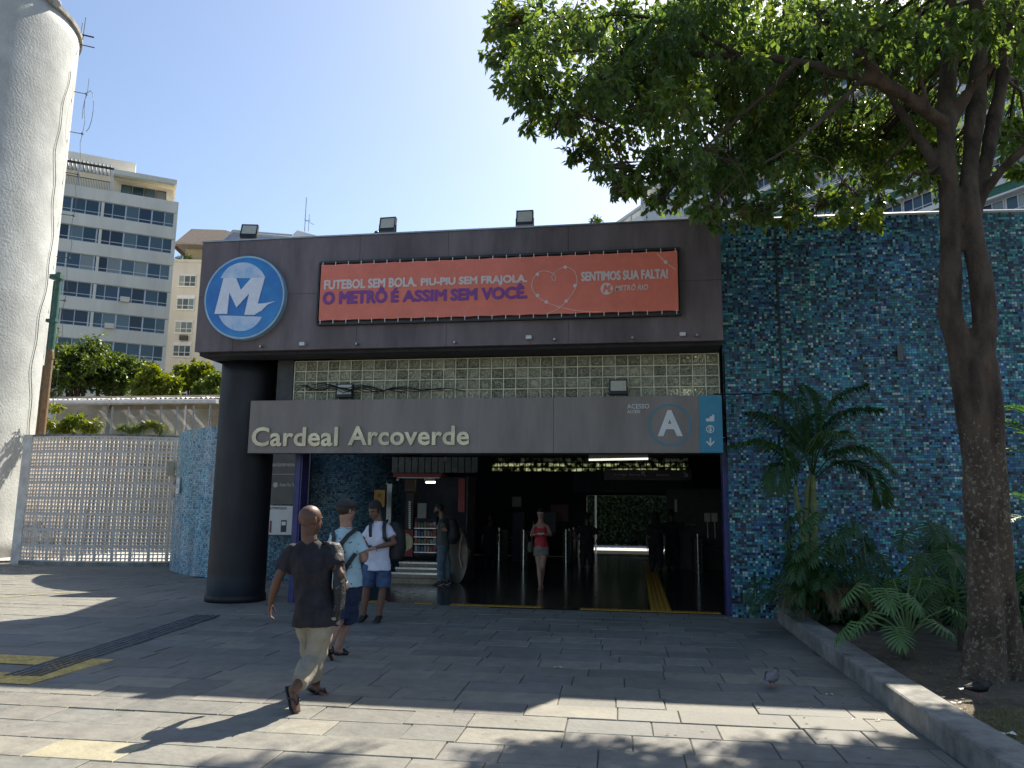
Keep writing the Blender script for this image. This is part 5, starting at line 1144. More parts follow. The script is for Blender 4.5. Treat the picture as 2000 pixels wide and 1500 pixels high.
# lichen flecks on the lower trunk: broken pale patches in the bark material
nt = bark.node_tree; N = nt.nodes; L = nt.links; p_ = N['Principled BSDF']; src = p_.inputs['Base Color'].links[0].from_socket
g_ = N.new('ShaderNodeNewGeometry'); n1 = N.new('ShaderNodeTexNoise'); n1.inputs['Scale'].default_value = 24; n1.inputs['Detail'].default_value = 8; n1.inputs['Roughness'].default_value = .75; L.new(g_.outputs['Position'], n1.inputs['Vector'])
sz = N.new('ShaderNodeSeparateXYZ'); L.new(g_.outputs['Position'], sz.inputs[0]); hz = N.new('ShaderNodeMapRange'); hz.inputs['From Min'].default_value = 2.2; hz.inputs['From Max'].default_value = 3.6; hz.inputs['To Min'].default_value = 0; hz.inputs['To Max'].default_value = .2; L.new(sz.outputs[2], hz.inputs[0])
sb = N.new('ShaderNodeMath'); sb.operation = 'SUBTRACT'; L.new(n1.outputs[0], sb.inputs[0]); L.new(hz.outputs[0], sb.inputs[1])
mr = N.new('ShaderNodeMapRange'); mr.inputs['From Min'].default_value = .54; mr.inputs['From Max'].default_value = .6; L.new(sb.outputs[0], mr.inputs[0])
mx = N.new('ShaderNodeMix'); mx.data_type = 'RGBA'; L.new(mr.outputs[0], mx.inputs['Factor']); L.new(src, mx.inputs['A']); mx.inputs['B'].default_value = (.2,.19,.13,1); L.new(mx.outputs['Result'], p_.inputs['Base Color'])
remeshed(tb, 'trunk', bark, tr, .022, 3, disp=lambda p: .02*noise.noise(Vector((p.x*4,p.y*4,p.z*1.6)))+.006*noise.noise(Vector((p.x*18,p.y*18,p.z*7))))
# crown clumps, (px, py, radius px) with a spread of depths
spots = [(1010,40,60),(1060,110,70),(1030,180,45),(1130,60,80),(1120,190,50),(1190,150,80),(1230,60,80),(1100,235,40),(1210,240,70),(1300,140,80),(1320,40,80),(1260,300,55),(1330,230,80),
 (1220,330,35),(1400,90,80),(1390,300,70),(1340,350,50),(1430,200,80),(1460,320,60),(1500,100,80),(1520,230,70),(1480,390,35),(1560,350,55),(1600,60,90),(1560,400,30),(1700,60,80),
 (1420,385,40),(1640,395,30),(1780,60,70),(1700,350,45),(1850,60,70),(1930,60,80),(1980,280,50),(1670,400,25),(980,95,30),(1390,400,25),(1295,395,22),(1980,20,70),(1160,300,25),(1210,380,18),(1085,265,16)]
edge = [(1000,10,35),(975,70,25),(985,140,25),(1000,165,30),(1045,215,30),(1080,250,25),(1130,285,30),(1165,320,22),(1200,355,25),(1240,375,25),(965,120,22),(975,60,30),(1025,240,22),(1450,425,22),(1400,440,16),(1190,320,30),(1230,350,28),(1610,180,45),(1750,140,40),(1290,385,25),(1330,395,28),(1380,415,22),(1430,420,30),(1490,415,30),(1540,420,22),(1600,415,28),(1650,415,22),(1690,420,16),(1720,385,25),(1760,350,30),(1800,330,25),(1500,300,40),(1270,200,50),(1160,220,45),(1450,260,50),(1990,230,40),(1690,60,50),(1610,120,60),(1650,200,40),(1370,350,40),(1310,330,40),(1410,340,40),(1640,360,25),(1530,380,30)]
def crown_clumps(sp, seed, depth, far=0):
    rr = random.Random(seed); cl = []
    for px, py, rp_ in sp:
        for k in range(4 if rp_ > 45 and py < 230 else 2):
            Y = YT_ + rr.uniform(depth[0], depth[1] + (far if py < 260 and px > 1250 else 0)); p = W(px+rr.uniform(-.5,.5)*rp_, py+rr.uniform(-.5,.4)*rp_, Y); s = (p-Vector((0,0,CH))).dot(FW)/FPX
            cl.append((p.x,p.y,p.z,rp_*s*rr.uniform(.5,.85)))
    return cl
def outside():                                            # the crown continues above the frame
    rr = random.Random(77); cl = []
    for k in range(90):
        cl.append((rr.uniform(.2,7.0), YT_+rr.uniform(-2.2,3.0), rr.uniform(7.2,9.2), rr.uniform(.5,.9)))
    return cl
cl = crown_clumps(spots, 5, (-.9,2.2), 2.2) + crown_clumps(edge, 15, (-.5,1.9))
rr = random.Random(91)
for k in range(52):                                       # the rear top of the crown, whose shade dapples the foreground
    h_ = rr.uniform(6.7,8.8); g_ = G(rr.uniform(880,1950), rr.uniform(1468,1560)); cl.append((g_.x+SUN.x/SUN.z*h_+rr.uniform(-.15,.15), g_.y+SUN.y/SUN.z*h_, h_, rr.uniform(.25,.42)))
twb = MB(); rr = random.Random(6)
lp = [q for P in limbs[5:] for q in P]
for c in cl:
    v = Vector(c[:3]); s_ = min(lp, key=lambda q: (q[0]-v).length + .4*max(0,q[0].z-v.z))
    a = s_[0]; m1 = a.lerp(v,.4)+Vector((rr.uniform(-.1,.1),rr.uniform(-.1,.1),rr.uniform(0,.15))); r0_ = min(s_[1]*.5,.03)
    twb.tube([a, m1, v, v+(v-m1).normalized()*c[3]*.5], [r0_, r0_*.6, .009, .004], 5)
    for j in range(6):
        d_ = Vector((rr.gauss(0,1),rr.gauss(0,1),rr.gauss(-.1,.8))).normalized()*c[3]*rr.uniform(.5,.95); st_ = m1.lerp(v,rr.uniform(.3,1)); twb.tube([st_, v+d_*.55+Vector((0,0,.03)), v+d_], [.008,.005,.003], 4)
twb.build('twigs', bark, tr)['kind'] = 'stuff'
Lt = leaf_mat('tree_leaves', (.035,.085,.028), (.12,.18,.04), .5, .35)
sprays('foliage', cl, 19, 11, .1, Lt, tr, 51, .8, .46, 1.25)
yc = crown_clumps([(1660,395,28),(1705,420,20),(1640,425,20),(1600,392,25),(1560,412,20),(1780,300,30),(1975,260,30),(1985,330,28),(1730,340,25),(1450,405,20),(1800,250,25),(1250,370,18)], 44, (.2,1.6))
sprays('yellow_backlit_foliage', yc, 9, 10, .1, leaf_mat('backlit_yellow_leaves', (.08,.15,.03), (.17,.23,.045), .5), tr, 54, .8, .48, 1.2)  # yellower leaf colour paints the sun shining through these sprays
sprays('yellow_backlit_foliage', [c for c in cl if random.random() < (.3 if c[2] > 5.2 else .6)], 13, 9, .1, Ly, tr, 52, .8, .46, 1.25)  # mixed leaf tones; the extra yellow low down paints lit leaves
leaf_cloud('foliage', outside(), 22000, .14, Lt, tr, 53, droop=.8, flat_=.2, shell=.2)
# ---------------------------------------------------------------- plants of the bed
def frond_mesh(P, m, n=26, ll=.3, droop=.25, seed=0, w=.022, rr_=.012, tip=.25):
    rr = random.Random(seed); pts = []
    for i in range(len(P)-1):
        p0, p1, p2, p3 = P[max(i-1,0)], P[i], P[i+1], P[min(i+2,len(P)-1)]
        for j in range(8):
            t = j/8; pts.append(.5*((2*p1)+(p2-p0)*t+(2*p0-5*p1+4*p2-p3)*t*t+(3*p1-p0-3*p2+p3)*t**3))
    pts.append(P[-1]); N_ = len(pts); b = MB(); b.tube(pts, [rr_*(1-.8*i/(N_-1)) for i in range(N_)], 5)
    for k in range(n):
        t = .22 + .78*k/(n-1); f = t*(N_-1); i = min(int(f), N_-2); p = pts[i].lerp(pts[i+1], f-i); d = (pts[i+1]-pts[i]).normalized()
        side = d.cross(Vector((0,0,1))); side = side.normalized() if side.length > .05 else Vector((1,0,0)); up = side.cross(d)
        L_ = ll*(math.sin(math.pi*min(.98,(t-.1)*.93+.12))**.7)*(1 if t < .8 else 1-(t-.8)*1.5)+.03
        for s in (-1,1):
            q = (side*s*.8 + d*(.55+.3*t) + up*rr.uniform(.05,.35)).normalized(); l = L_*rr.uniform(.85,1.1)
            m1 = p + q*l*.45; e = p + q*l*.9 - Vector((0,0,1))*droop*l*rr.uniform(.5,1.2); wv = d.cross(q).cross(q).normalized()*w*.5
            b.add([p, m1+wv, e, m1-wv, m1-Vector((0,0,w*.2))], [(0,1,4),(1,2,4),(0,4,3),(4,2,3)])
    return b
def fronds(root, specs, m, name='frond', **k):
    for i, s in enumerate(specs):
        P = [W(px,py,Y) for px,py,Y in s]; kk = dict(k); b = frond_mesh(P, m, seed=i*7+1, **kk); o = b.build(name, m, root)
        me = o.data; at = me.attributes.new('rnd','FLOAT','FACE'); rr = np.random.default_rng(i); at.data.foreach_set('value', np.clip(rr.random()*.6+rr.random(len(me.polygons))*.4,0,1).astype('f'))
Lf = leaf_mat('palm_frond_green', (.016,.055,.016), (.05,.11,.025), .3); Lfy = leaf_mat('dry_frond', (.09,.08,.03), (.17,.12,.05), .25); Ld = leaf_mat('dark_shrub_leaves', (.018,.06,.02), (.05,.12,.035), .25)
Lb = leaf_mat('bright_fern', (.03,.09,.025), (.06,.14,.03), .3)
pa = empty('areca_palm', G(1585,1170), 'green areca palm with arching fronds and slim ringed stems against the mosaic wall', 'palm')
stem_m = mat('palm_stem', (.16,.19,.05), .5, col2=(.1,.13,.04), scale=5, streak=3); Yp = 12.0
for pts in ([(1594,1190,17,0),(1592,1060,12),(1590,1000,13),(1588,955,11),(1588,925,7)],[(1582,1190,15,0),(1578,1060,11,.05),(1576,1000,10,.05),(1578,950,10,.03),(1584,925,6,.02)],[(1572,1190,13,-.1),(1571,1080,9,-.12),(1564,1020,8,-.12),(1556,975,9,-.12),(1552,945,6,-.12)]):
    P = crv(path(pts, Yp)); b = MB(); b.tube([p for p,_ in P], [r*(1.06 if i%2 else 1) for i,(p,r) in enumerate(P)], 10); b.build('stem', stem_m, pa, smooth=True)
fronds(pa, [[(1588,930,12),(1600,850,11.95),(1630,785,11.9),(1692,752,11.8)],[(1588,930,12),(1572,850,12.1),(1548,790,12.2),(1515,765,12.3)],[(1588,930,12),(1607,860,12),(1650,808,12.1),(1722,800,12.2)],[(1588,930,12),(1560,865,11.9),(1512,822,11.8),(1462,806,11.7)],
 [(1556,950,11.9),(1535,895,11.8),(1485,866,11.7),(1424,872,11.6)],[(1590,930,12),(1630,888,11.8),(1690,880,11.6),(1748,925,11.4)],[(1590,935,12),(1640,905,12.1),(1700,925,12.2),(1722,985,12.3)],[(1556,950,11.9),(1545,915,11.7),(1525,915,11.5),(1515,960,11.3)],
 [(1586,930,12),(1588,850,12.15),(1582,790,12.4),(1570,755,12.6)],[(1588,930,12),(1600,880,11.6),(1625,850,11.2),(1650,850,10.9)],[(1556,950,11.9),(1560,880,12),(1565,840,12.1),(1590,810,12.2)]], Lf, n=60, ll=.4, droop=.55, w=.034)
pb_ = empty('areca_palm', G(1560,1200), 'dark bushy young palm clump with dry yellowed fronds at the foot of the mosaic wall', 'palm')
rr = random.Random(12); sp1 = []; sp2 = []
for k in range(22):
    a = rr.uniform(-1.1,1.1); bx = 1585+rr.uniform(-35,55); Lx = rr.uniform(50,110); ht = rr.uniform(60,150)*(1-.5*abs(a)); Y = 11.8+rr.uniform(-.3,.5)
    tx_ = bx + Lx*a; sp1.append([(bx,1200,Y),(bx+(tx_-bx)*.3,1200-ht*.7,Y-.1),(bx+(tx_-bx)*.7,1200-ht,Y-.25),(tx_,1200-ht*.75+25*abs(a),Y-.4)])
for k in range(9):
    bx = 1560+rr.uniform(-25,90); d_ = rr.uniform(-60,50); Y = 11.5+rr.uniform(-.2,.3); sp2.append([(bx,1190,Y),(bx+d_*.5,1150+rr.uniform(-15,15),Y-.1),(bx+d_*1.1,1155+rr.uniform(-10,15),Y-.3),(bx+d_*1.5,1190+rr.uniform(-15,15),Y-.45)])
fronds(pb_, sp1, Lf, n=34, ll=.27, droop=.5, w=.026); fronds(pb_, sp2, Lfy, name='dry_frond', n=18, ll=.17, droop=.6, w=.016)
# lobed philodendron leaves
def lobed(size, m, seed):
    rr = random.Random(seed); b = MB(); n = 9; vs = []; 
    for s in (-1,1):
        for k in range(n):
            t = k/(n-1); y0 = size*(.02+.8*t); ang = R_(115-95*t) ; l = size*(.42+.22*math.sin(math.pi*(t*.8+.15)))*(1-.35*t)*rr.uniform(.85,1.1)
            d = Vector((s*math.sin(ang), math.cos(ang), 0)); pr = Vector((d.y,-d.x,0)); w_ = size*.042
            p = Vector((0,y0,0)); z = lambda q: -size*.25*q*q
            a = p + d*l*.35; e = p + d*l*.75; f_ = p + d*l
            b.add([p-pr*w_*.6, p+pr*w_*.6, a+pr*w_+Vector((0,0,z(.35))), a+Vector((0,0,z(.35)-.01*size)), a-pr*w_+Vector((0,0,z(.35))), e+pr*w_*.9+Vector((0,0,z(.75))), e-pr*w_*.9+Vector((0,0,z(.75))), f_+Vector((0,0,z(1)))],
                  [(0,1,2,3),(0,3,4),(3,2,5,7),(4,3,7,6)])
    b.add([(-size*.05,0,.002),(size*.05,0,.002),(size*.03,size*.85,-.02),(0,size*1.15,-size*.2),(-size*.03,size*.85,-.02)], [(0,1,2,3,4)])
    me = b.mesh('leaf', m); at = me.attributes.new('rnd','FLOAT','FACE'); r2 = np.random.default_rng(seed); at.data.foreach_set('value', (r2.random(len(me.polygons))*.4+.6*r2.random()).astype('f')); return me
def philo(base, leaves, lab, m, sizes=.3, seed=0, cat='plant', group=None):
    t = empty('philodendron', base, lab, cat, group); rr = random.Random(seed); ms_ = [lobed(sizes, m, seed*5+i) for i in range(3)]
    ps = []; crown = Vector(base)+Vector((0,0,.18)); b = MB(); b.tube([Vector(base)-Vector((0,0,.05)), crown], [.07,.05], 8); b.build('stem', M['bark'], t)
    for i, (px, py, Y) in enumerate(leaves):
        e = W(px,py,Y); v = e-crown; mid = crown + v*.5 + Vector((0,0,.12*v.length)); p = MB(); p.tube([crown, crown.lerp(mid,.5)+Vector((0,0,.05*v.length)), mid, e], [.014,.012,.01,.007], 6); p.build('petiole', mat('green_petiole', (.1,.16,.05), .5) if 'green_petiole' not in bpy.data.materials else bpy.data.materials['green_petiole'], t)
        hd_ = Vector((v.x+rr.uniform(-.2,.2), v.y+rr.uniform(-.4,.1), 0)); hd_ = hd_.normalized() if hd_.length > .01 else Vector((0,-1,0)); dv_ = (hd_ - Vector((0,0,rr.uniform(.35,1.1)))).normalized()
        xs_ = dv_.cross(Vector((0,0,1))).normalized(); zn = xs_.cross(dv_); k = rr.uniform(.85,1.2)
        inst(ms_[i%3], 'leaf', t, Matrix(((xs_.x*k,dv_.x*k,zn.x*k,e.x),(xs_.y*k,dv_.y*k,zn.y*k,e.y),(xs_.z*k,dv_.z*k,zn.z*k,e.z),(0,0,0,1))))
Lph = leaf_mat('philodendron_leaves', (.055,.15,.05), (.12,.23,.07), .25, .35)
base = G(1775,1288,.13)
philo(base, [(1662,1215,8.9),(1700,1195,9.2),(1675,1140,9.4),(1730,1150,9.2),(1745,1130,9.7),(1800,1130,9.5),(1835,1140,9.6),(1820,1210,9.0),(1855,1185,9.3),(1770,1160,9.0),(1705,1150,9.8),(1780,1110,10.1),(1750,1225,8.9)], 'large-leaved philodendron with deeply lobed leaves and long pale stalks near the kerb', Lph, .3, 1)
rr = random.Random(30)
for i, (px, py, Y, hx, hy, lab) in enumerate(((1700,1200,11.6,1640,1050,'dark philodendron just right of the young palm clump'),(1830,1200,11.2,1830,1050,'tall dark philodendron spreading left of the tree trunk'),(1880,1250,10.0,1860,1120,'dark philodendron close to the foot of the tree trunk'))):
    bs = W(px,py,Y); bs.z = .13; philo(bs, [(hx+rr.uniform(-85,85), hy+rr.uniform(-60,80), Y+rr.uniform(-.6,.3)) for k in range(15)], lab, Ld, .34, 3+i)
bs = W(2060,1150,8.6); bs.z = .13; ft = empty('fern_shrub', bs, 'bright feathery shrub reaching in from the right edge behind the tree trunk', 'shrub')
fronds(ft, [[(2080,960,8.8),(2030,870,8.8),(1980,830,8.7),(1915,818,8.6)],[(2080,960,8.8),(2040,900,8.6),(1990,880,8.5),(1935,890,8.4)],[(2080,960,8.9),(2020,830,8.9),(1985,800,8.9),(1940,795,8.9)],[(2080,1050,8.8),(2030,990,8.6),(1995,970,8.5),(1955,965,8.4)],[(2080,1100,8.8),(2040,1030,8.7),(2000,1010,8.6),(1965,1020,8.5)],[(2080,1150,8.8),(2040,1110,8.7),(2000,1140,8.6),(1975,1160,8.5)]], Lb, n=22, ll=.16, droop=.15, w=.03)
b = MB(); b.tube([bs, W(2080,960,8.8)], .03, 6); b.build('stem', M['bark'], ft)
leaf_cloud('undergrowth', [(2.9+.45*k+.2*math.sin(k*3), 12.2-.4*math.sin(k*1.7), .35+.2*math.sin(k*2.3), .45) for k in range(18)] + [(4.5+.5*k, 10.6, .3, .4) for k in range(10)], 9000, .16, Ld, None, 61)
tag(bpy.data.objects['undergrowth'], 'dark leafy undergrowth along the foot of the mosaic wall', 'undergrowth', None, 'stuff')
# grass tufts and litter on the soil
gm2 = leaf_mat('dry_grass', (.1,.13,.03), (.24,.22,.08), .3); b = MB(); rr = random.Random(8)
for k in range(1500):
    p = G(rr.gauss(1960,45), rr.uniform(1385,1475), .13) if k % 3 else G(rr.uniform(1700,2000), rr.uniform(1300,1500), .12)
    if p.x < 2.5: continue
    h_ = rr.uniform(.02,.075); a = rr.uniform(0,6.28); d_ = Vector((math.cos(a),math.sin(a),0)); z0 = .11+.05*noise.noise(Vector((p.x*.9,p.y*.9,0))); p.z = z0-.005
    b.add([p-d_*.003, p+d_*.003, p+Vector((d_.y,d_.x,0))*h_*.5+Vector((0,0,h_))], [(0,1,2)])
tag(b.build('grass', gm2), 'thin yellowish grass on the sunlit corner of the bed', 'grass', None, 'stuff')
lm = leaf_mat('fallen_leaves', (.16,.12,.06), (.35,.3,.2), .1); b = MB()
for k in range(110):
    p = G(rr.uniform(900,1800), rr.uniform(1210,1495), .004) if k%2 else G(rr.uniform(1500,1720), rr.uniform(1220,1420), .004)
    a = rr.uniform(0,6.28); s_ = rr.uniform(.008,.022); d_ = Vector((math.cos(a),math.sin(a),0))*s_; e = Vector((-d_.y,d_.x,0))*.5
    b.add([p-d_, p+e+Vector((0,0,.004)), p+d_+Vector((0,0,.006)), p-e+Vector((0,0,.003))], [(0,1,2,3)])
for k in range(520):
    p = G(rr.uniform(1720,2000), rr.uniform(1280,1480), .14); a = rr.uniform(0,6.28); s_ = rr.uniform(.01,.03); d_ = Vector((math.cos(a),math.sin(a),0))*s_; e = Vector((-d_.y,d_.x,0))*.5
    if p.x < 2.45: continue
    p.z = .125+.05*noise.noise(Vector((p.x*.9,p.y*.9,0)))
    b.add([p-d_, p+e, p+d_+Vector((0,0,.006)), p-e], [(0,1,2,3)])
tag(b.build('leaf_litter', lm), 'small fallen leaves scattered over the paving and the bed', 'litter', None, 'stuff')
for px, py, s_, lab in ((1315,1290,.05,'pale leaf lying on the paving left of the pigeon'),(1622,1360,.04,'crumpled pale leaf between the pigeon and the kerb'),(1960,1438,.06,'white scrap of paper on the sunlit soil')):
    pass
def scrap(px, py, z, s_, lab, m, name):
    p = G(px,py,z); b = MB(); b.add([p+Vector((-s_,-s_*.4,.004)), p+Vector((0,-s_*.5,.02)), p+Vector((s_,-s_*.2,.006)), p+Vector((s_*.8,s_*.5,.022)), p+Vector((-.1*s_,s_*.4,.008)), p+Vector((-s_*.9,s_*.5,.016))], [(0,1,4,5),(1,2,3,4)]); tag(b.build(name, m), lab, name.replace('_',' '))
pl_m = mat('pale_leaf', (.45,.43,.33), .7)
scrap(1090,1305,.004,.045,'pale fallen leaf on the shaded paving left of the pigeon',pl_m,'fallen_leaf'); scrap(1620,1358,.004,.035,'curled pale leaf between the pigeon and the kerb',pl_m,'fallen_leaf'); scrap(1968,1436,.14,.06,'white scrap of paper on the sunlit soil',M['white_plastic'],'paper_scrap')
# ---------------------------------------------------------------- people
def skin(name, c, v=.12): return mat(name, c, .5, var=v, scale=9, bump=.05, bscale=60)
def folds(amp, sc=(7,7,3.2), k=1.0):
    def f(p): return amp*(noise.noise(Vector((p.x*sc[0],p.y*sc[1],p.z*sc[2]))+Vector((3*noise.noise(p*2),0,0))) + .45*k*noise.noise(Vector((p.x*20,p.y*20,p.z*9))))
    return f
def hand(b, wr, d, n, k, curl=.55, side=1, r=.0085):
    """wr wrist, d pointing direction, n palm normal, side: thumb side"""
    d = d.normalized(); n = (n - d*n.dot(d)).normalized(); s = d.cross(n)*side
    b.loft([(wr-d*.02*k, s*.024*k, n*.018*k),(wr+d*.015*k, s*.027*k, n*.016*k),(wr+d*.05*k, s*.04*k, n*.014*k),(wr+d*.09*k, s*.041*k, n*.011*k)], 12)
    for i, l in enumerate((.072,.082,.076,.06)):
        o = wr + d*.085*k + s*(.031-.0205*i)*k; a = 0; p = o - d*.02*k; pts = [p]; q = d
        for j, f in enumerate((.46,.3,.24)):
            a += curl*(.7+.15*i)*(1 if j else .6); q = d*math.cos(a) + n*math.sin(a); pts.append(pts[-1] + q*l*f*k + (d*.02*k if j == 0 else Vector()))
        b.tube(pts, [r*k*1.08,r*k,r*.92*k,r*.75*k], 7); b.sph(pts[-1], r*.75*k, 7, 5)
    o = wr + d*.02*k + s*.028*k; q1 = (d*.7+s*.6+n*.35).normalized(); p1 = o + q1*.04*k; q2 = (d*.95+s*.15+n*.45).normalized()
    b.tube([o-q1*.015*k, p1, p1+q2*.03*k, p1+q2*.03*k+(q2+n*.25).normalized()*.022*k], [.013*k,.011*k,.0095*k,.007*k], 7); b.sph(p1+q2*.03*k+(q2+n*.25).normalized()*.022*k, .007*k, 7, 5)
def head_mesh(b, c, f, up, k, ears=True):
    f = f.normalized(); up = (up-f*up.dot(f)).normalized(); r = f.cross(up)
    b.ball(c+up*.025*k-f*.012*k, r*.077*k, f*.098*k, up*.092*k, 20, 14)
    b.ball(c-up*.03*k+f*.018*k, r*.064*k, f*.075*k, up*.085*k, 16, 12)
    b.ball(c-up*.082*k+f*.05*k, r*.035*k, f*.034*k, up*.026*k, 12, 8)
    b.tube([c+up*.015*k+f*.088*k, c-up*.02*k+f*.108*k, c-up*.03*k+f*.1*k], [.009*k,.014*k,.015*k], 8)
    b.ball(c-up*.058*k+f*.088*k, r*.024*k, f*.012*k, up*.009*k, 10, 6); b.ball(c+up*.028*k+f*.083*k, r*.05*k, f*.012*k, up*.009*k, 10, 6)
    if ears:
        for s in (-1,1): b.ball(c+r*s*.076*k-f*.012*k-up*.005*k, (r*s*.5-f).normalized()*.02*k, (r*.9+f*.3*s).normalized()*.008*k, up*.031*k, 10, 8)
    return f, up, r
def person(label, J, facing, k, skinm, top=None, bottom=None, shoes=None, hairf=None, hands=None, voxel=.009, headdir=None, group=None, female=False, name='person', head_up=Vector((0,0,1)), hs=1.0):
    """J: joints in world space. head, neck, shL/R, elL/R, wrL/R, hipL/R, knL/R, anL/R, toL/R"""
    F_ = Vector(facing).normalized(); rt = (J['shR']-J['shL']); rt.z *= .3; rt = rt.normalized()
    J = dict(J); out_ = rt.copy()
    for s, g_ in (('L',-1),('R',1)): J['sh'+s] = J['sh'+s] - out_*g_*.03*k - Vector((0,0,.045*k))
    foot = (J['anL']+J['anR'])/2; root = empty(name, (foot.x, foot.y, 0), label, 'person', group)
    b = MB(); hc = (J['hipL']+J['hipR'])/2; sc = (J['shL']+J['shR'])/2 + Vector((0,0,.035*k)); fb = rt.cross(Vector((0,0,1))); fb = -fb if fb.dot(F_) < 0 else fb
    hr = (J['hipR']-J['hipL']).normalized(); hw = (J['hipR']-J['hipL']).length/2+.075*k; sw = (J['shR']-J['shL']).length/2+.03*k
    def T(t): return hc.lerp(sc, t)
    w = .92 if female else 1
    trunk = [(hc-Vector((0,0,.09*k)), hr*hw*.8, fb*.085*k),(hc, hr*hw, fb*.115*k),(T(.2), rt*.155*k*w, fb*.11*k),(T(.4), rt*.14*k*w, fb*.1*k),(T(.65), rt*.16*k*w, fb*.115*k),(T(.85), rt*.17*k*w, fb*.11*k),(T(.97), rt*min(.165*k,sw*.95), fb*.08*k),(T(1.05), rt*.105*k, fb*.065*k),(T(1.1)+Vector((0,0,.01)), rt*.07*k, fb*.058*k)]
    b.loft(trunk, 20)
    f, up, r = head_mesh(b, J['head'], Vector(headdir or facing), head_up, k*hs)
    b.tube([T(.95), J['neck'], J['head']-up*.05*k-f*.02*k], [.08*k,.06*k*hs,.058*k*hs], 14)
    for s in 'LR':
        b.sph(J['sh'+s]-Vector((0,0,.012)), .06*k*w, 12, 8)
        m = J['sh'+s].lerp(J['el'+s],.4); b.tube([J['sh'+s], m, J['el'+s]], [.055*k*w,.05*k*w,.04*k*w], 12); b.sph(J['el'+s], .041*k*w, 10, 8)
        m = J['el'+s].lerp(J['wr'+s],.3); b.tube([J['el'+s], m, J['wr'+s]], [.04*k*w,.043*k*w,.027*k*w], 12)
        m = J['hip'+s].lerp(J['kn'+s],.35); b.tube([J['hip'+s], m, J['kn'+s]], [.09*k,.085*k,.058*k], 14); b.sph(J['kn'+s], .058*k, 12, 8)
        m = J['kn'+s].lerp(J['an'+s],.35)-fb*.012*k; b.tube([J['kn'+s], m, J['an'+s]], [.056*k,.06*k,.038*k], 12)
        a, t = J['an'+s], J['to'+s]; d = t-a; d2 = Vector((d.x,d.y,d.z+.0)); dn = d2.normalized(); sd = Vector((dn.y,-dn.x,0)).normalized(); un = sd.cross(dn)*-1; un = -un if un.z < 0 else un
        heel = a - un*.045*k - dn*.035*k
        L_ = d2.length
        b.loft([(heel-dn*.01, sd*.022*k, un*.022*k),(heel+dn*.03*k, sd*.034*k, un*.034*k),(heel+dn*L_*.5-un*.005, sd*.036*k, un*.03*k),(heel+dn*L_*.85-un*.016*k, sd*.046*k, un*.018*k),(heel+dn*(L_+.03*k)-un*.02*k, sd*.035*k, un*.012*k)], 12); b.sph(a-un*.01*k, .04*k, 10, 8)
        if hands and hands.get(s):
            hd, hn, cu, sd_ = hands[s]; hand(b, J['wr'+s], Vector(hd), Vector(hn), k, cu, sd_)
    remeshed(b, 'body', skinm, root, voxel, 4)
    def at(a, c, t): return J[a].lerp(J[c], t)
    if top:
        tb_ = MB(); e = top.get('loose', .018); hem = top.get('hem', -.04)
        s2 = [(hc+Vector((0,0,hem*k)), hr*(hw+e+.01), fb*(.125*k+e)), (hc+Vector((0,0,.06*k)), hr*(hw+e), fb*(.12*k+e))] + [(c_, a_*(1+e/.16), b_*(1+e/.1)) for c_, a_, b_ in trunk[2:7]] + ([(T(1.04)+Vector((0,0,.012)), rt*.125*k, fb*.082*k),(T(1.09)+Vector((0,0,.015)), rt*.08*k, fb*.07*k)] if not top.get('tank') else [])
        if top.get('tank'): s2 = s2[:6]
        tb_.loft(s2, 22)
        for s in 'LR':
            if top.get('tank'):
                tb_.tube([T(.82)+rt*(.1 if s=='R' else -.1)*k+fb*.1*k, T(1.02)+rt*(.1 if s=='R' else -.1)*k, T(.82)+rt*(.1 if s=='R' else -.1)*k-fb*.1*k], .016, 6)
            else:
                sl_ = top.get('sleeve', .62); q = at('sh'+s,'el'+s,sl_); tb_.sph(J['sh'+s]-Vector((0,0,.0)), .066*k*w+e*.2, 12, 8); tb_.tube([J['sh'+s], at('sh'+s,'el'+s,.3), q], [.068*k+e*.2,.066*k+e*.5,.066*k+e*.9], 14)
        remeshed(tb_, top.get('name','shirt'), top['mat'], root, top.get('voxel', voxel), 5, folds(.016*k,(8,8,4.5)))
        if not top.get('tank'):
            c_ = MB(); c_.tube([T(1.1)+Vector((0,0,.016))+(rt*math.cos(q)*.07+fb*math.sin(q)*.062)*k for q in [i*math.pi/8 for i in range(17)]], .0065, 6, cap=False)
            c_.build('collar', top.get('collar', top['mat']), root, smooth=True)
    if bottom:
        tb_ = MB(); e = bottom.get('loose', .02); L_ = bottom['len']       # 0..1 thigh, 1..2 shin
        tb_.loft([(hc-Vector((0,0,.11*k)), hr*hw*.75, fb*.1*k),(hc-Vector((0,0,.05*k)), hr*(hw+e*.6), fb*(.125*k+e*.5)),(hc+Vector((0,0,.04*k)), hr*(hw+.002), fb*(.117*k+.006)),(hc+Vector((0,0,.1*k)), hr*(hw*.95), fb*.112*k)], 20)
        for s in 'LR':
            hp = J['hip'+s]+Vector((0,0,-.0)); pts = [hp, at('hip'+s,'kn'+s,.35)]; rs = [.098*k+e*.4, .094*k+e*.7]
            if L_ <= 1: pts.append(at('hip'+s,'kn'+s,L_)); rs.append(.078*k+e*1.4)
            else:
                pts += [J['kn'+s], at('kn'+s,'an'+s,(L_-1)*.5), at('kn'+s,'an'+s,L_-1)]; rs += [.068*k+e, .062*k+e*1.1, bottom.get('cuff',.062)*k+e*.7]
            tb_.tube(pts, rs, 16)
        o = remeshed(tb_, bottom.get('name','trousers'), bottom['mat'], root, bottom.get('voxel', voxel), 4, folds(.02*k,(6,6,9)))
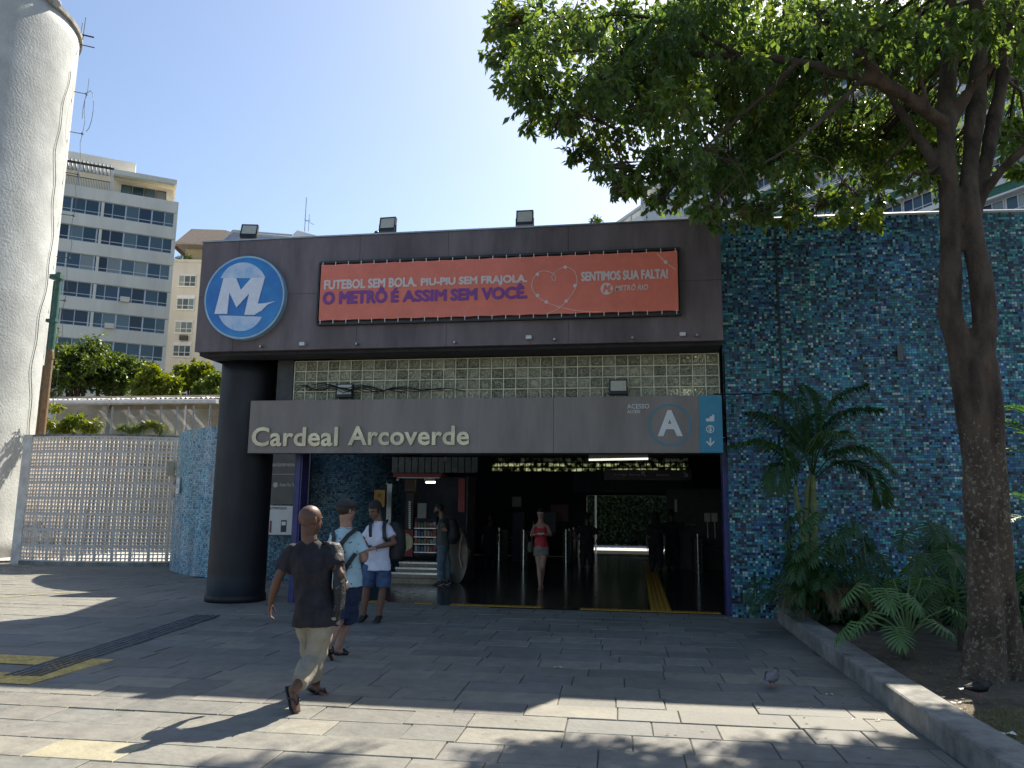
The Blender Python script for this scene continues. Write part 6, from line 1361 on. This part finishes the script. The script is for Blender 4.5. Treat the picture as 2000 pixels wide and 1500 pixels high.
    if shoes:
        for s in 'LR':
            a, t = J['an'+s], J['to'+s]; d = t-a; dn = d.normalized(); sd = Vector((dn.y,-dn.x,0)).normalized(); un = sd.cross(dn); un = -un if un.z < 0 else un; L_ = d.length; heel = a - un*.045*k - dn*.035*k
            q = MB()
            if shoes['kind'] == 'flip':
                c0 = heel - un*.045*k - dn*.01*k
                q.loft([(c0-dn*.012*k-un*.0, sd*.026*k, un*.009*k),(c0+dn*.03*k, sd*.038*k, un*.01*k),(c0+dn*L_*.55, sd*.038*k, un*.01*k),(c0+dn*L_*.9, sd*.052*k, un*.01*k),(c0+dn*(L_+.07*k), sd*.03*k, un*.008*k)], 14)
                tp_ = heel+dn*L_*.86+un*.008*k
                for s_ in (-1,1): q.tube([c0+dn*L_*.45+sd*s_*.038*k, heel+dn*L_*.62+sd*s_*.03*k+un*.02*k, tp_], [.007,.008,.006], 6)
                if shoes.get('wide'): q.loft([(heel+dn*L_*.5+un*.0, sd*.045*k, un*.04*k),(heel+dn*L_*.8-un*.008*k, sd*.052*k, un*.028*k)], 14)
            else:
                q.loft([(heel-dn*.02*k, sd*.03*k, un*.035*k),(heel+dn*.03*k+un*.01*k, sd*.042*k, un*.055*k),(heel+dn*L_*.5-un*.002*k, sd*.046*k, un*.046*k),(heel+dn*L_*.85-un*.012*k, sd*.054*k, un*.033*k),(heel+dn*(L_+.055*k)-un*.018*k, sd*.04*k, un*.022*k)], 16)
                if shoes.get('sole'): 
                    z_ = MB(); z_.loft([(heel-dn*.026*k-un*.036*k, sd*.034*k, un*.01*k),(heel+dn*L_*.5-un*.04*k, sd*.05*k, un*.01*k),(heel+dn*L_*.85-un*.038*k, sd*.058*k, un*.01*k),(heel+dn*(L_+.065*k)-un*.036*k, sd*.04*k, un*.01*k)], 16); so2 = z_.build('sole', shoes['sole'], root, smooth=True)
            q.build(shoes.get('name','shoe'), shoes['mat'], root, smooth=True)
    # face and hair
    hcn = J['head']
    if shoes and not shoes.get('noface'):
        for s in (-1,1):
            e_ = MB(); e_.ball(hcn+f*.083*k+r*s*.031*k+up*.008*k, r*.012*k, f*.006*k, up*.006*k, 10, 6); e_.build('eye', M['black'], root)
        e_ = MB(); e_.ball(hcn-up*.058*k+f*.0975*k, r*.02*k, f*.003*k, up*.004*k, 8, 5); e_.build('mouth', mat('lip_%s' % root.name, (.2,.07,.06), .5), root)
        e_ = MB()
        for s in (-1,1): e_.tube([hcn+f*.09*k+r*s*.018*k+up*.031*k, hcn+f*.086*k+r*s*.034*k+up*.035*k, hcn+f*.076*k+r*s*.05*k+up*.028*k], .004*k, 5)
        e_.build('eyebrow', M['black'], root)
    if hairf: hairf(hcn, f, up, r, k*hs, root)
    return root
hair_m = mat('black_hair', (.012,.01,.009), .55, var=.4, scale=60, bump=.6, bscale=200)
def short_hair(mt, thick=.012):
    def g(c, f, up, r, k, root):
        b = MB(); b.ball(c+up*.034*k-f*.022*k, r*(.079+thick*.6)*k, f*(.096+thick*.4)*k, up*(.09+thick)*k, 20, 14)
        b.v = [v for v in b.v]
        o = remeshed(b, 'hair', mt, root, .006, 2, lambda p: .004*noise.noise(p*90))
        import bmesh; q = bmesh.new(); q.from_mesh(o.data)
        dl = [v for v in q.verts if (v.co-c).dot(up) < (.03+.8*((v.co-c).dot(f)+.02) if (v.co-c).dot(f) > 0 else -.045)*k and (v.co-c).dot(up) < (.045 if (v.co-c).dot(f) > .03 else -.03)*k]
        bmesh.ops.delete(q, geom=dl, context='VERTS'); q.to_mesh(o.data); q.free()
    return g
def P_(px, py, Y): return W(px, py, Y)
# 1 bald man in the foreground
sk1 = skin('brown_skin', (.12,.055,.033)); sk1.node_tree.nodes['Principled BSDF'].inputs['Roughness'].default_value = .38
grey = mat('charcoal_jersey', (.018,.016,.02), .9, var=.25, scale=12, bump=.5, bscale=16); khaki = mat('khaki_cotton', (.3,.265,.2), .9, var=.12, scale=8, bump=.5, bscale=14)
Y = 6.62
J = dict(head=P_(607,1016,Y), neck=P_(603,1045,Y), shL=P_(566,1068,Y), shR=P_(648,1068,Y+.02), elL=P_(543,1130,Y-.02), wrL=P_(528,1178,Y+.03), elR=P_(664,1122,Y-.02), wrR=P_(672,1150,Y+.22),
 hipL=P_(597,1200,Y), hipR=P_(636,1200,Y), knL=P_(610,1280,6.82), anL=P_(617,1347,6.95), knR=P_(614,1284,6.62), anR=P_(577,1353,6.3))
J['toL'] = G(636,1362)+Vector((.04,.08,.03)); J['toR'] = G(590,1396)+Vector((0,0,.035)); J['anL'].z = .1; J['anR'].z = .19
person('bald man in a dark grey shirt and khaki trousers walking away in flip-flops', J, (.35,1,0), .97, sk1, dict(mat=grey, hem=-.1, loose=.03, sleeve=.66, name='t_shirt', voxel=.007), dict(mat=khaki, len=1.86, loose=.022, cuff=.06, voxel=.007), dict(kind='flip', mat=M['black'], name='flip_flop', noface=True), hands=dict(L=((-.03,.1,-1),(.9,.2,.1),.5,-1), R=((0,.8,.2),(-1,0,0),.6,1)), voxel=.0065, headdir=(.55,1,-.1), hs=1.14)
# jacket over his right shoulder
jm = mat('black_patterned_jacket', (.015,.015,.018), .6, col2=(.16,.15,.15), scale=22, bump=.5, bscale=40); b = MB()
nt = jm.node_tree; 
for n_ in nt.nodes:
    if n_.type == 'MAP_RANGE': n_.inputs['From Min'].default_value = .32 if n_.inputs['To Min'].default_value > .01 else .6; n_.inputs['From Max'].default_value = .7
s0 = P_(640,1062,Y+.02); pts = [(636,1058,.06,.03),(650,1062,.07,.07),(660,1085,.05,.1),(663,1120,.055,.11),(664,1160,.065,.1),(662,1190,.06,.09),(655,1212,.035,.05)]
b.loft([(P_(px,py,Y+.03), Vector((w_*.75,0,0)), Vector((0,d_,0))) for px,py,w_,d_ in pts], 18)
o = remeshed(b, 'jacket', jm, None, .008, 3, folds(.022,(12,12,3))); tag(o, 'black and white patterned jacket hanging over the bald man\'s right shoulder', 'jacket')
# 2 man with the cap
sk2 = skin('light_skin', (.36,.19,.13)); blue_sh = mat('light_blue_print_shirt', (.4,.56,.6), .85, var=.05, scale=5, bump=.15, bscale=120)
nt = blue_sh.node_tree; N = nt.nodes; L = nt.links; p_ = N['Principled BSDF']; src = p_.inputs['Base Color'].links[0].from_socket; vo = N.new('ShaderNodeTexVoronoi'); vo.inputs['Scale'].default_value = 15; tcn = N.new('ShaderNodeTexCoord'); L.new(tcn.outputs['Object'], vo.inputs['Vector'])
lt_ = N.new('ShaderNodeMath'); lt_.operation = 'LESS_THAN'; lt_.inputs[1].default_value = .15; L.new(vo.outputs['Distance'], lt_.inputs[0]); mx = N.new('ShaderNodeMix'); mx.data_type = 'RGBA'; L.new(lt_.outputs[0], mx.inputs['Factor']); L.new(src, mx.inputs['A']); mx.inputs['B'].default_value = (.06,.09,.2,1); L.new(mx.outputs['Result'], p_.inputs['Base Color'])
navy = mat('dark_denim', (.018,.03,.07), .9, var=.3, scale=20, bump=.3, bscale=150)
Y = 8.75
J = dict(head=P_(677,997,Y), neck=P_(676,1020,Y), shL=P_(652,1040,Y), shR=P_(700,1042,Y-.02), elL=P_(648,1085,Y), wrL=P_(660,1100,Y+.25), elR=P_(711,1092,Y-.02), wrR=P_(716,1075,Y+.24),
 hipL=P_(661,1135,Y), hipR=P_(688,1135,Y), knL=P_(662,1212,Y-.05), anL=P_(646,1270,Y-.3), knR=P_(678,1213,Y+.12), anR=P_(660,1277,Y+.02))
J['anR'].z = .1; J['toR'] = J['anR']+Vector((.17,.1,-.07)); J['anL'].z = .2; J['toL'] = J['anL']+Vector((.08,.06,-.16))
def cap(c, f, up, r, k, root):
    short_hair(mat('dark_brown_hair', (.03,.02,.014), .6), .006)(c, f, up, r, k, root)
    b = MB(); n = 18; secs = []
    for z, s_ in ((.03,1.0),(.06,.98),(.085,.86),(.108,.6),(.118,.25),(.12,.05)): secs.append((c+up*z*k-f*.012*k, r*.094*s_*k, f*.112*s_*k))
    b.loft(secs, 20); cm = mat('black_cap_fabric', (.035,.035,.035), .8, bump=.2); b.build('cap', cm, root, smooth=True)
    v = MB(); v.loft([(c+up*.036*k+f*(.09)*k, r*.07*k, up*.006*k),(c+up*.03*k+f*.14*k, r*.06*k, up*.006*k),(c+up*.024*k+f*.165*k, r*.035*k, up*.004*k)], 14); v.build('cap_visor', cm, root, smooth=True)
    g = MB(); g.tube([c+r*.084*k-f*.01*k+up*.012*k, c+r*.075*k+f*.07*k+up*.01*k, c+r*.04*k+f*.098*k+up*.006*k], .006*k, 6); g.build('sunglasses', M['black'], root)
person('man in a light blue printed shirt, dark cap and dark shorts seen from behind', J, (.45,1,0), 1.02, sk2, dict(mat=blue_sh, hem=-.06, loose=.03, sleeve=.7), dict(mat=navy, len=.98, loose=.025, name='shorts'), dict(kind='flip', mat=M['black'], name='sandal', wide=True, noface=True), hairf=cap, hands=dict(R=((.5,.6,.2),(-.2,.3,-1),.5,1), L=((.5,.6,.2),(.2,0,-1),.5,-1)), voxel=.008, headdir=(.6,1,-.05), hs=1.1)
b = MB(); strap = [P_(652,1036,Y+.07),P_(658,1030,Y-.02),P_(668,1060,Y-.17),P_(678,1092,Y-.16)]
def band(b, pts, w_=.022, th=.005, nrm=Vector((0,-1,0))):
    for i in range(len(pts)-1):
        a, c = pts[i], pts[i+1]; d = (c-a); l = d.length/2; d.normalize(); s = d.cross(nrm).normalized(); q = s.cross(d); b.obox((a+c)/2, d*(l+.006), s*w_, q*th)
bagm = mat('black_nylon', (.014,.014,.016), .6, bump=.3)
band(b, [P_(650,1038,Y-.06),P_(652,1050,Y-.15),P_(650,1064,Y-.16)]); band(b, [P_(698,1034,Y-.02),P_(692,1036,Y-.12),P_(680,1046,Y-.16),P_(668,1060,Y-.175),P_(658,1072,Y-.17),P_(654,1085,Y-.15)], .024)
band(b, [P_(694,1082,Y-.13),P_(684,1096,Y-.165),P_(674,1112,Y-.165),P_(664,1120,Y-.15)], .024); b.loft([(P_(664,1062,Y-.18), Vector((.03,0,0)), Vector((0,.03,0))),(P_(662,1078,Y-.2), Vector((.06,0,0)), Vector((0,.05,0))),(P_(662,1105,Y-.2), Vector((.07,0,0)), Vector((0,.055,0))),(P_(664,1124,Y-.18), Vector((.05,0,0)), Vector((0,.03,0)))], 14)
tag(b.build('sling_bag', bagm), 'black sling bag strapped across the back of the man with the cap', 'bag')
# 3 young man in white
sk3 = skin('tan_skin', (.19,.09,.055)); whit = mat('white_tshirt', (.66,.65,.74), .85, var=.04, bump=.12, bscale=120); den = mat('washed_denim', (.07,.12,.22), .9, col2=(.03,.05,.12), scale=7, bump=.3, bscale=120)
Y = 11.35
J = dict(head=P_(732,997,Y-.05), neck=P_(738,1015,Y), shR=P_(720,1027,Y-.05), shL=P_(760,1027,Y+.02), elR=P_(714,1056,Y-.02), wrR=P_(712,1070,Y-.22), elL=P_(770,1060,Y-.02), wrL=P_(735,1069,Y-.22),
 hipR=P_(724,1104,Y), hipL=P_(750,1104,Y), knR=P_(716,1148,Y-.04), anR=P_(709,1205,Y-.02), knL=P_(748,1148,Y), anL=P_(740,1205,Y))
for s in 'LR': J['an'+s].z = .1
J['toR'] = J['anR']+Vector((-.08,-.15,-.05)); J['toL'] = J['anL']+Vector((-.02,-.17,-.05))
person('young man in a white shirt and ripped denim shorts looking down at his hands', J, (-.35,-1,0), 1.0, sk3, dict(mat=whit, hem=-.07, loose=.022, sleeve=.62, name='t_shirt'), dict(mat=den, len=.96, loose=.02, name='shorts'), dict(kind='shoe', mat=M['black']), hairf=short_hair(hair_m, .018), hands=dict(R=((.3,-.5,.05),(.3,0,-1),.6,1), L=((-.9,-.35,0),(0,-.2,-1),.6,-1)), voxel=.008, headdir=(-.45,-1,-.45), hs=1.08)
b = MB(); b.loft([(P_(771,1020,Y+.2), Vector((.07,0,0)), Vector((0,.1,0))),(P_(775,1040,Y+.22), Vector((.13,0,0)), Vector((0,.14,0))),(P_(774,1070,Y+.24), Vector((.15,0,0)), Vector((0,.16,0))),(P_(771,1090,Y+.22), Vector((.13,0,0)), Vector((0,.14,0))),(P_(767,1098,Y+.2), Vector((.07,0,0)), Vector((0,.08,0)))], 18)
band(b, [P_(757,1018,Y+.1),P_(752,1019,Y-.06),P_(750,1030,Y-.12),P_(751,1050,Y-.135),P_(757,1058,Y-.1),P_(766,1068,Y+.05)], .028, .007); band(b, [P_(726,1019,Y-.02),P_(724,1021,Y-.12),P_(723,1036,Y-.16),P_(724,1048,Y-.15)], .022, .007)
tag(b.build('backpack', bagm, smooth=False), 'big black backpack worn by the young man in white', 'backpack')
b = MB(); p = P_(719,1070,Y-.36); b.obox(p, Vector((.035,0,.01)), Vector((0,.06,.03)), Vector((0,-.002,.004))); tag(b.build('phone', M['black']), 'small dark phone held by the young man in white', 'phone')
b = MB(); q0 = P_(722,1073,Y-.32); b.tube([q0, P_(728,1082,Y-.26), P_(722,1092,Y-.22), P_(712,1098,Y-.2), P_(706,1090,Y-.2)], .003, 5); tag(b.build('earphone_cable', M['white_plastic']), 'thin white cable dangling from the phone', 'cable')
# 4 man at the kiosk
Y = 17.0; sk4 = skin('mid_skin', (.24,.13,.09)); tee = mat('grey_green_tshirt', (.09,.1,.085), .9, bump=.15, bscale=100); jean = mat('pale_jeans', (.13,.18,.21), .9, col2=(.08,.12,.15), scale=6, bump=.2)
J = dict(head=P_(857,995,Y), neck=P_(863,1009,Y), shL=P_(861,1018,Y-.14), shR=P_(868,1018,Y+.16), elL=P_(871,1036,Y-.17), wrL=P_(848,1027,Y-.1), elR=P_(872,1036,Y+.2), wrR=P_(848,1028,Y+.08), hipL=P_(863,1065,Y-.08), hipR=P_(867,1065,Y+.08), knL=P_(861,1100,Y-.08), anL=P_(860,1134,Y-.08), knR=P_(872,1100,Y+.08), anR=P_(873,1134,Y+.08))
for s in 'LR': J['an'+s].z = .1; J['to'+s] = J['an'+s]+Vector((-.18,-.02,-.05))
def masked(c, f, up, r, k, root):
    short_hair(hair_m, .012)(c, f, up, r, k, root); b = MB(); b.loft([(c-up*.02*k+f*.035*k, r*.07*k, f*.08*k),(c-up*.055*k+f*.04*k, r*.066*k, f*.075*k),(c-up*.1*k+f*.04*k, r*.045*k, f*.05*k)], 16); b.build('face_mask', M['black'], root, smooth=True)
person('masked man in grey-green shirt and pale jeans beside the kiosk steps', J, (-1,-.1,0), 1.03, sk4, dict(mat=tee, hem=-.1, loose=.02, sleeve=.6, name='t_shirt'), dict(mat=jean, len=1.95, loose=.02), dict(kind='shoe', mat=M['black'], sole=M['white_plastic']), hairf=masked, hands=dict(L=((-1,0,.1),(0,.2,-1),.5,1), R=((-1,0,.1),(0,-.2,-1),.5,-1)), voxel=.011, headdir=(-1,-.35,-.2))
b = MB(); b.loft([(P_(884,1015,Y), Vector((.08,0,0)), Vector((0,.1,0))),(P_(885,1030,Y), Vector((.13,0,0)), Vector((0,.15,0))),(P_(886,1050,Y), Vector((.15,0,0)), Vector((0,.16,0))),(P_(883,1062,Y), Vector((.09,0,0)), Vector((0,.12,0)))], 16); band(b, [P_(880,1010,Y-.1),P_(868,1009,Y-.16),P_(858,1020,Y-.17),P_(860,1034,Y-.17)], .025)
tag(b.build('backpack', bagm), 'dark backpack worn by the man beside the kiosk', 'backpack')
# 5 woman
Y = 16.75; sk5 = skin('fair_skin', (.36,.2,.14)); red = mat('red_top', (.42,.03,.04), .8, bump=.1); kh = mat('olive_shorts', (.2,.2,.15), .9, bump=.2)
J = dict(head=P_(1056,1005,Y), neck=P_(1056,1016,Y), shR=P_(1042,1024,Y), shL=P_(1070,1024,Y), elR=P_(1038,1045,Y+.02), wrR=P_(1047,1044,Y-.24), elL=P_(1076,1045,Y+.02), wrL=P_(1064,1044,Y-.22), hipR=P_(1050,1068,Y), hipL=P_(1063,1068,Y), knR=P_(1053,1108,Y-.02), anR=P_(1055,1143,Y-.12), knL=P_(1060,1106,Y-.03), anL=P_(1058,1140,Y+.22))
J['anR'].z = .1; J['anL'].z = .12; J['toR'] = J['anR']+Vector((0,-.17,-.06)); J['toL'] = J['anL']+Vector((.02,-.16,-.08))
def tied(c, f, up, r, k, root):
    short_hair(hair_m, .012)(c, f, up, r, k, root); b = MB(); b.ball(c+up*.03*k-f*.11*k, r*.035*k, f*.035*k, up*.04*k); b.build('hair_bun', hair_m, root, smooth=True)
    g = MB(); g.tube([c-r*.075*k+up*.055*k+f*.05*k, c+up*.07*k+f*.096*k, c+r*.075*k+up*.055*k+f*.05*k], .007*k, 6); g.build('glasses', M['white_plastic'], root)
person('woman in a red sleeveless top and olive shorts walking out of the dark hall', J, (0,-1,0), .93, sk5, dict(mat=red, hem=-.03, loose=.012, tank=True, name='tank_top'), dict(mat=kh, len=.42, loose=.03, name='shorts'), dict(kind='flip', mat=mat('sandal_grey',(.2,.18,.16),.7), name='sandal'), hairf=tied, hands=dict(R=((.7,-.4,.1),(.2,0,-1),.5,1), L=((-.7,-.4,.1),(-.2,0,-1),.5,-1)), voxel=.01, female=True, headdir=(0,-1,-.3))
b = MB(); p = P_(1056,1042,Y-.34); b.obox(p, Vector((.07,0,0)), Vector((0,.035,.01)), Vector((0,-.001,.005))); tag(b.build('phone', M['white_plastic']), 'pale phone held by the woman in red', 'phone')
b = MB(); band(b, [P_(1042,1018,Y-.09),P_(1040,1035,Y-.11),P_(1038,1060,Y-.08)], .006); b.loft([(P_(1037,1058,Y), Vector((.05,0,0)), Vector((0,.1,0))),(P_(1036,1070,Y), Vector((.06,0,0)), Vector((0,.12,0))),(P_(1036,1078,Y), Vector((.05,0,0)), Vector((0,.1,0)))], 12); tag(b.build('shoulder_bag', mat('olive_bag',(.1,.1,.07),.8)), 'small olive bag hanging at the side of the woman in red', 'bag')
# 6-8 dark figures
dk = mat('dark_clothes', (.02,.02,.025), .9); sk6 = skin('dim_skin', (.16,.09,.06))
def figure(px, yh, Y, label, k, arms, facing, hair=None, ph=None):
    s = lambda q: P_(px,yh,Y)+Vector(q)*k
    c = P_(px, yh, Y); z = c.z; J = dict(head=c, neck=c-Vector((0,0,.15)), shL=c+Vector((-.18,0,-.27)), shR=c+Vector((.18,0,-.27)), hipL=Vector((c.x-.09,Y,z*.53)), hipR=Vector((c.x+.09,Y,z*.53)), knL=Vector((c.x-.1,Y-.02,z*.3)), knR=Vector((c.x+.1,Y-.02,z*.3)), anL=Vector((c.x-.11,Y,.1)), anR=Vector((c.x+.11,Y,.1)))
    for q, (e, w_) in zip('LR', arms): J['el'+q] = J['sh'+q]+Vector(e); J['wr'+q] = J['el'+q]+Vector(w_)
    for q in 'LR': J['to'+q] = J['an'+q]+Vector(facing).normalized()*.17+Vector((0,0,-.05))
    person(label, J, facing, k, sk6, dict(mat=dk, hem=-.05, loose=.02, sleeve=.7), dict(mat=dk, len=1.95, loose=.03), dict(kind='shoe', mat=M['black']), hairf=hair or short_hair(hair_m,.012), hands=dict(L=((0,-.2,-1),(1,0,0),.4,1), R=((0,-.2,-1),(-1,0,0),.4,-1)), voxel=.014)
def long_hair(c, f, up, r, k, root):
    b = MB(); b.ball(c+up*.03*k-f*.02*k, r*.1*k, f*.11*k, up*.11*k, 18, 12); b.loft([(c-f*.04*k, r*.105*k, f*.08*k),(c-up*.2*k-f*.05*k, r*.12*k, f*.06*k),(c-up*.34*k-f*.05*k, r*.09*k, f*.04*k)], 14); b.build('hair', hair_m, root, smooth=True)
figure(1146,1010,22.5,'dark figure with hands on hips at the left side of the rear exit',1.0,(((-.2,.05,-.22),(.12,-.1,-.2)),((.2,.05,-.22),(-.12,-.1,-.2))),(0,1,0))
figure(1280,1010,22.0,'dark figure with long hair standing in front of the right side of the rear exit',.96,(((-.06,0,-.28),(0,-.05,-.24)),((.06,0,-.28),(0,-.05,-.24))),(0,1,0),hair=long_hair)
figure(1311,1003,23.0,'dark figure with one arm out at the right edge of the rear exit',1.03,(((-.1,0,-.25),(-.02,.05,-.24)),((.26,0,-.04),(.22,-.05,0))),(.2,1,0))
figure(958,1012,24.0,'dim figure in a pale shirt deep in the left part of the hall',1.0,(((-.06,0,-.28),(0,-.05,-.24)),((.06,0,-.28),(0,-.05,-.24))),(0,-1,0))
# ---------------------------------------------------------------- birds
def bird(base, hd, label, cols, name, k=1.0, peck=0):
    t = empty(name, base, label, name); B = Vector(base); f = Vector((math.cos(hd),math.sin(hd),0)); r = f.cross(Vector((0,0,1))); u = Vector((0,0,1))
    def q(a, b_, c): return B + f*a*k + r*b_*k + u*c*k
    b = MB(); secs = []
    for a, c, w_, h_ in ((-.13,.085,.018,.01),(-.09,.09,.035,.028),(-.04,.098,.055,.05),(.02,.105,.06,.058),(.07,.112,.05,.052),(.1,.13,.032,.035),(.112,.155 - peck*.04,.024,.026)): secs.append((q(a,0,c), r*w_*k, (u+f*(-.3))*h_*k))
    b.loft(secs, 14); b.ball(q(.125,0,.175-peck*.06), r*.024*k, f*.028*k, u*.026*k, 12, 8); o = remeshed(b, 'body', cols[0], t, .006*max(k,.8), 2)
    b = MB(); b.ball(q(.125,0,.175-peck*.06), r*.0255*k, f*.0295*k, u*.028*k, 14, 10); b.loft([(q(.118,0,.16-peck*.05), r*.027*k, f*.027*k),(q(.1,0,.135-peck*.02), r*.036*k, f*.034*k)], 14); b.build('head', cols[2], t, smooth=True)
    for s in (-1,1):
        b = MB(); b.loft([(q(.06,s*.05,.12), f*.03*k, u*.03*k),(q(.0,s*.062,.112), f*.03*k+u*.0, u*.036*k),(q(-.08,s*.045,.1), f*.02*k, u*.02*k),(q(-.15,s*.02,.095), f*.01*k, u*.008*k)], 10); b.build('wing', cols[1], t, smooth=True)
        b = MB(); b.tube([q(0,s*.022,.07), q(.012,s*.022,.03), q(.005,s*.022,.004)], .005*k, 6)
        for a in (-.5,0,.5): b.tube([q(.005,s*.022,.005), q(.005+.03*math.cos(a),s*.022+.03*math.sin(a),.004)], .003*k, 5)
        b.build('leg', mat('bird_leg_pink', (.35,.12,.1), .6) if 'bird_leg_pink' not in bpy.data.materials else bpy.data.materials['bird_leg_pink'], t)
    b = MB(); b.loft([(q(-.12,0,.09), r*.022*k, u*.008*k),(q(-.2,0,.08), r*.032*k, u*.004*k)], 10); b.build('tail', cols[1], t)
    b = MB(); b.tube([q(.15,0,.172-peck*.06), q(.175,0,.162-peck*.065)], [.006*k,.002*k], 6); b.build('beak', M['black'], t)
pg = mat('pigeon_grey', (.2,.18,.19), .6, var=.25, scale=30); pd = mat('pigeon_dark', (.07,.07,.08), .5, var=.5, scale=26); ph_ = mat('pigeon_neck', (.03,.035,.04), .35); blk = mat('blackbird_feathers', (.008,.008,.009), .5)
bird(G(1508,1343), R_(60), 'grey pigeon with a dark head standing on the shaded paving', (pg,pg,ph_), 'pigeon', .95, .4)
bird(G(1912,1362,.13), R_(5), 'black bird standing on the soil at the foot of the tree', (blk,blk,blk), 'blackbird', .8, .5)
